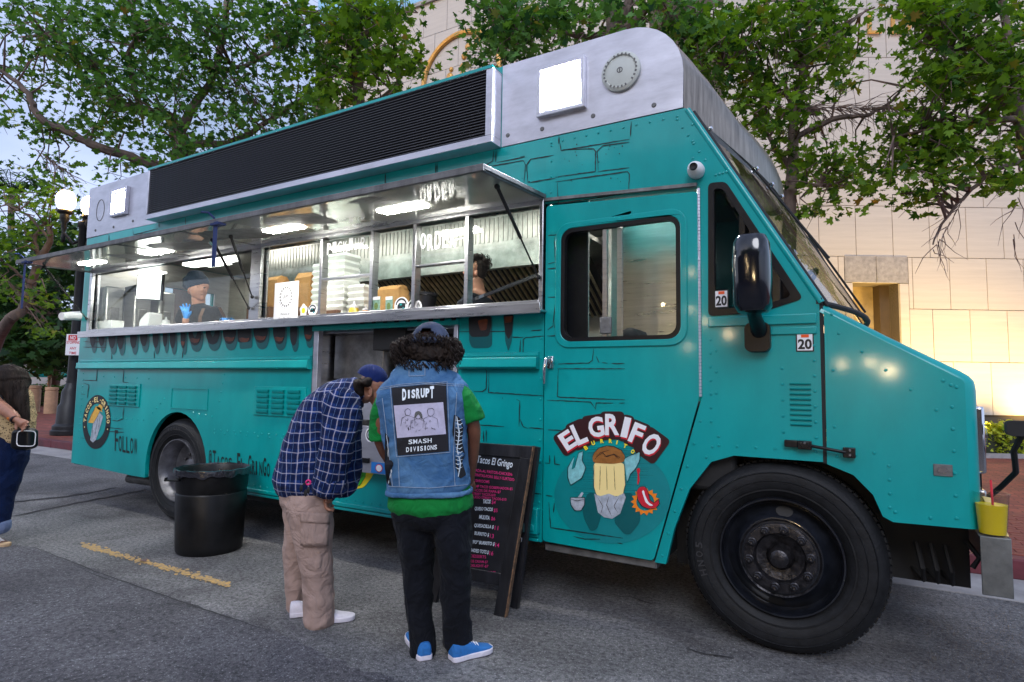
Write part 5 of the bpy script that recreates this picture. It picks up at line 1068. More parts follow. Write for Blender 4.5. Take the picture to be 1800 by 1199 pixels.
def plaid(name, mp_rot, su, sv, c0=srgb(22, 52, 112), c1=srgb(10, 24, 62), ln=srgb(205, 200, 215)):
    """woven check: fine pale lines over navy, darker bands between"""
    mt = cloth(name, c0, 420, .6, .2); N = mt.node_tree.nodes; L = mt.node_tree.links; p = N['Principled BSDF']
    src = p.inputs['Base Color'].links[0].from_socket; t = N.new('ShaderNodeTexCoord'); m_ = N.new('ShaderNodeMapping'); m_.inputs['Rotation'].default_value = mp_rot
    wn_ = N.new('ShaderNodeTexNoise'); wn_.inputs['Scale'].default_value = 5; ad = N.new('ShaderNodeVectorMath'); ad.operation = 'MULTIPLY_ADD'; ad.inputs[1].default_value = (.05, .05, .05)
    L.new(t.outputs['Object'], wn_.inputs[0]); L.new(wn_.outputs[1], ad.inputs[0]); L.new(t.outputs['Object'], ad.inputs[2]); L.new(ad.outputs[0], m_.inputs[0])
    sp = N.new('ShaderNodeSeparateXYZ'); L.new(m_.outputs[0], sp.inputs[0])
    def lines(out_, period, width, phase=0):
        a = N.new('ShaderNodeMath'); a.operation = 'MULTIPLY_ADD'; a.inputs[1].default_value = 1/period; a.inputs[2].default_value = 100+phase; L.new(out_, a.inputs[0])
        f = N.new('ShaderNodeMath'); f.operation = 'FRACT'; L.new(a.outputs[0], f.inputs[0]); c = N.new('ShaderNodeMath'); c.operation = 'LESS_THAN'; c.inputs[1].default_value = width; L.new(f.outputs[0], c.inputs[0]); return c.outputs[0]
    cur = src
    for out_, per, w, ph, col, fac in ((sp.outputs[0], su, .5, .1, c1, .75), (sp.outputs[2], sv, .5, .3, c1, .75), (sp.outputs[0], su, .09, .5, ln, .48), (sp.outputs[2], sv, .09, .7, ln, .48), (sp.outputs[0], su, .04, .0, (.12, .2, .4), .8)):
        mx_ = N.new('ShaderNodeMixRGB'); mx_.inputs[2].default_value = (*col, 1); mu = N.new('ShaderNodeMath'); mu.operation = 'MULTIPLY'; mu.inputs[1].default_value = fac; L.new(lines(out_, per, w, ph), mu.inputs[0]); L.new(mu.outputs[0], mx_.inputs[0]); L.new(cur, mx_.inputs[1]); cur = mx_.outputs[0]
    L.new(cur, p.inputs['Base Color']); return mt
def curls(F, spec, n, mat, par, nm='curl', rr=(.010, .018), ln=3, seed=3):
    """loose curls standing off the hair mass"""
    rnd = random.Random(seed); q = MB()
    for i in range(n):
        (cx, cy, dd, rx, ry) = spec; a = rnd.uniform(0, 2*PI); e = rnd.uniform(.75, 1.05); px, py = cx+rx*math.cos(a)*e, cy+ry*math.sin(a)*e; p = F.p(px, py, dd+rnd.uniform(-.07, .05)); r = rnd.uniform(*rr); ph = rnd.uniform(0, 6)
        down = Vector((0, 0, -1)); pts = [p+down*(.02*t)+HR*(r*math.cos(ph+t*2.1))+HF*(r*math.sin(ph+t*2.1)) for t in np.linspace(0, ln, 10)]
        q.tube(pts, [.0032*(1-t/14) for t in range(10)], 5)
    o = q.build(nm, mat, par, smooth=True); o['kind'] = 'stuff'; return o

# ---- man in the denim vest (seen from behind)
g0 = atz(790, 1150); F = Fig((g0-CAM).dot(HF)); V1 = empty('person', (g0.x, g0.y, 0), 'man with curly hair in a patched denim waistcoat, back turned, reading the menu board', 'person')
q = MB(); limb(q, F, [(745, 610, .10, 20, 24), (745, 650, .04, 16, 18), (745, 690, 0, 50, 30), (752, 780, 0, 56, 36), (757, 850, 0, 58, 38)]); limb(q, F, [(800, 690, 0, 18, 18), (830, 742, .02, 13, 14), (832, 790, .10, 11, 12), (826, 845, .22, 8, 9)]); limb(q, F, [(690, 690, 0, 18, 18), (668, 760, .02, 13, 14), (690, 815, .2, 11, 12), (715, 840, .34, 8, 9)])
limb(q, F, [(752, 592, .12, 20, 24), (748, 605, .12, 26, 28), (748, 625, .12, 22, 26)]); limb(q, F, [(733, 880, .03, 28, 28), (735, 1010, .05, 15, 17), (743, 1130, 0, 13, 14)]); limb(q, F, [(790, 880, 0, 28, 28), (800, 1010, -.03, 16, 17), (805, 1120, 0, 13, 14)])
part('body', fuse(q, .011), MT['skind'], V1)
hand(F, F.p(826, 850, .24), (-.35, .6, -.35), (-.8, -.2, .2), .17, MT['skind'], V1, .9); hand(F, F.p(717, 842, .35), (.4, .6, -.2), (.8, .1, .3), .17, MT['skind'], V1, .9, flip=-1)
q = MB(); limb(q, F, [(758, 862, 0, 70, 45), (758, 905, 0, 70, 47)], sq=2.4)
limb(q, F, [(728, 890, .02, 42, 42), (731, 940, .03, 34, 38), (735, 1010, .05, 27, 32), (738, 1080, .03, 23, 27), (743, 1132, 0, 22, 26), (743, 1142, 0, 23, 27)]); limb(q, F, [(788, 890, 0, 42, 42), (796, 940, -.02, 33, 38), (800, 1010, -.03, 28, 32), (802, 1080, -.02, 25, 28), (805, 1118, 0, 26, 29), (806, 1128, 0, 27, 30)])
part('trousers', fuse(q, .0105, 3, .010, 6.5, 2, (1, 1, .8), .003), MT['blacktr'], V1)
q = MB(); limb(q, F, [(757, 888, 0, 74, 52), (757, 872, 0, 73, 51), (756, 850, 0, 68, 45), (748, 760, 0, 66, 42), (742, 690, 0, 66, 36)], sq=2.3)
limb(q, F, [(800, 686, .0, 20, 22), (817, 706, .0, 21, 22), (828, 728, .01, 23, 22), (833, 742, .01, 23, 21)], caps=False); limb(q, F, [(692, 690, 0, 20, 22), (674, 715, .01, 19, 22), (668, 745, .03, 19, 20), (667, 774, .04, 19, 20)], caps=False)
part('t_shirt', fuse(q, .010, 3, .007, 9, 7), MT['green'], V1)
q = MB(); limb(q, F, [(754, 856, 0, 74, 52), (750, 800, 0, 71, 50), (745, 740, 0, 76, 49), (742, 702, .0, 80, 44), (741, 680, .02, 74, 38), (738, 660, .04, 54, 32), (736, 642, .07, 36, 28)], sq=2.5)
limb(q, F, [(674, 694, 0, 15, 30), (700, 672, .02, 17, 30), (740, 662, .03, 15, 28), (784, 668, .02, 17, 30), (810, 688, 0, 15, 30)], ref=UP)
vest = part('denim_vest', fuse(q, .0095, 3, .009, 8, 4, (1, 1, 1), .003), MT['denim'], V1)
q = MB(); limb(q, F, [(704, 668, -.02, 6, 5), (716, 648, .0, 9, 6), (735, 636, .02, 10, 6), (756, 640, .02, 9, 6), (775, 662, -.02, 6, 5)], ref=UP); part('vest_collar', fuse(q, .007, 2, .003, 12, 1), MT['denim'], V1)
q = MB(); limb(q, F, [(755, 858, 0, 76, 55), (755, 867, 0, 75.5, 55)], sq=2.5, caps=False); part('vest_waistband', fuse(q, .009, 2, .003, 9, 5), MT['denim'], V1)
tr_ = bvh(vest); DV = F.D-.15
def quadgrid(c4, n, m_, fn):
    a, b_, c, d = [Vector(x) for x in c4]; return [[fn(*((a.lerp(b_, i/n)).lerp(d.lerp(c, i/n), j/m_))) for j in range(m_+1)] for i in range(n+1)]
q = MB(); q.grid(quadgrid(((688, 682), (784, 673), (789, 793), (699, 801)), 16, 20, drape(tr_, .004, DV))); pa = part('back_patch', q.mesh('p', True), MT['patch'], V1)
MT['patchpic'] = M('faded printed cloth', srgb(186, 182, 205), .9, 0, .08, 40)
q = MB(); q.grid(quadgrid(((692, 713), (779, 707), (784, 763), (698, 770)), 14, 10, drape(tr_, .0065, DV))); pc = part('patch_picture', q.mesh('p', True), MT['patchpic'], pa)
f8 = drape(tr_, .009, DV); q = MB()
def wline(mb, s, x0, y0, x1, y1, h, fn, bold=.02, jag=0, sh=0):
    n = len(s); d = Vector((x1-x0, y1-y0)); cw = d.length/n; e = d.normalized()
    for i, c in enumerate(s):
        if c == ' ': continue
        o_ = Vector((x0, y0))+e*(cw*i+(cw*.24 if c == 'I' else 0)); hh = h*(1+(random.uniform(-jag, jag))); put_text(mb, c, lambda u, v: fn(o_.x+e.x*u, o_.y+e.y*u-v+(hh-h)*.5), cw*(.86 if c != 'I' else .4), hh, 0, 0, bold, sh)
wline(q, 'DISRUPT', 707, 703, 764, 698, 18, f8, .05, .22); wline(q, 'SMASH', 718, 781, 760, 778, 8, f8, .02); wline(q, 'DIVISIONS', 714, 795, 769, 790, 8.5, f8, .03); q.build('patch_lettering', MT['chalk'], pa)
q = MB(); rg = random.Random(5)
def doodle(cx, cy, s_, w=.9):
    stroke(q, [(cx+s_*.22*math.cos(a), cy-s_*.72+s_*.26*math.sin(a)) for a in np.linspace(0, 2*PI, 12)], f8, w)
    stroke(q, [(cx-s_*.1, cy-s_*.45), (cx-s_*.45, cy-s_*.3), (cx-s_*.5, cy+s_*.3)], f8, w); stroke(q, [(cx+s_*.1, cy-s_*.45), (cx+s_*.45, cy-s_*.3), (cx+s_*.5, cy+s_*.3)], f8, w)
    for k in range(6): x, y = cx+rg.uniform(-.35, .35)*s_, cy+rg.uniform(-.3, .4)*s_; stroke(q, [(x, y), (x+rg.uniform(-4, 4), y+rg.uniform(-3, 3)), (x+rg.uniform(-4, 4), y+rg.uniform(-4, 4))], f8, w*.9)
doodle(717, 742, 24); doodle(735, 748, 26); doodle(757, 744, 27)
q.flat([rpoly([(728, 735), (730, 724), (737, 722), (742, 728), (743, 738), (739, 734), (736, 728), (732, 732)], 2)], f8); q.build('patch_line_drawing', MT['black'], pa)
q = MB(); f9 = drape(tr_, .005, DV)
for l in ([(667, 682), (700, 676), (745, 672), (815, 676)], [(668, 685), (700, 679), (745, 675), (815, 679)], [(683, 855), (755, 858), (822, 852)], [(700, 806), (702, 855)], [(803, 690), (797, 800), (800, 855)], [(672, 700), (682, 780), (690, 855)], [(719, 640), (719, 661), (747, 660), (747, 636)], [(720, 646), (746, 644)], [(686, 680), (697, 803), (791, 795), (786, 671), (686, 680)]): 
    D_ = []
    for a, b_ in zip(l, l[1:]):
        m_ = max(2, int(math.hypot(b_[0]-a[0], b_[1]-a[1])/4)); D_ += [(a[0]+(b_[0]-a[0])*k/m_, a[1]+(b_[1]-a[1])*k/m_) for k in range(m_)]
    D_.append(l[-1]); q.tube([f9(*p) for p in D_], .0016, 4)
o = q.build('seam_stitching', MT['stitch'], vest, smooth=True); o['kind'] = 'stuff'
# bleached skeleton print on the flanks
f10 = drape(tr_, .006, DV); q = MB()
q.flat([rpoly([(798, 728), (808, 734), (815, 750), (812, 775), (818, 800), (812, 812), (820, 835), (808, 842), (800, 815), (802, 785), (795, 760)], 4)], f10); q.flat([rpoly([(677, 760), (684, 770), (682, 800), (692, 815), (684, 835), (688, 855), (680, 850), (676, 820)], 3)], f10); sk = part('side_print', q.mesh('s', True), MT['patch'], V1)
q = MB(); f11 = drape(tr_, .008, DV)
for k in range(13): y = 738+k*7; stroke(q, [(801, y), (807+2*math.sin(k), y+2), (813, y-1)], f11, 1.6)
stroke(q, [(803, 732), (807, 760), (804, 790), (810, 815), (806, 838)], f11, 2.4); stroke(q, [(679, 765), (683, 790), (681, 812), (688, 828), (683, 850)], f11, 2.2); q.build('bone_print', MT['chalk'], sk)
# hair and cap
q = MB(); rg = random.Random(9); F_h = F
for k in range(230):
    a = rg.uniform(0, 2*PI); e = rg.uniform(.1, 1)**.5; px, py = 750+58*math.cos(a)*e, 616+27*math.sin(a)*e
    if (py > 632 and 716 < px < 775) or (py < 604 and 718 < px < 796): continue
    q.blob(F.p(px, py, .07+rg.uniform(-.10, .10)), rg.uniform(.014, .034), n=4)
limb(q, F, [(712, 616, .02, 13, 14), (735, 622, .0, 15, 14), (765, 622, .0, 15, 14), (788, 616, .02, 13, 14)], ref=UP); part('curly_hair', fuse(q, .006, 1, .012, 46, 3), MT['hair'], V1); curls(F, (750, 614, .0, 60, 29), 620, MT['hair'], V1, 'curl', (.006, .013), 2.4)
q = MB(); P = []; cc = F.p(757, 601, .09); rx, rz, ryy = 36*F.k, 40*F.k, .118
for t in np.linspace(0, PI/2, 10):
    P.append([cc+HR*(rx*math.cos(t)*math.cos(a))+HF*(ryy*math.cos(t)*math.sin(a))+UP*(rz*math.sin(t)-.01) for a in np.linspace(0, 2*PI, 41)])
vs_ = []; m0 = MB(); m0.grid(P); me = m0.mesh('cap', True)
bm = bmesh.new(); bm.from_mesh(me); oc = cc-HF*ryy*.9-HR*(.018)+UP*.022
dl = [f_ for f_ in bm.faces if ((f_.calc_center_median()-oc).length < .047 and f_.calc_center_median().z > cc.z-.005+.012)]
bmesh.ops.delete(bm, geom=dl, context='FACES'); bm.to_mesh(me); bm.free(); cp_ = part('baseball_cap', me, MT['capblue'], V1); sm_ = cp_.modifiers.new('thick', 'SOLIDIFY'); sm_.thickness = .004
q = MB(); q.grid([[cc+HR*(rx*1.02*math.cos(a))+HF*(ryy*1.02*math.sin(a))+UP*z for a in np.linspace(PI*1.08, PI*1.92, 16)] for z in (-.012, .018)]); st = q.build('cap_strap', MT['capblue'], cp_, smooth=True); sm_ = st.modifiers.new('thick', 'SOLIDIFY'); sm_.thickness = .004
q = MB(); P = [[cc+HR*(rx*.9*s_)+HF*(ryy*.7+t*.08)+UP*(-.015-.03*t-.02*abs(s_)) for s_ in np.linspace(-1, 1, 9)] for t in (0, .5, 1)]; q.grid(P); st = q.build('cap_brim', MT['capblue'], cp_, smooth=True); sm_ = st.modifiers.new('thick', 'SOLIDIFY'); sm_.thickness = .004
shoe(F, atz(792, 1163), atz(864, 1143), .098, .088, MT['sneak'], MT['whsole'], V1); shoe(F, atz(748, 1163), atz(722, 1118), .098, .088, MT['sneak'], MT['whsole'], V1)

# ---- man in the check shirt, bent forward in profile
g0 = atz(562, 1092); F = Fig((g0-CAM).dot(HF)); V2 = empty('person', (g0.x, g0.y, 0), 'man in blue checked shirt, khaki cargo trousers and navy cap bending down to the menu', 'person')
q = MB(); limb(q, F, [(540, 850, .1, 40, 48), (565, 780, .1, 42, 50), (595, 720, .1, 38, 48), (622, 692, .1, 22, 28), (640, 688, .1, 17, 19)], ref=HR); limb(q, F, [(640, 682, .1, 22, 20), (650, 692, .1, 23, 21)], ref=HR)
limb(q, F, [(602, 715, -.1, 20, 20), (588, 790, -.14, 15, 15), (578, 842, -.10, 10, 11), (574, 862, -.08, 9, 9)]); limb(q, F, [(541, 880, -.02, 26, 24), (556, 1000, -.04, 15, 17), (560, 1075, -.04, 12, 13)]); limb(q, F, [(533, 880, .2, 24, 22), (523, 1000, .2, 13, 15), (522, 1065, .2, 10, 11)])
part('body', fuse(q, .011), MT['skin'], V2)
# head in profile looking down to the right: skull, jaw, nose, ear
q = MB(); c = F.p(656, 682, .08); dn = (HR*.55-UP*.83).normalized(); fw = (HR*.85+UP*.5*-.3).normalized()
def hb_(u, v, w, r, s=(1, 1, 1)): q.blob(c+HR*u*F.k+UP*(-v)*F.k+HF*w, r*s[0], r*s[1], r*s[2], 8)
hb_(0, -8, 0, .088, (1, .85, 1)); hb_(6, 8, 0, .07, (1, .85, 1)); hb_(10, 22, 0, .05, (1.05, .9, .9)); hb_(19, 28, 0, .03, (1.2, .9, .9)); hb_(27, 12, 0, .017, (1.3, .8, 1)); hb_(22, 20, 0, .022, (1, 1.2, .7)); hb_(-10, 10, 0, .055); hb_(22, 2, 0, .02, (1, 2, .8))
hd2 = part('head', fuse(q, .006, 3), MT['skin'], V2)
q = MB(); e_ = c+HR*(-1)*F.k-UP*7*F.k-HF*.083; q.tube([e_+(HR*math.cos(a)*.014+UP*math.sin(a)*.026) for a in np.linspace(-2.2, 2.2, 12)], .0065, 6); q.blob(e_+HF*.004, .012, .006, .022, 5); q.build('ear', MT['skin'], hd2, smooth=True)
q = MB(); q.blob(c+HR*(24*F.k)-UP*(6*F.k)-HF*.035, .009, .008, .006, 6); q.build('eye', MT['black'], hd2, smooth=True)
q = MB(); limb(q, F, [(636, 672, .08, 12, 38), (634, 684, .08, 11, 36), (640, 694, .08, 7, 30)], ref=HR); limb(q, F, [(650, 670, .08, 14, 40), (652, 676, .08, 9, 41)], ref=HR); part('short_hair', fuse(q, .007, 2, .002, 40), MT['hair'], V2)
q = MB(); P = []; cc = F.p(654, 666, .08); tl = Matrix.Rotation(math.radians(24), 3, HF)
for t in np.linspace(0, PI/2, 10): P.append([cc+tl @ (HR*(.098*math.cos(t)*math.cos(a))+HF*(.085*math.cos(t)*math.sin(a))+UP*(.088*math.sin(t)**.9)) for a in np.linspace(0, 2*PI, 37)])
q.grid(P); cpo = q.build('baseball_cap', MT['navy'], V2, smooth=True); P = [[cc+tl @ (HR*(.085+t*.085-.03*abs(s_)**2)+HF*(.065*s_)+UP*(-.002-.012*t-.012*s_*s_)) for s_ in np.linspace(-1, 1, 9)] for t in (0, .5, 1)]
q = MB(); q.grid(P); b_ = q.build('cap_brim', MT['navy'], cpo, smooth=True); sm_ = b_.modifiers.new('thick', 'SOLIDIFY'); sm_.thickness = .004
ax2 = math.atan2(60, 160)
pl1 = plaid('checked shirt body', (0, 0, -YAW), .066, .058); pl2 = plaid('checked shirt sleeve', (0, math.radians(-12), -YAW), .060, .062)
q = MB(); limb(q, F, [(542, 852, .08, 58, 62), (546, 835, .08, 60, 62), (560, 780, .08, 58, 62), (580, 735, .08, 54, 62), (600, 706, .08, 42, 60), (620, 690, .08, 30, 44), (632, 684, .08, 22, 30)], ref=HR, sq=2.3)
limb(q, F, [(604, 860, .06, 22, 34), (606, 820, .06, 30, 40), (612, 770, .05, 22, 38), (616, 730, .05, 20, 36)], ref=HR)
shirt = part('checked_shirt', fuse(q, .0105, 3, .013, 6.5, 11, (1, 1, .8), .004), pl1, V2)
q = MB(); limb(q, F, [(598, 702, -.09, 32, 30), (600, 735, -.12, 34, 27), (592, 780, -.14, 30, 24), (583, 825, -.12, 27, 22), (580, 848, -.10, 27, 22)]); part('shirt_sleeve', fuse(q, .0095, 3, .012, 7, 13, (1, 1, .9), .004), pl2, V2)
q = MB(); limb(q, F, [(580, 842, -.10, 29, 24), (577, 862, -.10, 28, 23)]); limb(q, F, [(581, 850, -.10, 30, 24), (579, 856, -.10, 30, 24)]); part('rolled_cuff', fuse(q, .008, 2, .009, 12, 3), pl2, V2)
q = MB(); limb(q, F, [(618, 672, .08, 12, 30), (629, 688, .08, 9, 28), (632, 712, .06, 6, 20)], ref=HR); part('shirt_collar', fuse(q, .007, 2, .003, 12), pl1, V2)
hand(F, F.p(576, 862, -.06), (-.05, .02, -1), (.9, .5, 0), .15, MT['skin'], V2, .9)
q = MB(); limb(q, F, [(540, 845, .08, 47, 54), (540, 880, .08, 45, 52)], sq=2.3, ref=HR)
limb(q, F, [(541, 880, -.02, 42, 34), (549, 930, -.04, 35, 32), (556, 990, -.04, 27, 30), (560, 1040, -.04, 25, 28), (561, 1080, -.04, 26, 28), (560, 1090, -.04, 27, 29)]); limb(q, F, [(534, 880, .2, 38, 32), (525, 940, .2, 26, 30), (522, 1000, .2, 22, 27), (522, 1060, .2, 17, 24), (522, 1078, .2, 17, 24)])
trs = part('cargo_trousers', fuse(q, .0105, 3, .011, 6, 21, (1, 1, .9), .003), MT['khaki'], V2); tt = bvh(trs); DT = F.D-.1
q = MB(); fp = drape(tt, .012, DT); q.grid(quadgrid(((530, 912), (577, 914), (575, 960), (530, 958)), 8, 8, fp)); pk_ = q.build('cargo_pocket', MT['khaki'], trs, smooth=True); sm_ = pk_.modifiers.new('thick', 'SOLIDIFY'); sm_.thickness = .011
q = MB(); q.grid(quadgrid(((528, 900), (580, 903), (579, 922), (528, 918)), 8, 4, drape(tt, .019, DT))); pk_ = q.build('pocket_flap', MT['khaki'], trs, smooth=True); sm_ = pk_.modifiers.new('thick', 'SOLIDIFY'); sm_.thickness = .006
q = MB(); kb = F.p(533, 852, -.22); [q.blob(kb+HR*a+UP*b_+HF*.0, .012, .006, .02, 5) for a, b_ in ((-.01, -.02), (.015, -.045), (.03, -.03))]; q.tube([kb, kb+HR*.03+UP*.02], .005, 6); q.build('key_bunch', MT['blackmt'], V2, smooth=True)
q = MB(); kb = F.p(542, 848, -.22); q.tube([kb+HR*.012*math.cos(a)+UP*.012*math.sin(a) for a in np.linspace(0, 2*PI, 12)], .005, 6, False); q.build('key_tag', MT['pinkpr'], V2, smooth=True)
shoe(F, atz(536, 1096), atz(624, 1088), .10, .085, MT['whsole'], MT['whsole'], V2); shoe(F, atz(509, 1084), atz(560, 1078), .10, .085, MT['whsole'], MT['whsole'], V2)

# ---- woman at the left edge of the street
g0 = atz(2, 955); F = Fig((g0-CAM).dot(HF)); V3 = empty('person', (g0.x, g0.y, 0), 'woman with long dark hair, leopard blouse and jeans at the left edge', 'person')
MT['leopard'] = cloth('leopard print', srgb(186, 160, 120), 500, .5, .1)
_n = MT['leopard'].node_tree.nodes; _l = MT['leopard'].node_tree.links; vo_ = _n.new('ShaderNodeTexVoronoi'); vo_.inputs['Scale'].default_value = 75; t_ = _n.new('ShaderNodeTexCoord'); _l.new(t_.outputs['Object'], vo_.inputs[0]); r_ = _n.new('ShaderNodeValToRGB'); r_.color_ramp.elements[0].position = .28; r_.color_ramp.elements[1].position = .4; r_.color_ramp.elements[0].color = (.05, .03, .02, 1); r_.color_ramp.elements[1].color = (*srgb(190, 165, 125), 1); _l.new(vo_.outputs[0], r_.inputs[0]); _l.new(r_.outputs[0], _n['Principled BSDF'].inputs['Base Color'])
q = MB(); limb(q, F, [(15, 660, 0, 22, 26), (12, 690, 0, 12, 12), (14, 720, 0, 26, 18), (15, 790, 0, 26, 20)]); limb(q, F, [(-12, 705, -.1, 12, 12), (5, 718, -.2, 10, 10), (28, 736, -.24, 8, 8)]); limb(q, F, [(8, 800, 0, 26, 24), (2, 870, 0, 16, 16), (-2, 935, 0, 8, 9)]); limb(q, F, [(-14, 800, .05, 24, 24), (-20, 935, .1, 8, 9)])
part('body', fuse(q, .011), MT['skin'], V3); hand(F, F.p(30, 738, -.25), HR*.8-UP*.5, -HF, .15, MT['skin'], V3, .8)
q = MB(); limb(q, F, [(16, 775, 0, 34, 26), (18, 740, 0, 38, 28), (16, 705, 0, 38, 26), (12, 688, 0, 28, 20)], sq=2.3); limb(q, F, [(44, 700, .05, 12, 14), (50, 730, .05, 11, 14), (42, 768, .03, 10, 12)]); limb(q, F, [(-20, 692, -.05, 16, 16), (-14, 706, -.12, 14, 14)]); part('leopard_blouse', fuse(q, .012, 3, .012, 7, 5), MT['leopard'], V3)
q = MB(); limb(q, F, [(12, 772, 0, 32, 30), (14, 800, 0, 30, 32), (8, 835, 0, 25, 27), (2, 880, 0, 18, 20), (0, 922, 0, 14, 15)]); limb(q, F, [(-10, 790, .03, 32, 30), (-20, 925, .1, 13, 14)]); part('jeans', fuse(q, .012, 3, .006, 7, 8), MT['jeans'], V3)
q = MB(); limb(q, F, [(0, 918, 0, 16, 16), (0, 930, 0, 15.5, 15)]); part('jeans_cuff', fuse(q, .012, 2), cloth('turned up denim', srgb(110, 125, 160), 400), V3)
q = MB(); limb(q, F, [(18, 655, 0, 14, 20), (19, 661, -.02, 25, 28), (20, 672, -.02, 28, 29), (22, 682, -.04, 25, 24), (32, 698, -.07, 17, 12), (42, 722, -.09, 9, 7), (45, 755, -.09, 5, 5), (46, 790, -.09, 2.5, 3)]); limb(q, F, [(16, 688, -.07, 13, 10), (20, 715, -.1, 6, 5), (22, 745, -.1, 3, 3)]);  part('long_hair', fuse(q, .009, 2, .006, 16, 3, (1, 1, .2)), MT['hair'], V3)
q = MB(); limb(q, F, [(44, 759, -.13, 17, 12), (43, 784, -.13, 18, 12)], sq=4); curls(F, (32, 690, -.08, 17, 22), 60, MT['hair'], V3, 'hair_strand', (.004, .008), 8, 6); o = part('shoulder_bag', fuse(q, .008, 2), MT['blackpl'], V3); q = MB(); bt = F.p(46, 771, -.19); q.tube([bt+HR*(.075*math.copysign(abs(math.cos(a))**.4, math.cos(a)))+UP*(.062*math.copysign(abs(math.sin(a))**.4, math.sin(a))) for a in np.linspace(0, 2*PI, 33)], .004, 6, False); q.build('bag_piping', MT['whitepr'], o, smooth=True)
q = MB(); q.tube([F.p(36, 752, -.14), F.p(12, 720, -.16), F.p(0, 690, -.12)], .008, 6); q.tube([F.p(52, 750, -.14), F.p(46, 740, -.10)], .005, 6); q.build('bag_strap', MT['blackpl'], o, smooth=True)
q = MB(); w_ = F.p(22, 733, -.235); dd_ = (F.p(30, 738, -.25)-F.p(5, 718, -.2)).normalized(); q.tube([w_-dd_*.014, w_+dd_*.014], .037, 16); q.build('wristband', MT['orangepr'], V3, smooth=True); q = MB(); q.tube([w_+dd_*.03, w_+dd_*.045], .036, 16); q.build('bracelet', MT['blackpl'], V3, smooth=True)
shoe(F, atz(-14, 955), atz(13, 962), .09, .06, MT['strapbr'], M('cork sole', srgb(190, 160, 125), .8, 0, .2, 40), V3)

# ---- cooks inside
F = Fig((at(372, 540, .42)-CAM).dot(HF)); c = F.p(372, 560); F.ox, F.oy = -23, -7; V4 = empty('person', (c.x, c.y, .76), 'cook in black T-shirt, brown braces and blue gloves raising a hand behind the left window', 'person')
q = MB(); limb(q, F, [(372, 528, 0, 11, 12), (372, 545, 0, 11, 11), (372, 558, 0, 28, 16), (376, 600, 0, 26, 16), (378, 700, 0, 24, 16)]); limb(q, F, [(352, 565, 0, 9, 9), (350, 595, -.06, 7, 7), (350, 568, -.12, 6, 6)]); limb(q, F, [(398, 556, 0, 9, 9), (410, 585, -.04, 7, 7), (402, 575, -.12, 6, 6)])
part('body', fuse(q, .011), MT['skin'], V4)
q = MB(); h0 = F.p(372, 515, -.01)
def hb2(u, v, w, r, s=(1, 1, 1)): q.blob(h0+HR*(u*F.k)-UP*(v*F.k)+HF*w, r*s[0], r*s[1], r*s[2], 8)
k1 = F.k
hb2(-2, -6, .01, 17*k1, (1, 1.05, 1)); hb2(2, 5, -.02, 14*k1); hb2(5, 13, -.025, 9.5*k1); hb2(12, 4, -.06, 3.6*k1, (1, 1, 1.4)); hb2(9, 17, -.04, 5*k1); hb2(10, 10, -.055, 4.2*k1, (1.3, 1, .5)); hb2(-15, 4, 0, 4.5*k1, (.6, 1, 1.3))
hd4 = part('head', fuse(q, .0055, 3), MT['skin'], V4)
q = MB(); [q.blob(h0+HR*(u*k1)-UP*(v*k1)+HF*w, 2.6*k1, 1.6*k1, 1.1*k1, 5) for u, v, w in ((5, -1, -.082), (15, -1, -.055))]; q.tube([h0+HR*(1*k1)+UP*(5*k1)-HF*.08, h0+HR*(5*k1)+UP*(6*k1)-HF*.086, h0+HR*(9*k1)+UP*(5*k1)-HF*.08], .003, 5); q.build('eyes', MT['hair'], hd4, smooth=True)
q = MB(); q.tube([h0+HR*(6*k1)-UP*(11*k1)-HF*.074, h0+HR*(12*k1)-UP*(11*k1)-HF*.07], .0035, 6); q.build('mouth', M('lips', srgb(140, 70, 62), .5, 0, 0), hd4, smooth=True)
q = MB(); limb(q, F, [(369, 507, 0, 20, 21), (368, 499, 0, 19.5, 21), (367, 491, 0, 14, 16)]); limb(q, F, [(354, 512, .03, 8, 14), (358, 500, .02, 12, 15)]); part('skull_cap', fuse(q, .007, 2, .003, 20), cloth('charcoal blue cap', srgb(34, 46, 62), 500, .2, .2), V4)
q = MB(); limb(q, F, [(373, 548, .01, 14, 14), (374, 558, 0, 30, 20), (376, 590, 0, 30, 21), (377, 640, 0, 28, 20)], sq=2.3); limb(q, F, [(348, 556, 0, 11, 12), (340, 572, -.01, 10, 10)]); limb(q, F, [(398, 554, 0, 12, 12), (408, 575, -.03, 10, 10)]); tsh = part('t_shirt', fuse(q, .009, 3, .006, 10, 2), MT['blacktee'], V4)
tb_ = bvh(tsh); fz = drape(tb_, .006, F.D-.1); q = MB()
for l in ([(358, 542), (352, 556), (350, 580)], [(385, 540), (392, 552), (398, 566)]):
    a = [Vector(p) for p in l]; D_ = [a[0].lerp(a[1], t/6) for t in range(6)]+[a[1].lerp(a[2], t/6) for t in range(7)]; q.grid([[fz(p.x+s_, p.y) for s_ in (-3, 3)] for p in D_])
q.build('apron_strap', MT['strapbr'], V4, smooth=True)
q = MB(); q.grid(quadgrid(((352, 570), (400, 564), (402, 592), (352, 594)), 8, 4, drape(tb_, .009, F.D-.1))); q.build('apron', MT['blackmt'], V4, smooth=True)
q = MB(); hand(F, F.p(350, 565, -.125), UP+HR*-.12, -HF, .165, MT['glove'], V4, .12, .4); hand(F, F.p(414, 570, -.12), HR*.8-UP*.1-HF*.3, UP, .165, MT['glove'], V4, .5, .2)
F = Fig((at(838, 500, .30)-CAM).dot(HF)); c = F.p(838, 540); V5 = empty('person', (c.x, c.y, .76), 'cook with spiky black hair in dark T-shirt turning left in the order window', 'person')
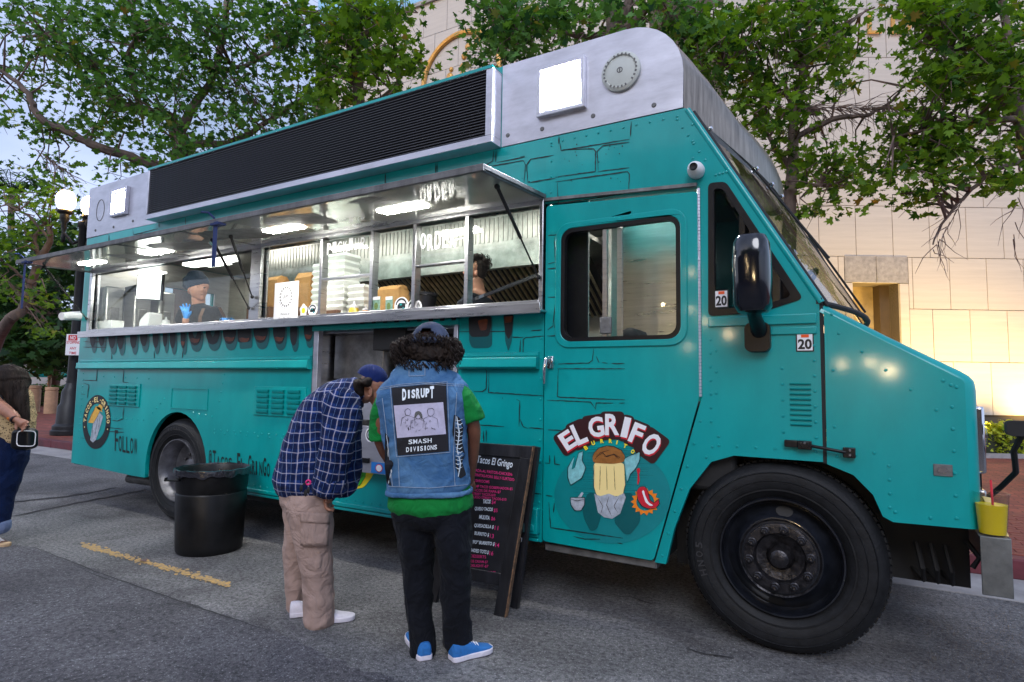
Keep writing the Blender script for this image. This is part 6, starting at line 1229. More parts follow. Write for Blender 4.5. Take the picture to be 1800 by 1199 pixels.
q = MB(); limb(q, F, [(836, 492, 0, 12, 12), (842, 512, 0, 11, 11), (840, 535, 0, 26, 20), (838, 700, 0, 26, 20)]); part('body', fuse(q, .010), MT['skin'], V5)
q = MB(); h0 = F.p(834, 478); k1 = F.k
hb2(2, -8, 0, 16*k1); hb2(-2, 3, 0, 14*k1); hb2(-7, 14, 0, 8*k1); hb2(-17, 2, 0, 3.4*k1, (1.3, .9, 1)); hb2(-13, 12, 0, 4*k1); hb2(-14, -4, 0, 4*k1, (1, 1.6, .8)); hb2(4, 6, -.10, 3.6*k1, (1, .5, 1.5)); hd5 = part('head', fuse(q, .005, 3), MT['skin'], V5)
q = MB(); q.tube([h0+HR*(-13*k1)+UP*(5*k1)-HF*.05, h0+HR*(-9*k1)+UP*(5.5*k1)-HF*.065], .003, 5); q.blob(h0+HR*(-11*k1)+UP*(1*k1)-HF*.055, .006, .004, .004, 5); q.tube([h0+HR*(5*k1+.006*math.cos(a))-UP*(14*k1+.006*math.sin(a))-HF*.1 for a in np.linspace(0, 2*PI, 10)], .0016, 5); q.build('brow_and_earring', MT['hair'], hd5, smooth=True)
q = MB(); rg = random.Random(4)
for k in range(60): a = rg.uniform(-1.9, 1.5)-PI/2*0; u, v_ = 8+14*math.sin(a), -10-16*math.cos(a); q.blob(h0+HR*(u*k1)-UP*(v_*k1)+HF*rg.uniform(-.07, .07), rg.uniform(.016, .028), n=4)
limb(q, F, [(846, 484, 0, 10, 14), (842, 466, 0, 15, 16)]); part('spiky_hair', fuse(q, .007, 1, .008, 30, 2), MT['hair'], V5); curls(F, (846, 460, .0, 17, 15), 90, MT['hair'], V5, 'hair_spike', (.006, .012), 1.6)
q = MB(); limb(q, F, [(843, 520, .01, 15, 14), (840, 530, 0, 30, 22), (838, 580, 0, 34, 24), (838, 640, 0, 30, 24)], sq=2.3); limb(q, F, [(815, 535, -.02, 12, 14), (806, 560, -.04, 12, 13)]); part('t_shirt', fuse(q, .009, 3, .008, 10, 2), MT['blacktee'], V5)
hand(F, F.p(806, 552, -.12), HR*-1+UP*.1, UP, .15, MT['skin'], V5, .5, .2)
# ================================================================ GROUND
def structure(o): o['kind'] = 'structure'; return o
def asphalt(name, c0, c1, spk):
    mt = M(name, c1, .9, 0, .2, 1.4, 0, vcol=c0); N = mt.node_tree.nodes; L = mt.node_tree.links; p = N['Principled BSDF']; src = p.inputs['Base Color'].links[0].from_socket
    t = N.new('ShaderNodeTexCoord'); v = N.new('ShaderNodeTexVoronoi'); v.inputs['Scale'].default_value = 90; L.new(t.outputs['Object'], v.inputs[0])
    n = N.new('ShaderNodeTexNoise'); n.inputs['Scale'].default_value = 120; n.inputs['Detail'].default_value = 3; L.new(t.outputs['Object'], n.inputs[0])
    r = N.new('ShaderNodeValToRGB'); r.color_ramp.elements[0].position = .60; r.color_ramp.elements[1].position = .70; L.new(n.outputs[0], r.inputs[0])
    mx_ = N.new('ShaderNodeMixRGB'); mx_.inputs[2].default_value = (*spk, 1); L.new(r.outputs[0], mx_.inputs[0]); L.new(src, mx_.inputs[1])
    n3 = N.new('ShaderNodeTexNoise'); n3.inputs['Scale'].default_value = 38; n3.inputs['Detail'].default_value = 6; n3.inputs['Roughness'].default_value = .75; L.new(t.outputs['Object'], n3.inputs[0])
    r3 = N.new('ShaderNodeValToRGB'); r3.color_ramp.elements[0].position = .33; r3.color_ramp.elements[1].position = .58; r3.color_ramp.elements[0].color = (.22, .22, .24, 1); r3.color_ramp.elements[1].color = (1.2, 1.2, 1.2, 1); L.new(n3.outputs[0], r3.inputs[0])
    m2 = N.new('ShaderNodeMixRGB'); m2.blend_type = 'MULTIPLY'; m2.inputs[0].default_value = 1; L.new(mx_.outputs[0], m2.inputs[1]); L.new(r3.outputs[0], m2.inputs[2])
    n4 = N.new('ShaderNodeTexNoise'); n4.inputs['Scale'].default_value = .9; n4.inputs['Detail'].default_value = 9; n4.inputs['Roughness'].default_value = .7; n4.inputs['Distortion'].default_value = .6; L.new(t.outputs['Object'], n4.inputs[0]); r4 = N.new('ShaderNodeValToRGB'); r4.color_ramp.elements[0].position = .36; r4.color_ramp.elements[1].position = .56; r4.color_ramp.elements[0].color = (.50, .49, .5, 1); L.new(n4.outputs[0], r4.inputs[0])
    m4 = N.new('ShaderNodeMixRGB'); m4.blend_type = 'MULTIPLY'; m4.inputs[0].default_value = 1; L.new(m2.outputs[0], m4.inputs[1]); L.new(r4.outputs[0], m4.inputs[2]); L.new(m4.outputs[0], p.inputs['Base Color'])
    b_ = N.new('ShaderNodeBump'); b_.inputs['Strength'].default_value = .9; b_.inputs['Distance'].default_value = .006; ad = N.new('ShaderNodeMath'); ad.operation = 'ADD'; L.new(v.outputs[0], ad.inputs[0]); L.new(n3.outputs[0], ad.inputs[1]); L.new(ad.outputs[0], b_.inputs['Height']); L.new(b_.outputs[0], p.inputs['Normal']); p.inputs['Specular IOR Level'].default_value = .35
    return mt
MT['asph'] = asphalt('worn pale asphalt', (.125, .123, .124), (.225, .222, .222), (.5, .5, .5)); MT['asph2'] = asphalt('darker resurfaced asphalt', (.080, .078, .086), (.135, .132, .144), (.34, .34, .36))
structure(MB().add([(-150, -90, 0), (90, -90, 0), (90, 140, 0), (-150, 140, 0)], [(0, 1, 2, 3)]).build('road', MT['asph']))
ed = [(-160, 940), (0, 956), (60, 963), (120, 985), (180, 1008), (260, 1038), (330, 1060), (410, 1088), (480, 1110), (560, 1150), (640, 1180), (720, 1205)]; W_ = []
for (a, b_), (c, d) in zip(ed, ed[1:]):
    for k in range(10): q_ = atz(a+(c-a)*k/10, b_+(d-b_)*k/10); W_.append((q_.x+random.uniform(-.012, .012), q_.y+random.uniform(-.02, .02)))
l0 = Vector(W_[0]); W_ = [(-90, l0.y-.2)]+W_+[(W_[-1][0]+1.0, W_[-1][1]-.1), (4, -1.75), (60, -1.6), (60, -60), (-90, -60)]
structure(MB().prism([W_], .001, .005, 'z').build('resurfaced_lane', MT['asph2']))
MT['gutter'] = M('gutter concrete', (.33, .32, .32), .85, 0, .22, 2.5, .4, 30); MT['redkerb'] = M('red painted kerb', srgb(96, 40, 48), .6, 0, .3, 4, .3, 20); MT['brick'] = M('red paving brick', srgb(142, 72, 56), .75, 0, .2, 3, .3, 20, island=.25, vcol=srgb(104, 54, 46))
structure(MB().box(-60, 40, 1.72, 2.32, .0005, .006).build('gutter', MT['gutter']))
kb = MB(); 
for k in range(60): kb.box(-60+k*1.6, -60+k*1.6+1.59, 2.32, 2.47, 0, .15)
structure(kb.build('kerb', MT['redkerb'], bevel=.012))
def pavers(name, col):
    mt = M(name, col, .75, 0, .25, 1.2, 0); N = mt.node_tree.nodes; L = mt.node_tree.links; p = N['Principled BSDF']; src = p.inputs['Base Color'].links[0].from_socket
    b_ = N.new('ShaderNodeTexBrick'); b_.inputs['Scale'].default_value = 1; b_.inputs['Brick Width'].default_value = .2; b_.inputs['Row Height'].default_value = .1; b_.inputs['Mortar Size'].default_value = .006; b_.inputs['Color1'].default_value = (1, 1, 1, 1); b_.inputs['Color2'].default_value = (.6, .58, .58, 1); b_.inputs['Mortar'].default_value = (.28, .3, .32, 1)
    t = N.new('ShaderNodeTexCoord'); L.new(t.outputs['Object'], b_.inputs[0]); m2 = N.new('ShaderNodeMixRGB'); m2.blend_type = 'MULTIPLY'; m2.inputs[0].default_value = 1; L.new(src, m2.inputs[1]); L.new(b_.outputs[0], m2.inputs[2]); L.new(m2.outputs[0], p.inputs['Base Color']); return mt
sw = structure(MB().box(-60, 40, 2.475, 60, 0, .146).build('pavement', pavers('brick paving', srgb(146, 76, 60))))
b0 = None
for i in range(19):
    for j in range(12):
        x, y = 1.15+j*.2+(.1 if i % 2 else 0), 2.49+i*.1
        if b0 is None: b0 = MB().box(x, x+.192, y, y+.092, .1465, .1505).build('brick', MT['brick'], sw); o0 = (x, y); l0 = b0.location.copy(); o_ = b0
        else: o_ = b0.copy(); COL.objects.link(o_); o_.location = l0+Vector((x-o0[0], y-o0[1], 0))
        o_.location.z = l0.z+random.uniform(-.001, .002); o_.rotation_euler.z = random.uniform(-.008, .008)
gz = lambda z: (lambda u, v: tuple(atz(u, v, z)))
MT['yline'] = M('worn yellow paint', srgb(214, 170, 84), .8, 0, .3, 38, vcol=(.15, .145, .14)); q = MB(); rg = random.Random(2)
for x0, x1 in () if 0 else ((145, 176), (178, 216), (220, 268), (272, 316), (318, 350), (352, 380), (376, 404)):
    up_, lo_ = [], []
    for k in range(8): t = x0+(x1-x0)*k/7; yc = 958+(t-145)/(403-145)*70; up_.append((t, yc-rg.uniform(2.5, 5))); lo_.append((t, yc+rg.uniform(2, 5.5)))
    for k in range(95):
        t = rg.uniform(x0, x1); yc = 958+(t-145)/(403-145)*70; y = yc+rg.gauss(0, 2.4); r_ = rg.uniform(.5, 2.4); q.flat([[(t+r_*rg.uniform(1.2, 2.2)*math.cos(a), y+r_*rg.uniform(.5, .9)*math.sin(a)) for a in np.linspace(0, 2*PI, 7)[:-1]]], gz(.0035+.00002*k))
o = q.build('lane_marking', MT['yline']); o['kind'] = 'structure'
MT['crack'] = M('crack filler', (.025, .024, .026), .9, 0, .2, 20); q = MB()
for l in ([(18, 908), (90, 893), (170, 877), (258, 860)], [(-40, 886), (40, 880), (120, 872), (205, 857)], [(150, 1003), (170, 1012), (200, 1020)], [(60, 962), (180, 1009), (330, 1061), (480, 1111)], [(1110, 1010+40), (1150, 1062)], [(1205, 1138), (1240, 1150), (1290, 1156)]): stroke(q, l, gz(.0062), 1.7)
structure(q.build('pavement_crack', MT['crack']))
lf = atz(245, 985, .008); q = MB(); q.add([lf, lf+Vector((.05, -.02, .012)), lf+Vector((.09, .0, .004)), lf+Vector((.06, .03, .02))], [(0, 1, 2, 3)]); tag(q.build('dry_leaf', MT['twig']), 'small curled dry leaf lying on the broken yellow line', 'leaf')

# ================================================================ OFFICE BUILDING
DB = 13.0; MT['stone'] = M('honed travertine cladding', (.52, .48, .44), .6, 0, .07, 1.0, .06, 8, aniso=(.5, .5, 9)); MT['stone2'] = M('grey speckled stone', (.33, .31, .30), .6, 0, .2, 9, .06, 30); MT['joint'] = M('open joint', (.10, .08, .06), .9, 0, 0); MT['tanstone'] = M('tan recess plaster', (.36, .27, .13), .75, 0, .15, 6)
def WB_(t, z, d=0): p = CAM+HF*(DB-d)+HR*t; return Vector((p.x, p.y, z))
def tz(px, py): p = ath(px, py, DB); return ((p-CAM).dot(HR), p.z)
TJ = 3.1; cor = WB_(TJ, 0); YA = cor.y; bld = empty('office_building', WB_(7, .15), 'pale stone clad office building with gold letters, ring emblem and recessed doorway', 'building')
zr = [tz(1700, 636)[1]]; dz = 1.165; t0_ = tz(1710, 690)[0]; cw = tz(1776, 690)[0]-t0_
def panel_mesh(w, h, name, mat, p0, ax, par): 
    q = MB(); a = Vector(ax); n_ = Vector((a.y, -a.x, 0)); c = Vector(p0)+a*w/2+UP*h/2; q.obox(c+n_*.0, a*(w/2), n_*.025, UP*(h/2)); return q.build(name, mat, par)
def panel_grid(par, origin, ax, ncol, rows, skip):
    proto = None
    for r in rows:
        for c in range(ncol):
            off = c*cw+(cw/2 if r % 2 else 0); z = zr[0]+r*dz
            if skip(off, z): continue
            p0 = Vector(origin)+Vector(ax)*off; p0.z = z
            if proto is None: proto = panel_mesh(cw-.014, dz-.014, 'stone_panel', MT['stone'], p0, ax, par); pl0 = proto.location.copy(); q0 = p0.copy(); o_ = proto
            else: o_ = proto.copy(); COL.objects.link(o_); o_.location = pl0+(p0-q0)
n_ = Vector((HR.y, -HR.x, 0)); dt0, dz0 = tz(1500, 590); dt1, dz1 = tz(1580, 497); lt0, lz0 = tz(1484, 497); lt1, lz1 = tz(1594, 450)
tstart = t0_-math.floor((t0_-TJ-.5)/cw)*cw
panel_grid(bld, WB_(tstart, 0), HR, 11, range(-1, 12), lambda off, z: (tstart+off+cw > lt0+.03 and tstart+off < lt1-.03 and z < lz1-.1))
q = MB()
def wbx(mb, t0, t1, z0, z1, d0, d1): c = WB_((t0+t1)/2, (z0+z1)/2, (d0+d1)/2); mb.obox(c, HR*((t1-t0)/2), HF*((d1-d0)/2), UP*((z1-z0)/2))
wbx(q, TJ-.2, dt0, .0, 16, -.6, -.03); wbx(q, dt1, 14, 0, 16, -.6, -.03); wbx(q, dt0, dt1, dz1, 16, -.6, -.03); q.build('wall_core', MT['joint'], bld)
for a in ((lt0+.007, (lt0+lt1)/2-.007, lz0+.007, lz1-.02), ((lt0+lt1)/2+.007, lt1-.007, lz0+.007, lz1-.02)): q = MB(); wbx(q, *a, -.025, .03); q.build('lintel_block', MT['stone2'], bld)
for a in ((lt0+.007, dt0, .15, lz0-.007), (dt1, lt1-.007, .15, lz0-.007)): q = MB(); wbx(q, *a, -.3, .03); q.build('door_jamb', MT['stone'], bld)
# remaining narrow infill beside the doorway
for r in range(-1, 3):
    z = zr[0]+r*dz; off0 = tstart+(cw/2 if r % 2 else 0); k = math.floor((lt0-off0)/cw); a = off0+k*cw
    if z < lz1-.1 and lt0-a > .05: q = MB(); wbx(q, a, lt0-.007, z, min(z+dz-.014, 99), -.025, .025); q.build('stone_panel', MT['stone'], bld)
    k = math.ceil((lt1-off0)/cw); b_ = off0+k*cw
    if z < lz1-.1 and b_-lt1 > .05: q = MB(); wbx(q, lt1+.007, b_-.014, z, z+dz-.014, -.025, .025); q.build('stone_panel', MT['stone'], bld)
q = MB(); wbx(q, dt0-.1, dt1+.1, .15, dz1+.1, -.9, -.6); q.build('recessed_door', MT['tanstone'], bld); q = MB(); wbx(q, dt1-.22, dt1, .15, dz1, -.6, -.35); wbx(q, dt0, dt0+.05, .15, dz1, -.6, -.3); q.build('door_reveal', M('dark reveal', (.09, .06, .03), .7, 0, .1), bld)
# street side wing
NA = 13; panel_grid(bld, Vector((cor.x-NA*cw-.02, YA, 0)), Vector((1, 0, 0)), NA, range(3, 12), lambda off, z: False)
xl = cor.x-NA*cw-.3; MB().box(xl-.1, cor.x, YA+.03, YA+6, 0, 22).build('wing_core', MT['joint'], bld)
z_ = at(720, 14, YA).z
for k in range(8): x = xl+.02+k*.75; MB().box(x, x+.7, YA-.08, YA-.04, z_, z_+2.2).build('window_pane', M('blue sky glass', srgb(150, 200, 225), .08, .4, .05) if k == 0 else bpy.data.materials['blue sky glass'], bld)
MB().box(xl, xl+6.1, YA-.10, YA-.03, z_-.12, z_).build('window_sill', MT['stone2'], bld)
MT['gold'] = M('gilded relief', srgb(206, 158, 84), .4, .35, .2, 8, .2, 20)
c3 = [at(*p_, YA-.05) for p_ in ((745, 150), (782, 76), (838, 56))]; (ax_, az_), (bx_, bz_), (cx_, cz_) = [(c.x, c.z) for c in c3]
d_ = 2*(ax_*(bz_-cz_)+bx_*(cz_-az_)+cx_*(az_-bz_)); ux = ((ax_**2+az_**2)*(bz_-cz_)+(bx_**2+bz_**2)*(cz_-az_)+(cx_**2+cz_**2)*(az_-bz_))/d_; uz = ((ax_**2+az_**2)*(cx_-bx_)+(bx_**2+bz_**2)*(ax_-cx_)+(cx_**2+cz_**2)*(bx_-ax_))/d_; RR = math.hypot(ax_-ux, az_-uz)
q = MB(); q.tube([(ux+RR*math.cos(a), YA-.06, uz+RR*math.sin(a)) for a in np.linspace(0, 2*PI, 65)], .075, 8, False); em = q.build('emblem_ring', MT['gold'], bld, smooth=True)
for px, py, r in ((790, 135, .10), (793, 122, .06), (813, 118, .10), (816, 98, .09), (822, 82, .08), (838, 72, .1), (812, 132, .09)): p_ = at(px, py, YA-.05); MB().blob((p_.x, YA-.04, p_.z), r*1.1, .06, r*1.2, 6).build('gilded_figure', MT['gold'], em, smooth=True)
q = MB()
for i in range(12):
    for j in range(9): p_ = at(824+i*5.5+(j % 2)*2, 86+j*5.5, YA-.03); q.blob((p_.x, YA-.03, p_.z), .045, .03, .02, 3)
o = q.build('carved_relief', MT['stone2'], em); o['kind'] = 'stuff'
for c, px, wpx in (('L', 1522, 24), ('D', 1563, 36)):
    q = MB(); fn = lambda u, v: (lambda s_: tuple(WB_(s_[0], s_[1], .06)))(tz(px+u, 62-v)); put_text(q, c, fn, wpx, 32, 0, 0, .0); o = q.build('gold_letter', MT['gold'], bld); sm_ = o.modifiers.new('t', 'SOLIDIFY'); sm_.thickness = .04
# wall washing uplights in the planting bed
for t in (7.4, 9.4, 11.4, 5.2):
    c = WB_(t, .15, 1.0); o = empty('ground_uplight', c, {7.4: 'low ground uplight in the planting bed, nearest the doorway', 9.4: 'low ground uplight behind the yellow lit shrubs right of the truck nose', 11.4: 'low ground uplight at the right end of the planting bed', 5.2: 'low ground uplight at the wall foot hidden behind the truck'}[t], 'uplight', 'uplights along the wall foot')
    MB().rev([(0, 0), (.07, 0), (.08, .12), (.07, .12), (.06, .10), (0, .10)], c, 'z', 16).build('lamp_housing', MT['blackmt'], o, smooth=True)
    ld = bpy.data.lights.new('uplight_lamp', 'SPOT'); ld.energy = 440; ld.spot_size = math.radians(110); ld.spot_blend = 1; ld.color = (1, .66, .22); ld.shadow_soft_size = .08; lo = bpy.data.objects.new('uplight_lamp', ld); COL.objects.link(lo); lo.parent = o; lo.location = (0, 0, .16); dv = (HF*.30+UP*1).normalized(); lo.rotation_euler = dv.to_track_quat('-Z', 'Y').to_euler()

# ================================================================ TREES
LEAF = np.array([(0, 0, 0), (.30, -.10, .02), (.52, .22, .10), (.24, .30, 0), (.38, .66, .08), (.12, .56, 0), (0, 1.0, .05), (-.12, .56, 0), (-.38, .66, .08), (-.24, .30, 0), (-.52, .22, .10), (-.30, -.10, .02)], np.float32)
def leaf_mesh(name, pts, size, rnd, droop=.5, shape=LEAF):
    n = len(pts); K = len(shape); P = np.array(pts, np.float32); a = rnd.uniform(0, 2*PI, n); up = rnd.normal(0, 1, (n, 3)).astype(np.float32); up[:, 2] = np.abs(up[:, 2])+droop; up /= np.linalg.norm(up, axis=1)[:, None]
    d = np.stack([np.cos(a), np.sin(a), rnd.uniform(-.9, .3, n)], 1); d -= up*np.sum(d*up, 1)[:, None]; d /= np.linalg.norm(d, axis=1)[:, None]+1e-6; s = np.cross(d, up); sz = (size*rnd.uniform(.6, 1.25, n))[:, None, None]
    V = P[:, None, :]+sz*(s[:, None, :]*shape[None, :, 0:1]+d[:, None, :]*shape[None, :, 1:2]+up[:, None, :]*shape[None, :, 2:3]*rnd.uniform(-1, 1.5, n)[:, None, None])
    me = bpy.data.meshes.new(name); me.vertices.add(n*K); me.vertices.foreach_set('co', V.reshape(-1).astype(np.float32)); me.loops.add(n*K); me.loops.foreach_set('vertex_index', np.arange(n*K, dtype=np.int32)); me.polygons.add(n); me.polygons.foreach_set('loop_start', np.arange(n, dtype=np.int32)*K); me.polygons.foreach_set('loop_total', np.full(n, K, np.int32)); me.update(calc_edges=True); me.validate(); return me
def leafmat(name, dark, light, warm, tr=.35):
    mt = bpy.data.materials.new(name); mt.use_nodes = True; N = mt.node_tree.nodes; L = mt.node_tree.links; p = N['Principled BSDF']; p.inputs['Roughness'].default_value = .55; p.inputs['Specular IOR Level'].default_value = .35
    g = N.new('ShaderNodeNewGeometry'); r = N.new('ShaderNodeValToRGB'); e = r.color_ramp.elements; e[0].color = (*dark, 1); e[1].color = (*warm, 1); e[1].position = 1; x = e.new(.55); x.color = (*light, 1); x = e.new(.975); x.color = (*light, 1); L.new(g.outputs['Random Per Island'], r.inputs[0])
    t = N.new('ShaderNodeBsdfTranslucent'); mx_ = N.new('ShaderNodeMixShader'); mx_.inputs[0].default_value = tr; gm_ = N.new('ShaderNodeMixRGB'); gm_.blend_type = 'MULTIPLY'; gm_.inputs[0].default_value = 1; gm_.inputs[2].default_value = (1.5, 1.4, .5, 1); L.new(r.outputs[0], gm_.inputs[1]); L.new(gm_.outputs[0], t.inputs[0]); L.new(r.outputs[0], p.inputs['Base Color']); L.new(p.outputs[0], mx_.inputs[1]); L.new(t.outputs[0], mx_.inputs[2]); L.new(mx_.outputs[0], N['Material Output'].inputs[0]); return mt
MT['leafA'] = leafmat('sycamore leaves', srgb(34, 76, 42), srgb(88, 134, 62), srgb(130, 104, 52)); MT['leafB'] = leafmat('fresh sycamore leaves', srgb(38, 78, 32), srgb(104, 142, 44), srgb(150, 120, 56), .45); MT['leafD'] = leafmat('dark evergreen leaves', srgb(22, 50, 28), srgb(48, 82, 38), srgb(90, 90, 50), .25); MT['leafY'] = leafmat('yellow green leaves', srgb(110, 140, 30), srgb(180, 190, 60), srgb(200, 190, 90), .4)
def tree(name, label, base, trunk, branches, blobs, mat, leaf, D, rnd_seed, dD=1.3, clump=.34, per=26, twigs=True, group=None, cat='tree', bark='bark', bare=(), thin=.42):
    """trunk and branches: lists of (px, py, depth, radius m); blobs: (px, py, rx, ry, clumps)"""
    rnd = np.random.RandomState(rnd_seed); rg = random.Random(rnd_seed); o = empty(name, base, label, cat, group); bpts = []
    tp = [Vector(base)]+[atd(a, b_, d) for a, b_, d, r in trunk]; tr = [trunk[0][3]*1.25]+[a[3] for a in trunk]
    def wob(P, R, j):
        Q, S_ = [], []
        for i in range(len(P)-1):
            m_ = 5; p0, p1, p2, p3 = P[max(0, i-1)], P[i], P[i+1], P[min(len(P)-1, i+2)]
            for k in range(m_): t = k/m_; c = .5*((2*p1)+(p2-p0)*t+(2*p0-5*p1+4*p2-p3)*t*t+(-p0+3*p1-3*p2+p3)*t**3); Q.append(c+Vector((rg.uniform(-j, j), rg.uniform(-j, j), rg.uniform(-j, j)))); S_.append(R[i]+(R[i+1]-R[i])*t)
        Q.append(P[-1]); S_.append(R[-1]); return Q, S_
    Q, S_ = wob(tp, tr, .012); q = MB(); q.tube(Q, S_, 12); q.build('trunk', MT[bark], o, smooth=True); bpts += Q[len(Q)//3:]
    for br in branches:
        P = [atd(a, b_, d) for a, b_, d, r in br]; Q, S_ = wob(P, [a[3] for a in br], .02); q = MB(); q.tube(Q, S_, 8); q.build('branch', MT[bark], o, smooth=True); bpts += Q
    pts, cl = [], []
    for bx, by, rx, ry, n in blobs:
        for k in range(max(3, int(n*thin))):
            while True:
                u, v = rnd.uniform(-1, 1), rnd.uniform(-1, 1)
                if u*u+v*v < 1: break
            cl.append(atd(bx+u*rx, by+v*ry, D+rnd.uniform(-dD, dD)))
    for c in cl:
        m_ = int(per*rnd.uniform(.5, 1.5)); s_ = clump*rnd.uniform(.7, 1.3); pts += list(np.array(c)[None, :]+rnd.normal(0, 1, (m_, 3))*np.array([s_, s_, s_*.55])*.62)
    cr_ = link('crown', leaf_mesh('crown', pts, leaf, rnd), MT[mat], o)
    if twigs:
        q = MB()
        for c in cl:
            b_ = min(bpts, key=lambda p: (p-c).length_squared)
            if (b_-c).length > 3.2: continue
            mid = b_.lerp(c, .5)+Vector((rg.uniform(-.2, .2), rg.uniform(-.2, .2), rg.uniform(-.05, .25))); q.tube([b_, mid, c, c+Vector((rg.uniform(-.3, .3), rg.uniform(-.3, .3), rg.uniform(-.3, .1)))], [.022, .013, .007, .003], 4)
        t_ = q.build('twigs', MT['twig'], o); t_['kind'] = 'stuff'
    if bare:
        q = MB()
        for (x0, y0, x1, y1, dd, n) in bare:
            for k in range(n):
                t = rg.random(); a = atd(x0+(x1-x0)*t, y0+(y1-y0)*t, dd+rg.uniform(-.3, .3)); p = a; P = [p]; dr = (atd(x1, y1, dd)-atd(x0, y0, dd)).normalized()+Vector((rg.uniform(-.9, .9), rg.uniform(-.9, .9), rg.uniform(-.9, .5)))
                for s_ in range(4): dr = (dr+Vector((rg.uniform(-.5, .5), rg.uniform(-.5, .5), rg.uniform(-.6, .3)))).normalized(); p = p+dr*rg.uniform(.08, .2); P.append(p)
                q.tube(P, [.007, .006, .005, .0035, .002], 4)
        t_ = q.build('bare_twigs', MT['twig'], o); t_['kind'] = 'stuff'
    return o
def gnd(px, D, z=.15): p = ath(px, 700, D); return Vector((p.x, p.y, z))
G = 'sycamore trees along the pavement'
tree('sycamore_tree', 'large sycamore with a long limb reaching left over the rear of the truck', gnd(330, 11), [(326, 420, 11, .2), (318, 260, 11, .16), (310, 235, 11, .13), (296, 205, 11, .10), (250, 195, 11, .08), (205, 180, 11, .06), (185, 140, 11, .045), (140, 95, 11.2, .035), (80, 60, 11.2, .02)],
 [[(322, 300, 11, .12), (283, 293, 11, .10), (230, 277, 10.8, .09), (167, 257, 10.6, .08), (130, 237, 10.5, .07), (70, 207, 10.3, .06), (50, 167, 10.2, .05), (25, 140, 10.2, .035), (-20, 110, 10.2, .03)], [(312, 240, 11, .10), (345, 180, 11.3, .08), (375, 130, 11.4, .07), (392, 60, 11.4, .06), (402, -20, 11.4, .05)], [(250, 195, 11, .06), (225, 110, 11, .05), (238, 60, 10.8, .04), (225, -10, 10.8, .03)], [(318, 250, 11, .09), (400, 250, 11.5, .06), (470, 215, 11.5, .05), (520, 180, 11.6, .04)], [(392, 60, 11.4, .04), (350, 30, 11.4, .03), (310, 0, 11.4, .02)], [(375, 130, 11.3, .05), (440, 110, 11.4, .04), (512, 72, 11.4, .04), (535, 42, 11.4, .035), (565, 33, 11.4, .03), (600, 52, 11.4, .02)]],
 [(60, 50, 90, 55, 80), (200, 60, 110, 70, 130), (340, 90, 100, 80, 110), (110, 130, 80, 50, 55), (230, 170, 90, 60, 80), (330, 220, 90, 50, 70), (90, 230, 60, 30, 26), (180, 220, 60, 30, 28), (440, 60, 80, 70, 70), (520, 100, 70, 60, 60), (470, 190, 90, 45, 60), (80, 290, 45, 22, 14), (10, 160, 40, 60, 22), (230, 290, 60, 22, 24), (560, 190, 60, 30, 24), (300, 20, 200, 40, 70)], 'leafA', .118, 11, 11, group=G, per=32, thin=.29, bare=((380, 110, 460, 180, 11, 60), (60, 260, 130, 310, 10.5, 25)))
tree('sycamore_tree', 'slender sycamore whose leaves end left of the ring emblem', gnd(640, 10.5), [(636, 420, 10.5, .14), (630, 150, 10.5, .10), (620, 60, 10.5, .08), (606, -20, 10.5, .07)],
 [[(630, 150, 10.5, .06), (612, 75, 10.5, .04), (590, 55, 10.6, .03)], [(634, 190, 10.5, .06), (690, 160, 10.3, .05), (700, 120, 10.3, .03)], [(622, 80, 10.5, .05), (670, 40, 10.3, .04), (700, 20, 10.3, .03)]],
 [(600, 40, 60, 50, 50), (660, 60, 60, 60, 46), (700, 60, 38, 40, 22), (660, 130, 60, 40, 34), (600, 140, 60, 50, 44), (715, 110, 22, 22, 7), (690, 20, 40, 20, 14), (560, 10, 70, 30, 26)], 'leafB', .145, 10.5, 12, .9, group=G, per=22)
tree('sycamore_tree', 'sycamore with a forked trunk rising behind the roof visor', gnd(1075, 9.5), [(1078, 300, 9.5, .16), (1080, 45, 9.5, .13), (1068, 10, 9.5, .10), (1060, -40, 9.5, .08)],
 [[(1080, 50, 9.5, .09), (1100, 20, 9.4, .07), (1110, -30, 9.4, .06)], [(1080, 60, 9.5, .08), (1125, 30, 9.4, .07), (1150, -10, 9.4, .05)], [(1078, 70, 9.5, .06), (1000, 60, 9.3, .04), (930, 50, 9.3, .03), (870, 30, 9.3, .02)], [(1150, 0, 9.4, .04), (1200, 40, 9.4, .03), (1250, 60, 9.2, .02)]],
 [(900, 40, 60, 45, 52), (880, 90, 35, 25, 14), (960, 60, 70, 40, 44), (1020, 20, 70, 30, 40), (1150, 20, 60, 40, 36), (1220, 60, 60, 50, 46), (1090, 80, 60, 20, 12), (870, 10, 40, 20, 16), (1230, 130, 45, 40, 24)], 'leafA', .135, 9.5, 13, .9, group=G, per=22, bare=((960, 30, 900, 60, 9.3, 50), (1150, 60, 1180, 20, 9.4, 20)))
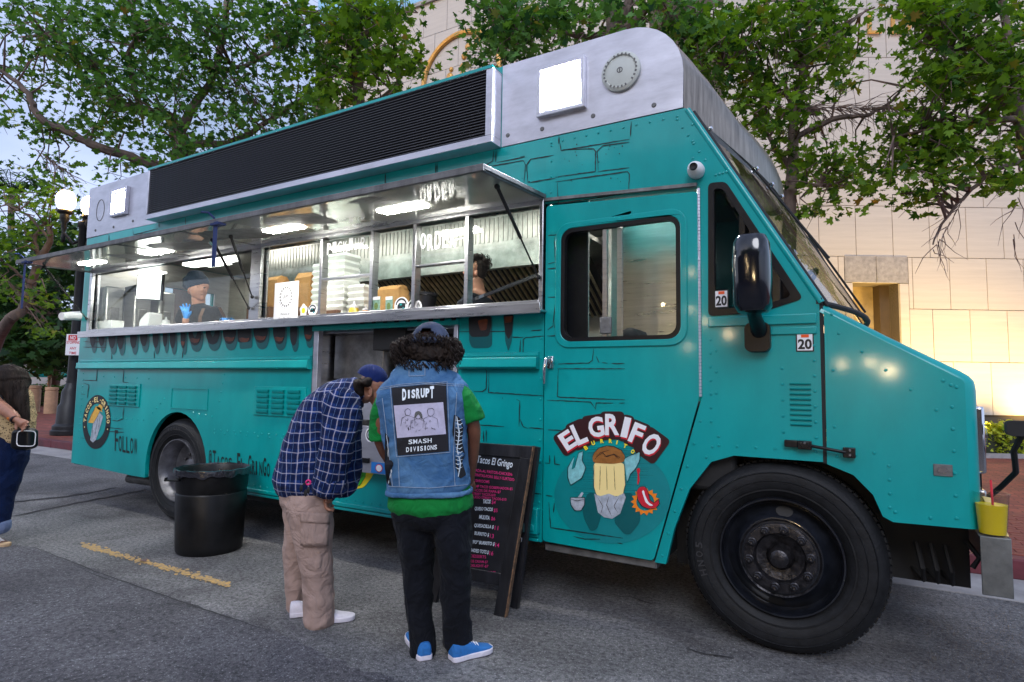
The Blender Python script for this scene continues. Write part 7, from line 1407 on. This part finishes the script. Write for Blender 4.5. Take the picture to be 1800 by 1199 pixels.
tree('sycamore_tree', 'sycamore standing between the cab and the stone wall with yellow lit lower leaves', gnd(1388, 9), [(1386, 480, 9, .11), (1392, 300, 9, .085), (1398, 200, 9, .065), (1412, 120, 9, .05), (1425, 30, 9, .04), (1430, -30, 9, .03)],
 [[(1392, 250, 9, .05), (1430, 225, 9, .045), (1480, 205, 8.9, .04), (1530, 200, 8.9, .03), (1575, 170, 8.9, .02), (1590, 150, 8.9, .012)], [(1398, 190, 9, .05), (1440, 200, 9, .045), (1420, 185, 9, .03)], [(1392, 300, 9, .045), (1350, 240, 9.1, .03), (1345, 190, 9.1, .02)], [(1386, 330, 9, .04), (1430, 325, 8.9, .03), (1480, 330, 8.9, .02)], [(1400, 190, 9, .04), (1340, 130, 9.2, .03), (1280, 120, 9.2, .02)], [(1412, 120, 9, .035), (1470, 60, 8.9, .025), (1520, 20, 8.9, .015)]],
 [(1300, 60, 80, 60, 62), (1390, 50, 80, 50, 60), (1460, 30, 60, 30, 30), (1320, 140, 70, 50, 44), (1430, 120, 60, 45, 34), (1490, 80, 30, 30, 10), (1500, 140, 30, 20, 8), (1340, 220, 45, 50, 22), (1420, 320, 50, 35, 24), (1480, 300, 40, 35, 20), (1440, 370, 40, 20, 12), (1500, 330, 30, 20, 9), (1380, 180, 80, 40, 26), (1420, 260, 50, 30, 12)], 'leafB', .13, 9, 14, .8, .26, 20, group=G, bare=((1400, 190, 1580, 190, 8.9, 90), (1350, 60, 1420, 200, 9, 40)))
tree('sycamore_tree', 'dense sycamore filling the upper right corner with hanging bare twigs', gnd(1830, 8.2), [(1832, 420, 8.2, .14), (1815, 300, 8.2, .11), (1790, 190, 8.2, .09), (1785, 150, 8.2, .07), (1770, 60, 8.2, .05), (1760, -30, 8.2, .04)],
 [[(1790, 200, 8.2, .06), (1755, 160, 8.2, .05), (1700, 100, 8.1, .035), (1640, 80, 8.1, .02)], [(1815, 280, 8.2, .05), (1750, 300, 8, .03), (1700, 340, 8, .025), (1660, 385, 8, .018), (1640, 430, 8, .01)], [(1785, 160, 8.2, .05), (1800, 100, 8.2, .04), (1860, 60, 8.2, .03)], [(1790, 210, 8.2, .05), (1700, 220, 8.1, .035), (1620, 230, 8.1, .02), (1570, 240, 8.1, .012)]],
 [(1660, 60, 70, 60, 64), (1750, 70, 70, 70, 72), (1640, 140, 60, 40, 40), (1730, 160, 80, 50, 60), (1620, 230, 60, 30, 30), (1610, 290, 55, 40, 34), (1600, 350, 35, 25, 16), (1700, 250, 70, 40, 44), (1770, 320, 40, 30, 20), (1680, 310, 50, 25, 18), (1790, 230, 30, 60, 20), (1560, 320, 25, 20, 8), (1680, 10, 120, 25, 40)], 'leafB', .125, 8.2, 15, .8, .27, 22, group=G, bare=((1700, 340, 1640, 440, 8, 16), (1790, 340, 1780, 430, 8, 6)))
# left background
tree('leaning_tree', 'tree with a pale leaning trunk at the left edge, lit yellow by the street lamp', atz(-40, 720, .15), [(0, 590, 15, .13), (40, 545, 15, .12), (55, 500, 15, .10), (70, 455, 15, .09), (88, 425, 15, .07), (86, 400, 15, .05)],
 [[(70, 455, 15, .05), (62, 420, 15, .04), (75, 395, 15, .03), (84, 400, 15, .02)], [(55, 500, 15, .04), (20, 470, 14.8, .03), (-10, 450, 14.8, .02)], [(88, 420, 15, .04), (50, 380, 14.9, .03), (10, 360, 14.9, .02)]],
 [(60, 350, 50, 25, 22), (20, 400, 50, 30, 30), (90, 400, 30, 40, 20), (30, 500, 50, 20, 18), (75, 530, 30, 20, 14), (10, 450, 40, 20, 14), (110, 330, 30, 12, 6), (60, 580, 30, 14, 5)], 'leafY' if 0 else 'leafB', .15, 15, 21, 1.2, .4, 20, bare=((0, 480, 80, 560, 15, 60),))
tree('evergreen_tree', 'dark evergreen behind the lamp post at the left', atz(95, 690, .15), [(95, 640, 24, .25), (95, 500, 24, .2), (90, 400, 24, .1)], [], [(60, 470, 90, 60, 80), (60, 570, 100, 60, 110), (100, 610, 60, 45, 50), (0, 600, 60, 40, 40), (20, 540, 60, 60, 50), (130, 450, 40, 60, 40)], 'leafD', .3, 24, 22, 3, .9, 26, twigs=False, thin=.8)
tree('evergreen_tree', 'darkest evergreen further back left of the leaning trunk', atz(-60, 688, .15), [(-60, 640, 28, .25), (-60, 540, 28, .2), (-40, 480, 28, .1)], [], [(-40, 560, 90, 80, 60), (20, 620, 60, 20, 25)], 'leafD', .3, 28, 23, 3, 1, 26, twigs=False)
pb = atz(18, 690, .15); D_p = 30; o = empty('palm_tree', gnd(18, D_p), 'distant palm crown against the sky at the far left', 'palm'); q = MB(); q.tube([gnd(18, D_p), atd(20, 335, D_p)], [.2, .14], 8); q.build('trunk', MT['bark'], o, smooth=True); rg = random.Random(3)
for k in range(16):
    a = 2*PI*k/16+rg.uniform(-.1, .1); c = atd(20, 335, D_p); P = [c+Vector((math.cos(a)*r, math.sin(a)*r, 1.1*math.sin(r*1.1)-.35*r*r*.6)) for r in np.linspace(0, 1.9, 8)]; q = MB(); s_ = Vector((-math.sin(a), math.cos(a), 0))
    for i, p_ in enumerate(P[1:]):
        for sg_ in (-1, 1): q.add([p_, p_+s_*sg_*.5+Vector((0, 0, -.25)), p_+s_*sg_*.45+Vector((math.cos(a)*.2, math.sin(a)*.2, -.22))], [(0, 1, 2)])
    q.tube(P, .02, 4); q.build('frond', MT['leafD'], o)
# hedge, bollards, teal awning stall, far building
def leafy(name, label, cat, boxes, mat, leaf, n, seed, group=None, core=None):
    rnd = np.random.RandomState(seed); o = empty(name, boxes[0][0], label, cat, group); P = []
    for c, ax, ay, h in boxes:
        for k in range(n): 
            u, v, w = rnd.uniform(-1, 1, 3); f_ = rnd.randint(3)
            if f_ == 0: u = math.copysign(1, u)
            elif f_ == 1: v = math.copysign(1, v)
            else: w = 1
            P.append(np.array(Vector(c)+Vector(ax)*u+Vector(ay)*v+Vector((0, 0, h*(w+1)/2)))+rnd.normal(0, .05, 3))
    link('foliage', leaf_mesh('foliage', P, leaf, rnd), MT[mat], o)
    q = MB(); [q.obox(Vector(c)+UP*h*.48, Vector(ax)*.93, Vector(ay)*.9, UP*h*.46) for c, ax, ay, h in boxes]; q.build('dark_core', M('dark leaf core', (.02, .025, .012), .9, 0, .4, 10) if 'dark leaf core' not in bpy.data.materials else bpy.data.materials['dark leaf core'], o); return o  # solid dark box fills the inside behind the leaves
hc = gnd(80, 27, .15); leafy('hedge', 'clipped green hedge behind the bollards at the left', 'hedge', [(hc, HR*3.0, HF*.5, .85)], 'leafA', .1, 5000, 31)
MT['bollard'] = M('sandstone concrete', srgb(186, 150, 120), .8, 0, .15, 6, .2, 30)
for px, py, lb in ((88, 727, 'tan concrete bollard left of the lamp post, the nearer the post'), (58, 724, 'tan concrete bollard just right of the woman\u2019s hair')):
    c = atz(px, py, .15); k_ = (c-CAM).dot(HF)/F_PX; r_ = 9.5*k_; h_ = 46*k_; q = MB(); q.rev([(r_, 0), (r_, h_*.84), (r_*.9, h_*.85), (r_*.9, h_*.88), (r_*1.03, h_*.89), (r_*1.03, h_*.985), (r_*.95, h_), (0, h_)], c, 'z', 24); tag(q.build('bollard', MT['bollard'], None, smooth=True), lb, 'bollard', 'tan concrete bollards')
c = gnd(88, 32); o = empty('market_stall', c, 'distant stall with white roof and teal awning above the hedge', 'stall'); MB().obox(c+UP*1.9, HR*1.9, HF*1, UP*.28).build('stall_roof', MT['white'], o); MB().obox(c+UP*1.45, HR*1.9, HF*1.05, UP*.14).build('awning', MT['teal'], o)
for s_ in (-1.8, 1.8): MB().obox(c+UP*.65+HR*s_, HR*.05, HF*.05, UP*.66).build('stall_post', MT['white'], o)
c = gnd(85, 26); o = empty('path_light', c, 'thin lit post standing in front of the hedge', 'path light'); MB().rev([(.07, 0), (.07, 2.4), (0, 2.4)], c, 'z', 12).build('post', MT['bollard'], o, smooth=True); MB().rev([(.11, 2.4), (.11, 2.8), (0, 2.85)], c, 'z', 12).build('light_head', emission('path lamp', (1, .8, .5), 2.5), o, smooth=True)
MT['farwall'] = M('grey far wall', (.28, .27, .27), .8, 0, .15, .6); c = gnd(-20, 60); tag(MB().obox(c+UP*3, HR*32, HF*2, UP*3.4).build('far_building', MT['farwall'], None), 'low grey building far behind the trees at the left', 'building')
# planting in front of the wall
for t, w_, lb in ((9.75, 1.1, 'yellow green shrub bed lit from below right of the truck nose'), (11.9, .9, 'yellow green shrub at the right edge behind the black mirror'), (7.2, 1.2, 'low shrub below the recessed doorway behind the bonnet')): leafy('shrub', lb, 'shrub', [(WB_(t, .15, 1.32), HR*w_, HF*.16, .46), (WB_(t+.3, .15, 1.36), HR*w_*.5, HF*.14, .58)], 'leafY', .075, 1500, int(t*10), 'shrubs along the wall')
q = MB(); wbx(q, 4, 14, .15, .20, .1, 1.5); structure(q.build('planting_bed', M('dark soil', (.05, .035, .025), .95, 0, .4, 20, .5, 40))); q = MB(); wbx(q, 4, 14, .147, .23, 1.5, 1.65); structure(q.build('bed_edging', MT['gutter']))

# ================================================================ STREET LAMP, SIGN
lb_ = atz(122, 764, .15); D_l = (lb_-CAM).dot(HF); o = empty('street_lamp', lb_, 'black cast iron street lamp with twin lit globes behind the rear of the truck', 'street lamp'); tp = ath(140, 385, D_l); Ht = tp.z-.15; MT['iron'] = M('black cast iron', (.012, .013, .016), .45, .3, .2, 12, .15, 40)
MB().rev([(.36, 0), (.36, .10), (.33, .12), (.33, .2), (.27, .25), (.26, .62), (.21, .70), (.20, .95), (.155, 1.05), (.13, 1.15)], lb_, 'z', 12).build('lamp_base', MT['iron'], o, bevel=.006)
MB().rev([(.13, 1.15), (.12, 1.3), (.105, Ht*.55), (.095, Ht-.25), (.13, Ht-.2), (.13, Ht-.1), (.05, Ht-.05), (.05, Ht+.02), (.08, Ht+.06), (.03, Ht+.13), (.05, Ht+.18), (0, Ht+.28)], lb_, 'z', 16).build('post', MT['iron'], o, smooth=True)
MT['globe'] = emission('warm globe', (1, .58, .2), 11)
for px, py in ((116, 352), (160, 362)):
    gc = ath(px, py, D_l-.05); side_ = (gc-lb_); side_.z = 0; ce = Vector((gc.x, gc.y, 0)); z0 = gc.z-.30
    MB().rev([(.10, .02), (.14, .05), (.185, .16), (.19, .27), (.165, .37), (.10, .44), (0, .46)], (gc.x, gc.y, gc.z-.24), 'z', 20).build('globe', MT['globe'], o, smooth=True)
    q = MB(); q.rev([(0, -.75), (.03, -.72), (.05, -.6), (.03, -.5), (.06, -.4), (.05, -.3), (.10, -.2), (.09, -.1), (.16, -.04), (.15, 0)], (gc.x, gc.y, gc.z-.24), 'z', 14); q.tube([Vector((gc.x, gc.y, gc.z-.75)), Vector(((gc.x+lb_.x)/2, (gc.y+lb_.y)/2, gc.z-1.0)), Vector((lb_.x, lb_.y, gc.z-.9))], .035, 8); q.build('lamp_bracket', MT['iron'], o, smooth=True)
sc = ath(129, 606, D_l-.25); k_ = (D_l-.25)/F_PX; hw, hh = 13*k_, 18.5*k_; o = empty('parking_sign', (sc.x, sc.y, sc.z-hh), 'white NO STOPPING ANY TIME sign with red lettering on the lamp post', 'sign')
def sgn(u, v, d): return sc+HR*u+UP*v-HF*d
q = MB(); q.obox(sc, HR*hw, HF*.004, UP*hh); q.build('sign_plate', MT['whitepr'], o); q = MB(); q.obox(sc+HF*.12-UP*.05, HR*.03, HF*.115, UP*.02); q.obox(sc+HF*.12+UP*.12, HR*.03, HF*.115, UP*.02); q.build('sign_bracket', MT['galv'], o)
q = MB(); U = hw*2
for s_, z0, h_, w_, x0, c in (('STOPPING', .10, .17, .92, -.46, 'r'), ('ANY', -.17, .15, .45, -.22, 'r'), ('TIME', -.40, .15, .5, -.25, 'r')): put_text(q, s_, lambda u, v: sgn(u, v, .0055), U*w_, hh*2*h_*.82, U*x0, hh*2*(z0-.06), .02)
sr = q.build('sign_lettering', MT['redpr'], o); q = MB(); q.obox(sgn(-hw*.1, hh*.66, .005), HR*hw*.62, HF*.0008, UP*hh*.26); q.build('red_panel', MT['redpr'], o); q = MB(); put_text(q, 'NO', lambda u, v: sgn(u, v, .0075), hw*.75, hh*.36, -hw*.48, hh*.48, .02); q.build('panel_lettering', MT['whitepr'], o)

# ================================================================ ACROSS THE STREET (behind the camera, mirrored in the paint and glass)
MT['brickb'] = M('brown facade', (.07, .065, .062), .8, 0, .2, 1)
for x0, x1, z1, lb in ((-40, -16, 9, 'brown low rise building across the street, left of the pair'), (-14, 12, 13, 'brown taller building across the street, opposite the truck')):
    o = tag(MB().box(x0, x1, -34, -24, 0, z1).build('brown_building', MT['brickb'], None), lb, 'building')
MT['bulb'] = emission('warm bulb', (1, .72, .38), 60); cord = MB(); bl = []
for px, py, t, r in ((1563, 652, 9, .12), (1530, 637, 9, .08), (1480, 640, 8.5, .07), (1281, 587, 8, .07), (1240, 565, 8, .05), (1216, 545, 8.2, .045), (1216, 480, 8.5, .05), (1210, 610, 8, .045), (1165, 535, 8.5, .035)):
    d = ray(px, py).normalized(); P0 = at(px, py, 0); p_ = P0+Vector((d.x, -d.y, d.z))*t; bl.append((p_, r))
bl.sort(key=lambda a: a[0].x); o = empty('string_light', bl[0][0], 'string of warm bulbs hung over the street behind the photographer', 'string lights')
q = MB(); q.tube([b_[0]+UP*.1 for b_ in bl], .006, 5); q.build('cord', MT['blackmt'], o)
for p_, r in bl: MB().blob(p_, r, n=6).build('bulb', MT['bulb'], o, smooth=True)

# unseen street trees added on this side to block sky and fill reflections
_tr = [x for x in scene.objects if x.name.startswith('sycamore_tree')]
for k, (src, dx, dy, lb) in enumerate(((_tr[0], 4, -17, 'unseen street tree added behind the photographer, opposite the rear of the truck'), (_tr[2], 2, -17, 'unseen street tree added behind the photographer, opposite the serving window'), (_tr[4], 4, -18, 'unseen street tree added behind the photographer, opposite the bonnet'))):
    c_ = copy_tree(src); c_.location += Vector((dx, dy, 0)); c_['label'] = lb; c_['group'] = 'street trees across the road'
# ---------------------------------------------------------------- pieces that can be told apart become objects of their own
def split_loose(name, new=None):
    for o in [x for x in scene.objects if x.name.split('.')[0] == name and x.type == 'MESH']:
        me = o.data; n = len(me.vertices); par = list(range(n))
        def find(a):
            while par[a] != a: par[a] = par[par[a]]; a = par[a]
            return a
        for e in me.edges:
            a, b_ = find(e.vertices[0]), find(e.vertices[1])
            if a != b_: par[a] = b_
        comp = {}
        for p_ in me.polygons: comp.setdefault(find(p_.vertices[0]), []).append(p_)
        if len(comp) < 2: continue
        W_ = wloc(o); sm = me.polygons[0].use_smooth; mods = [(m_.width, m_.segments) for m_ in o.modifiers if m_.type == 'BEVEL']; mat = me.materials[0]; pr = o.parent; lab = o.get('label')
        for k, ps in enumerate(comp.values()):
            idx = sorted({v for p_ in ps for v in p_.vertices}); mp_ = {v: i for i, v in enumerate(idx)}; q = MB(); q.v = [tuple(me.vertices[i].co+W_) for i in idx]; q.f = [tuple(mp_[v] for v in p_.vertices) for p_ in ps]; q.mi = [0]*len(q.f)
            c = q.build(new or name, mat, pr, smooth=sm, bevel=mods[0][0] if mods else 0)
            if lab: c['label'] = lab
        bpy.data.objects.remove(o)
for a, b_ in (('letter_body', 'painted_letter'), ('letter_shadow', 'painted_shadow'), ('letter_glow', 'painted_glow'), ('recess_jamb', None), ('mullions', 'mullion'), ('wiper', None), ('recess_cabinet', None), ('roof_box_bolt', None), ('sliding_sash', None), ('pressed_rib', None), ('stall_post', None), ('hood_ribs', 'hood_rib'), ('latch_screw', None), ('printed_smoke', None), ('printed_chilli', None), ('kitchen_wall_lining', None), ('far_side_panel', None), ('brake_hose', None), ('pavement_crack', None), ('printed_shadow', None), ('bulkhead', None), ('vent_slots', 'vent_slot'), ('chassis', None), ('front_wheel_well', None), ('locker_shelf', None), ('rear_wheel_well', None)): split_loose(a, b_)
for o in scene.objects:
    if o.name.split('.')[0] in ('lane_marking', 'pavement_crack'): o['kind'] = 'structure'
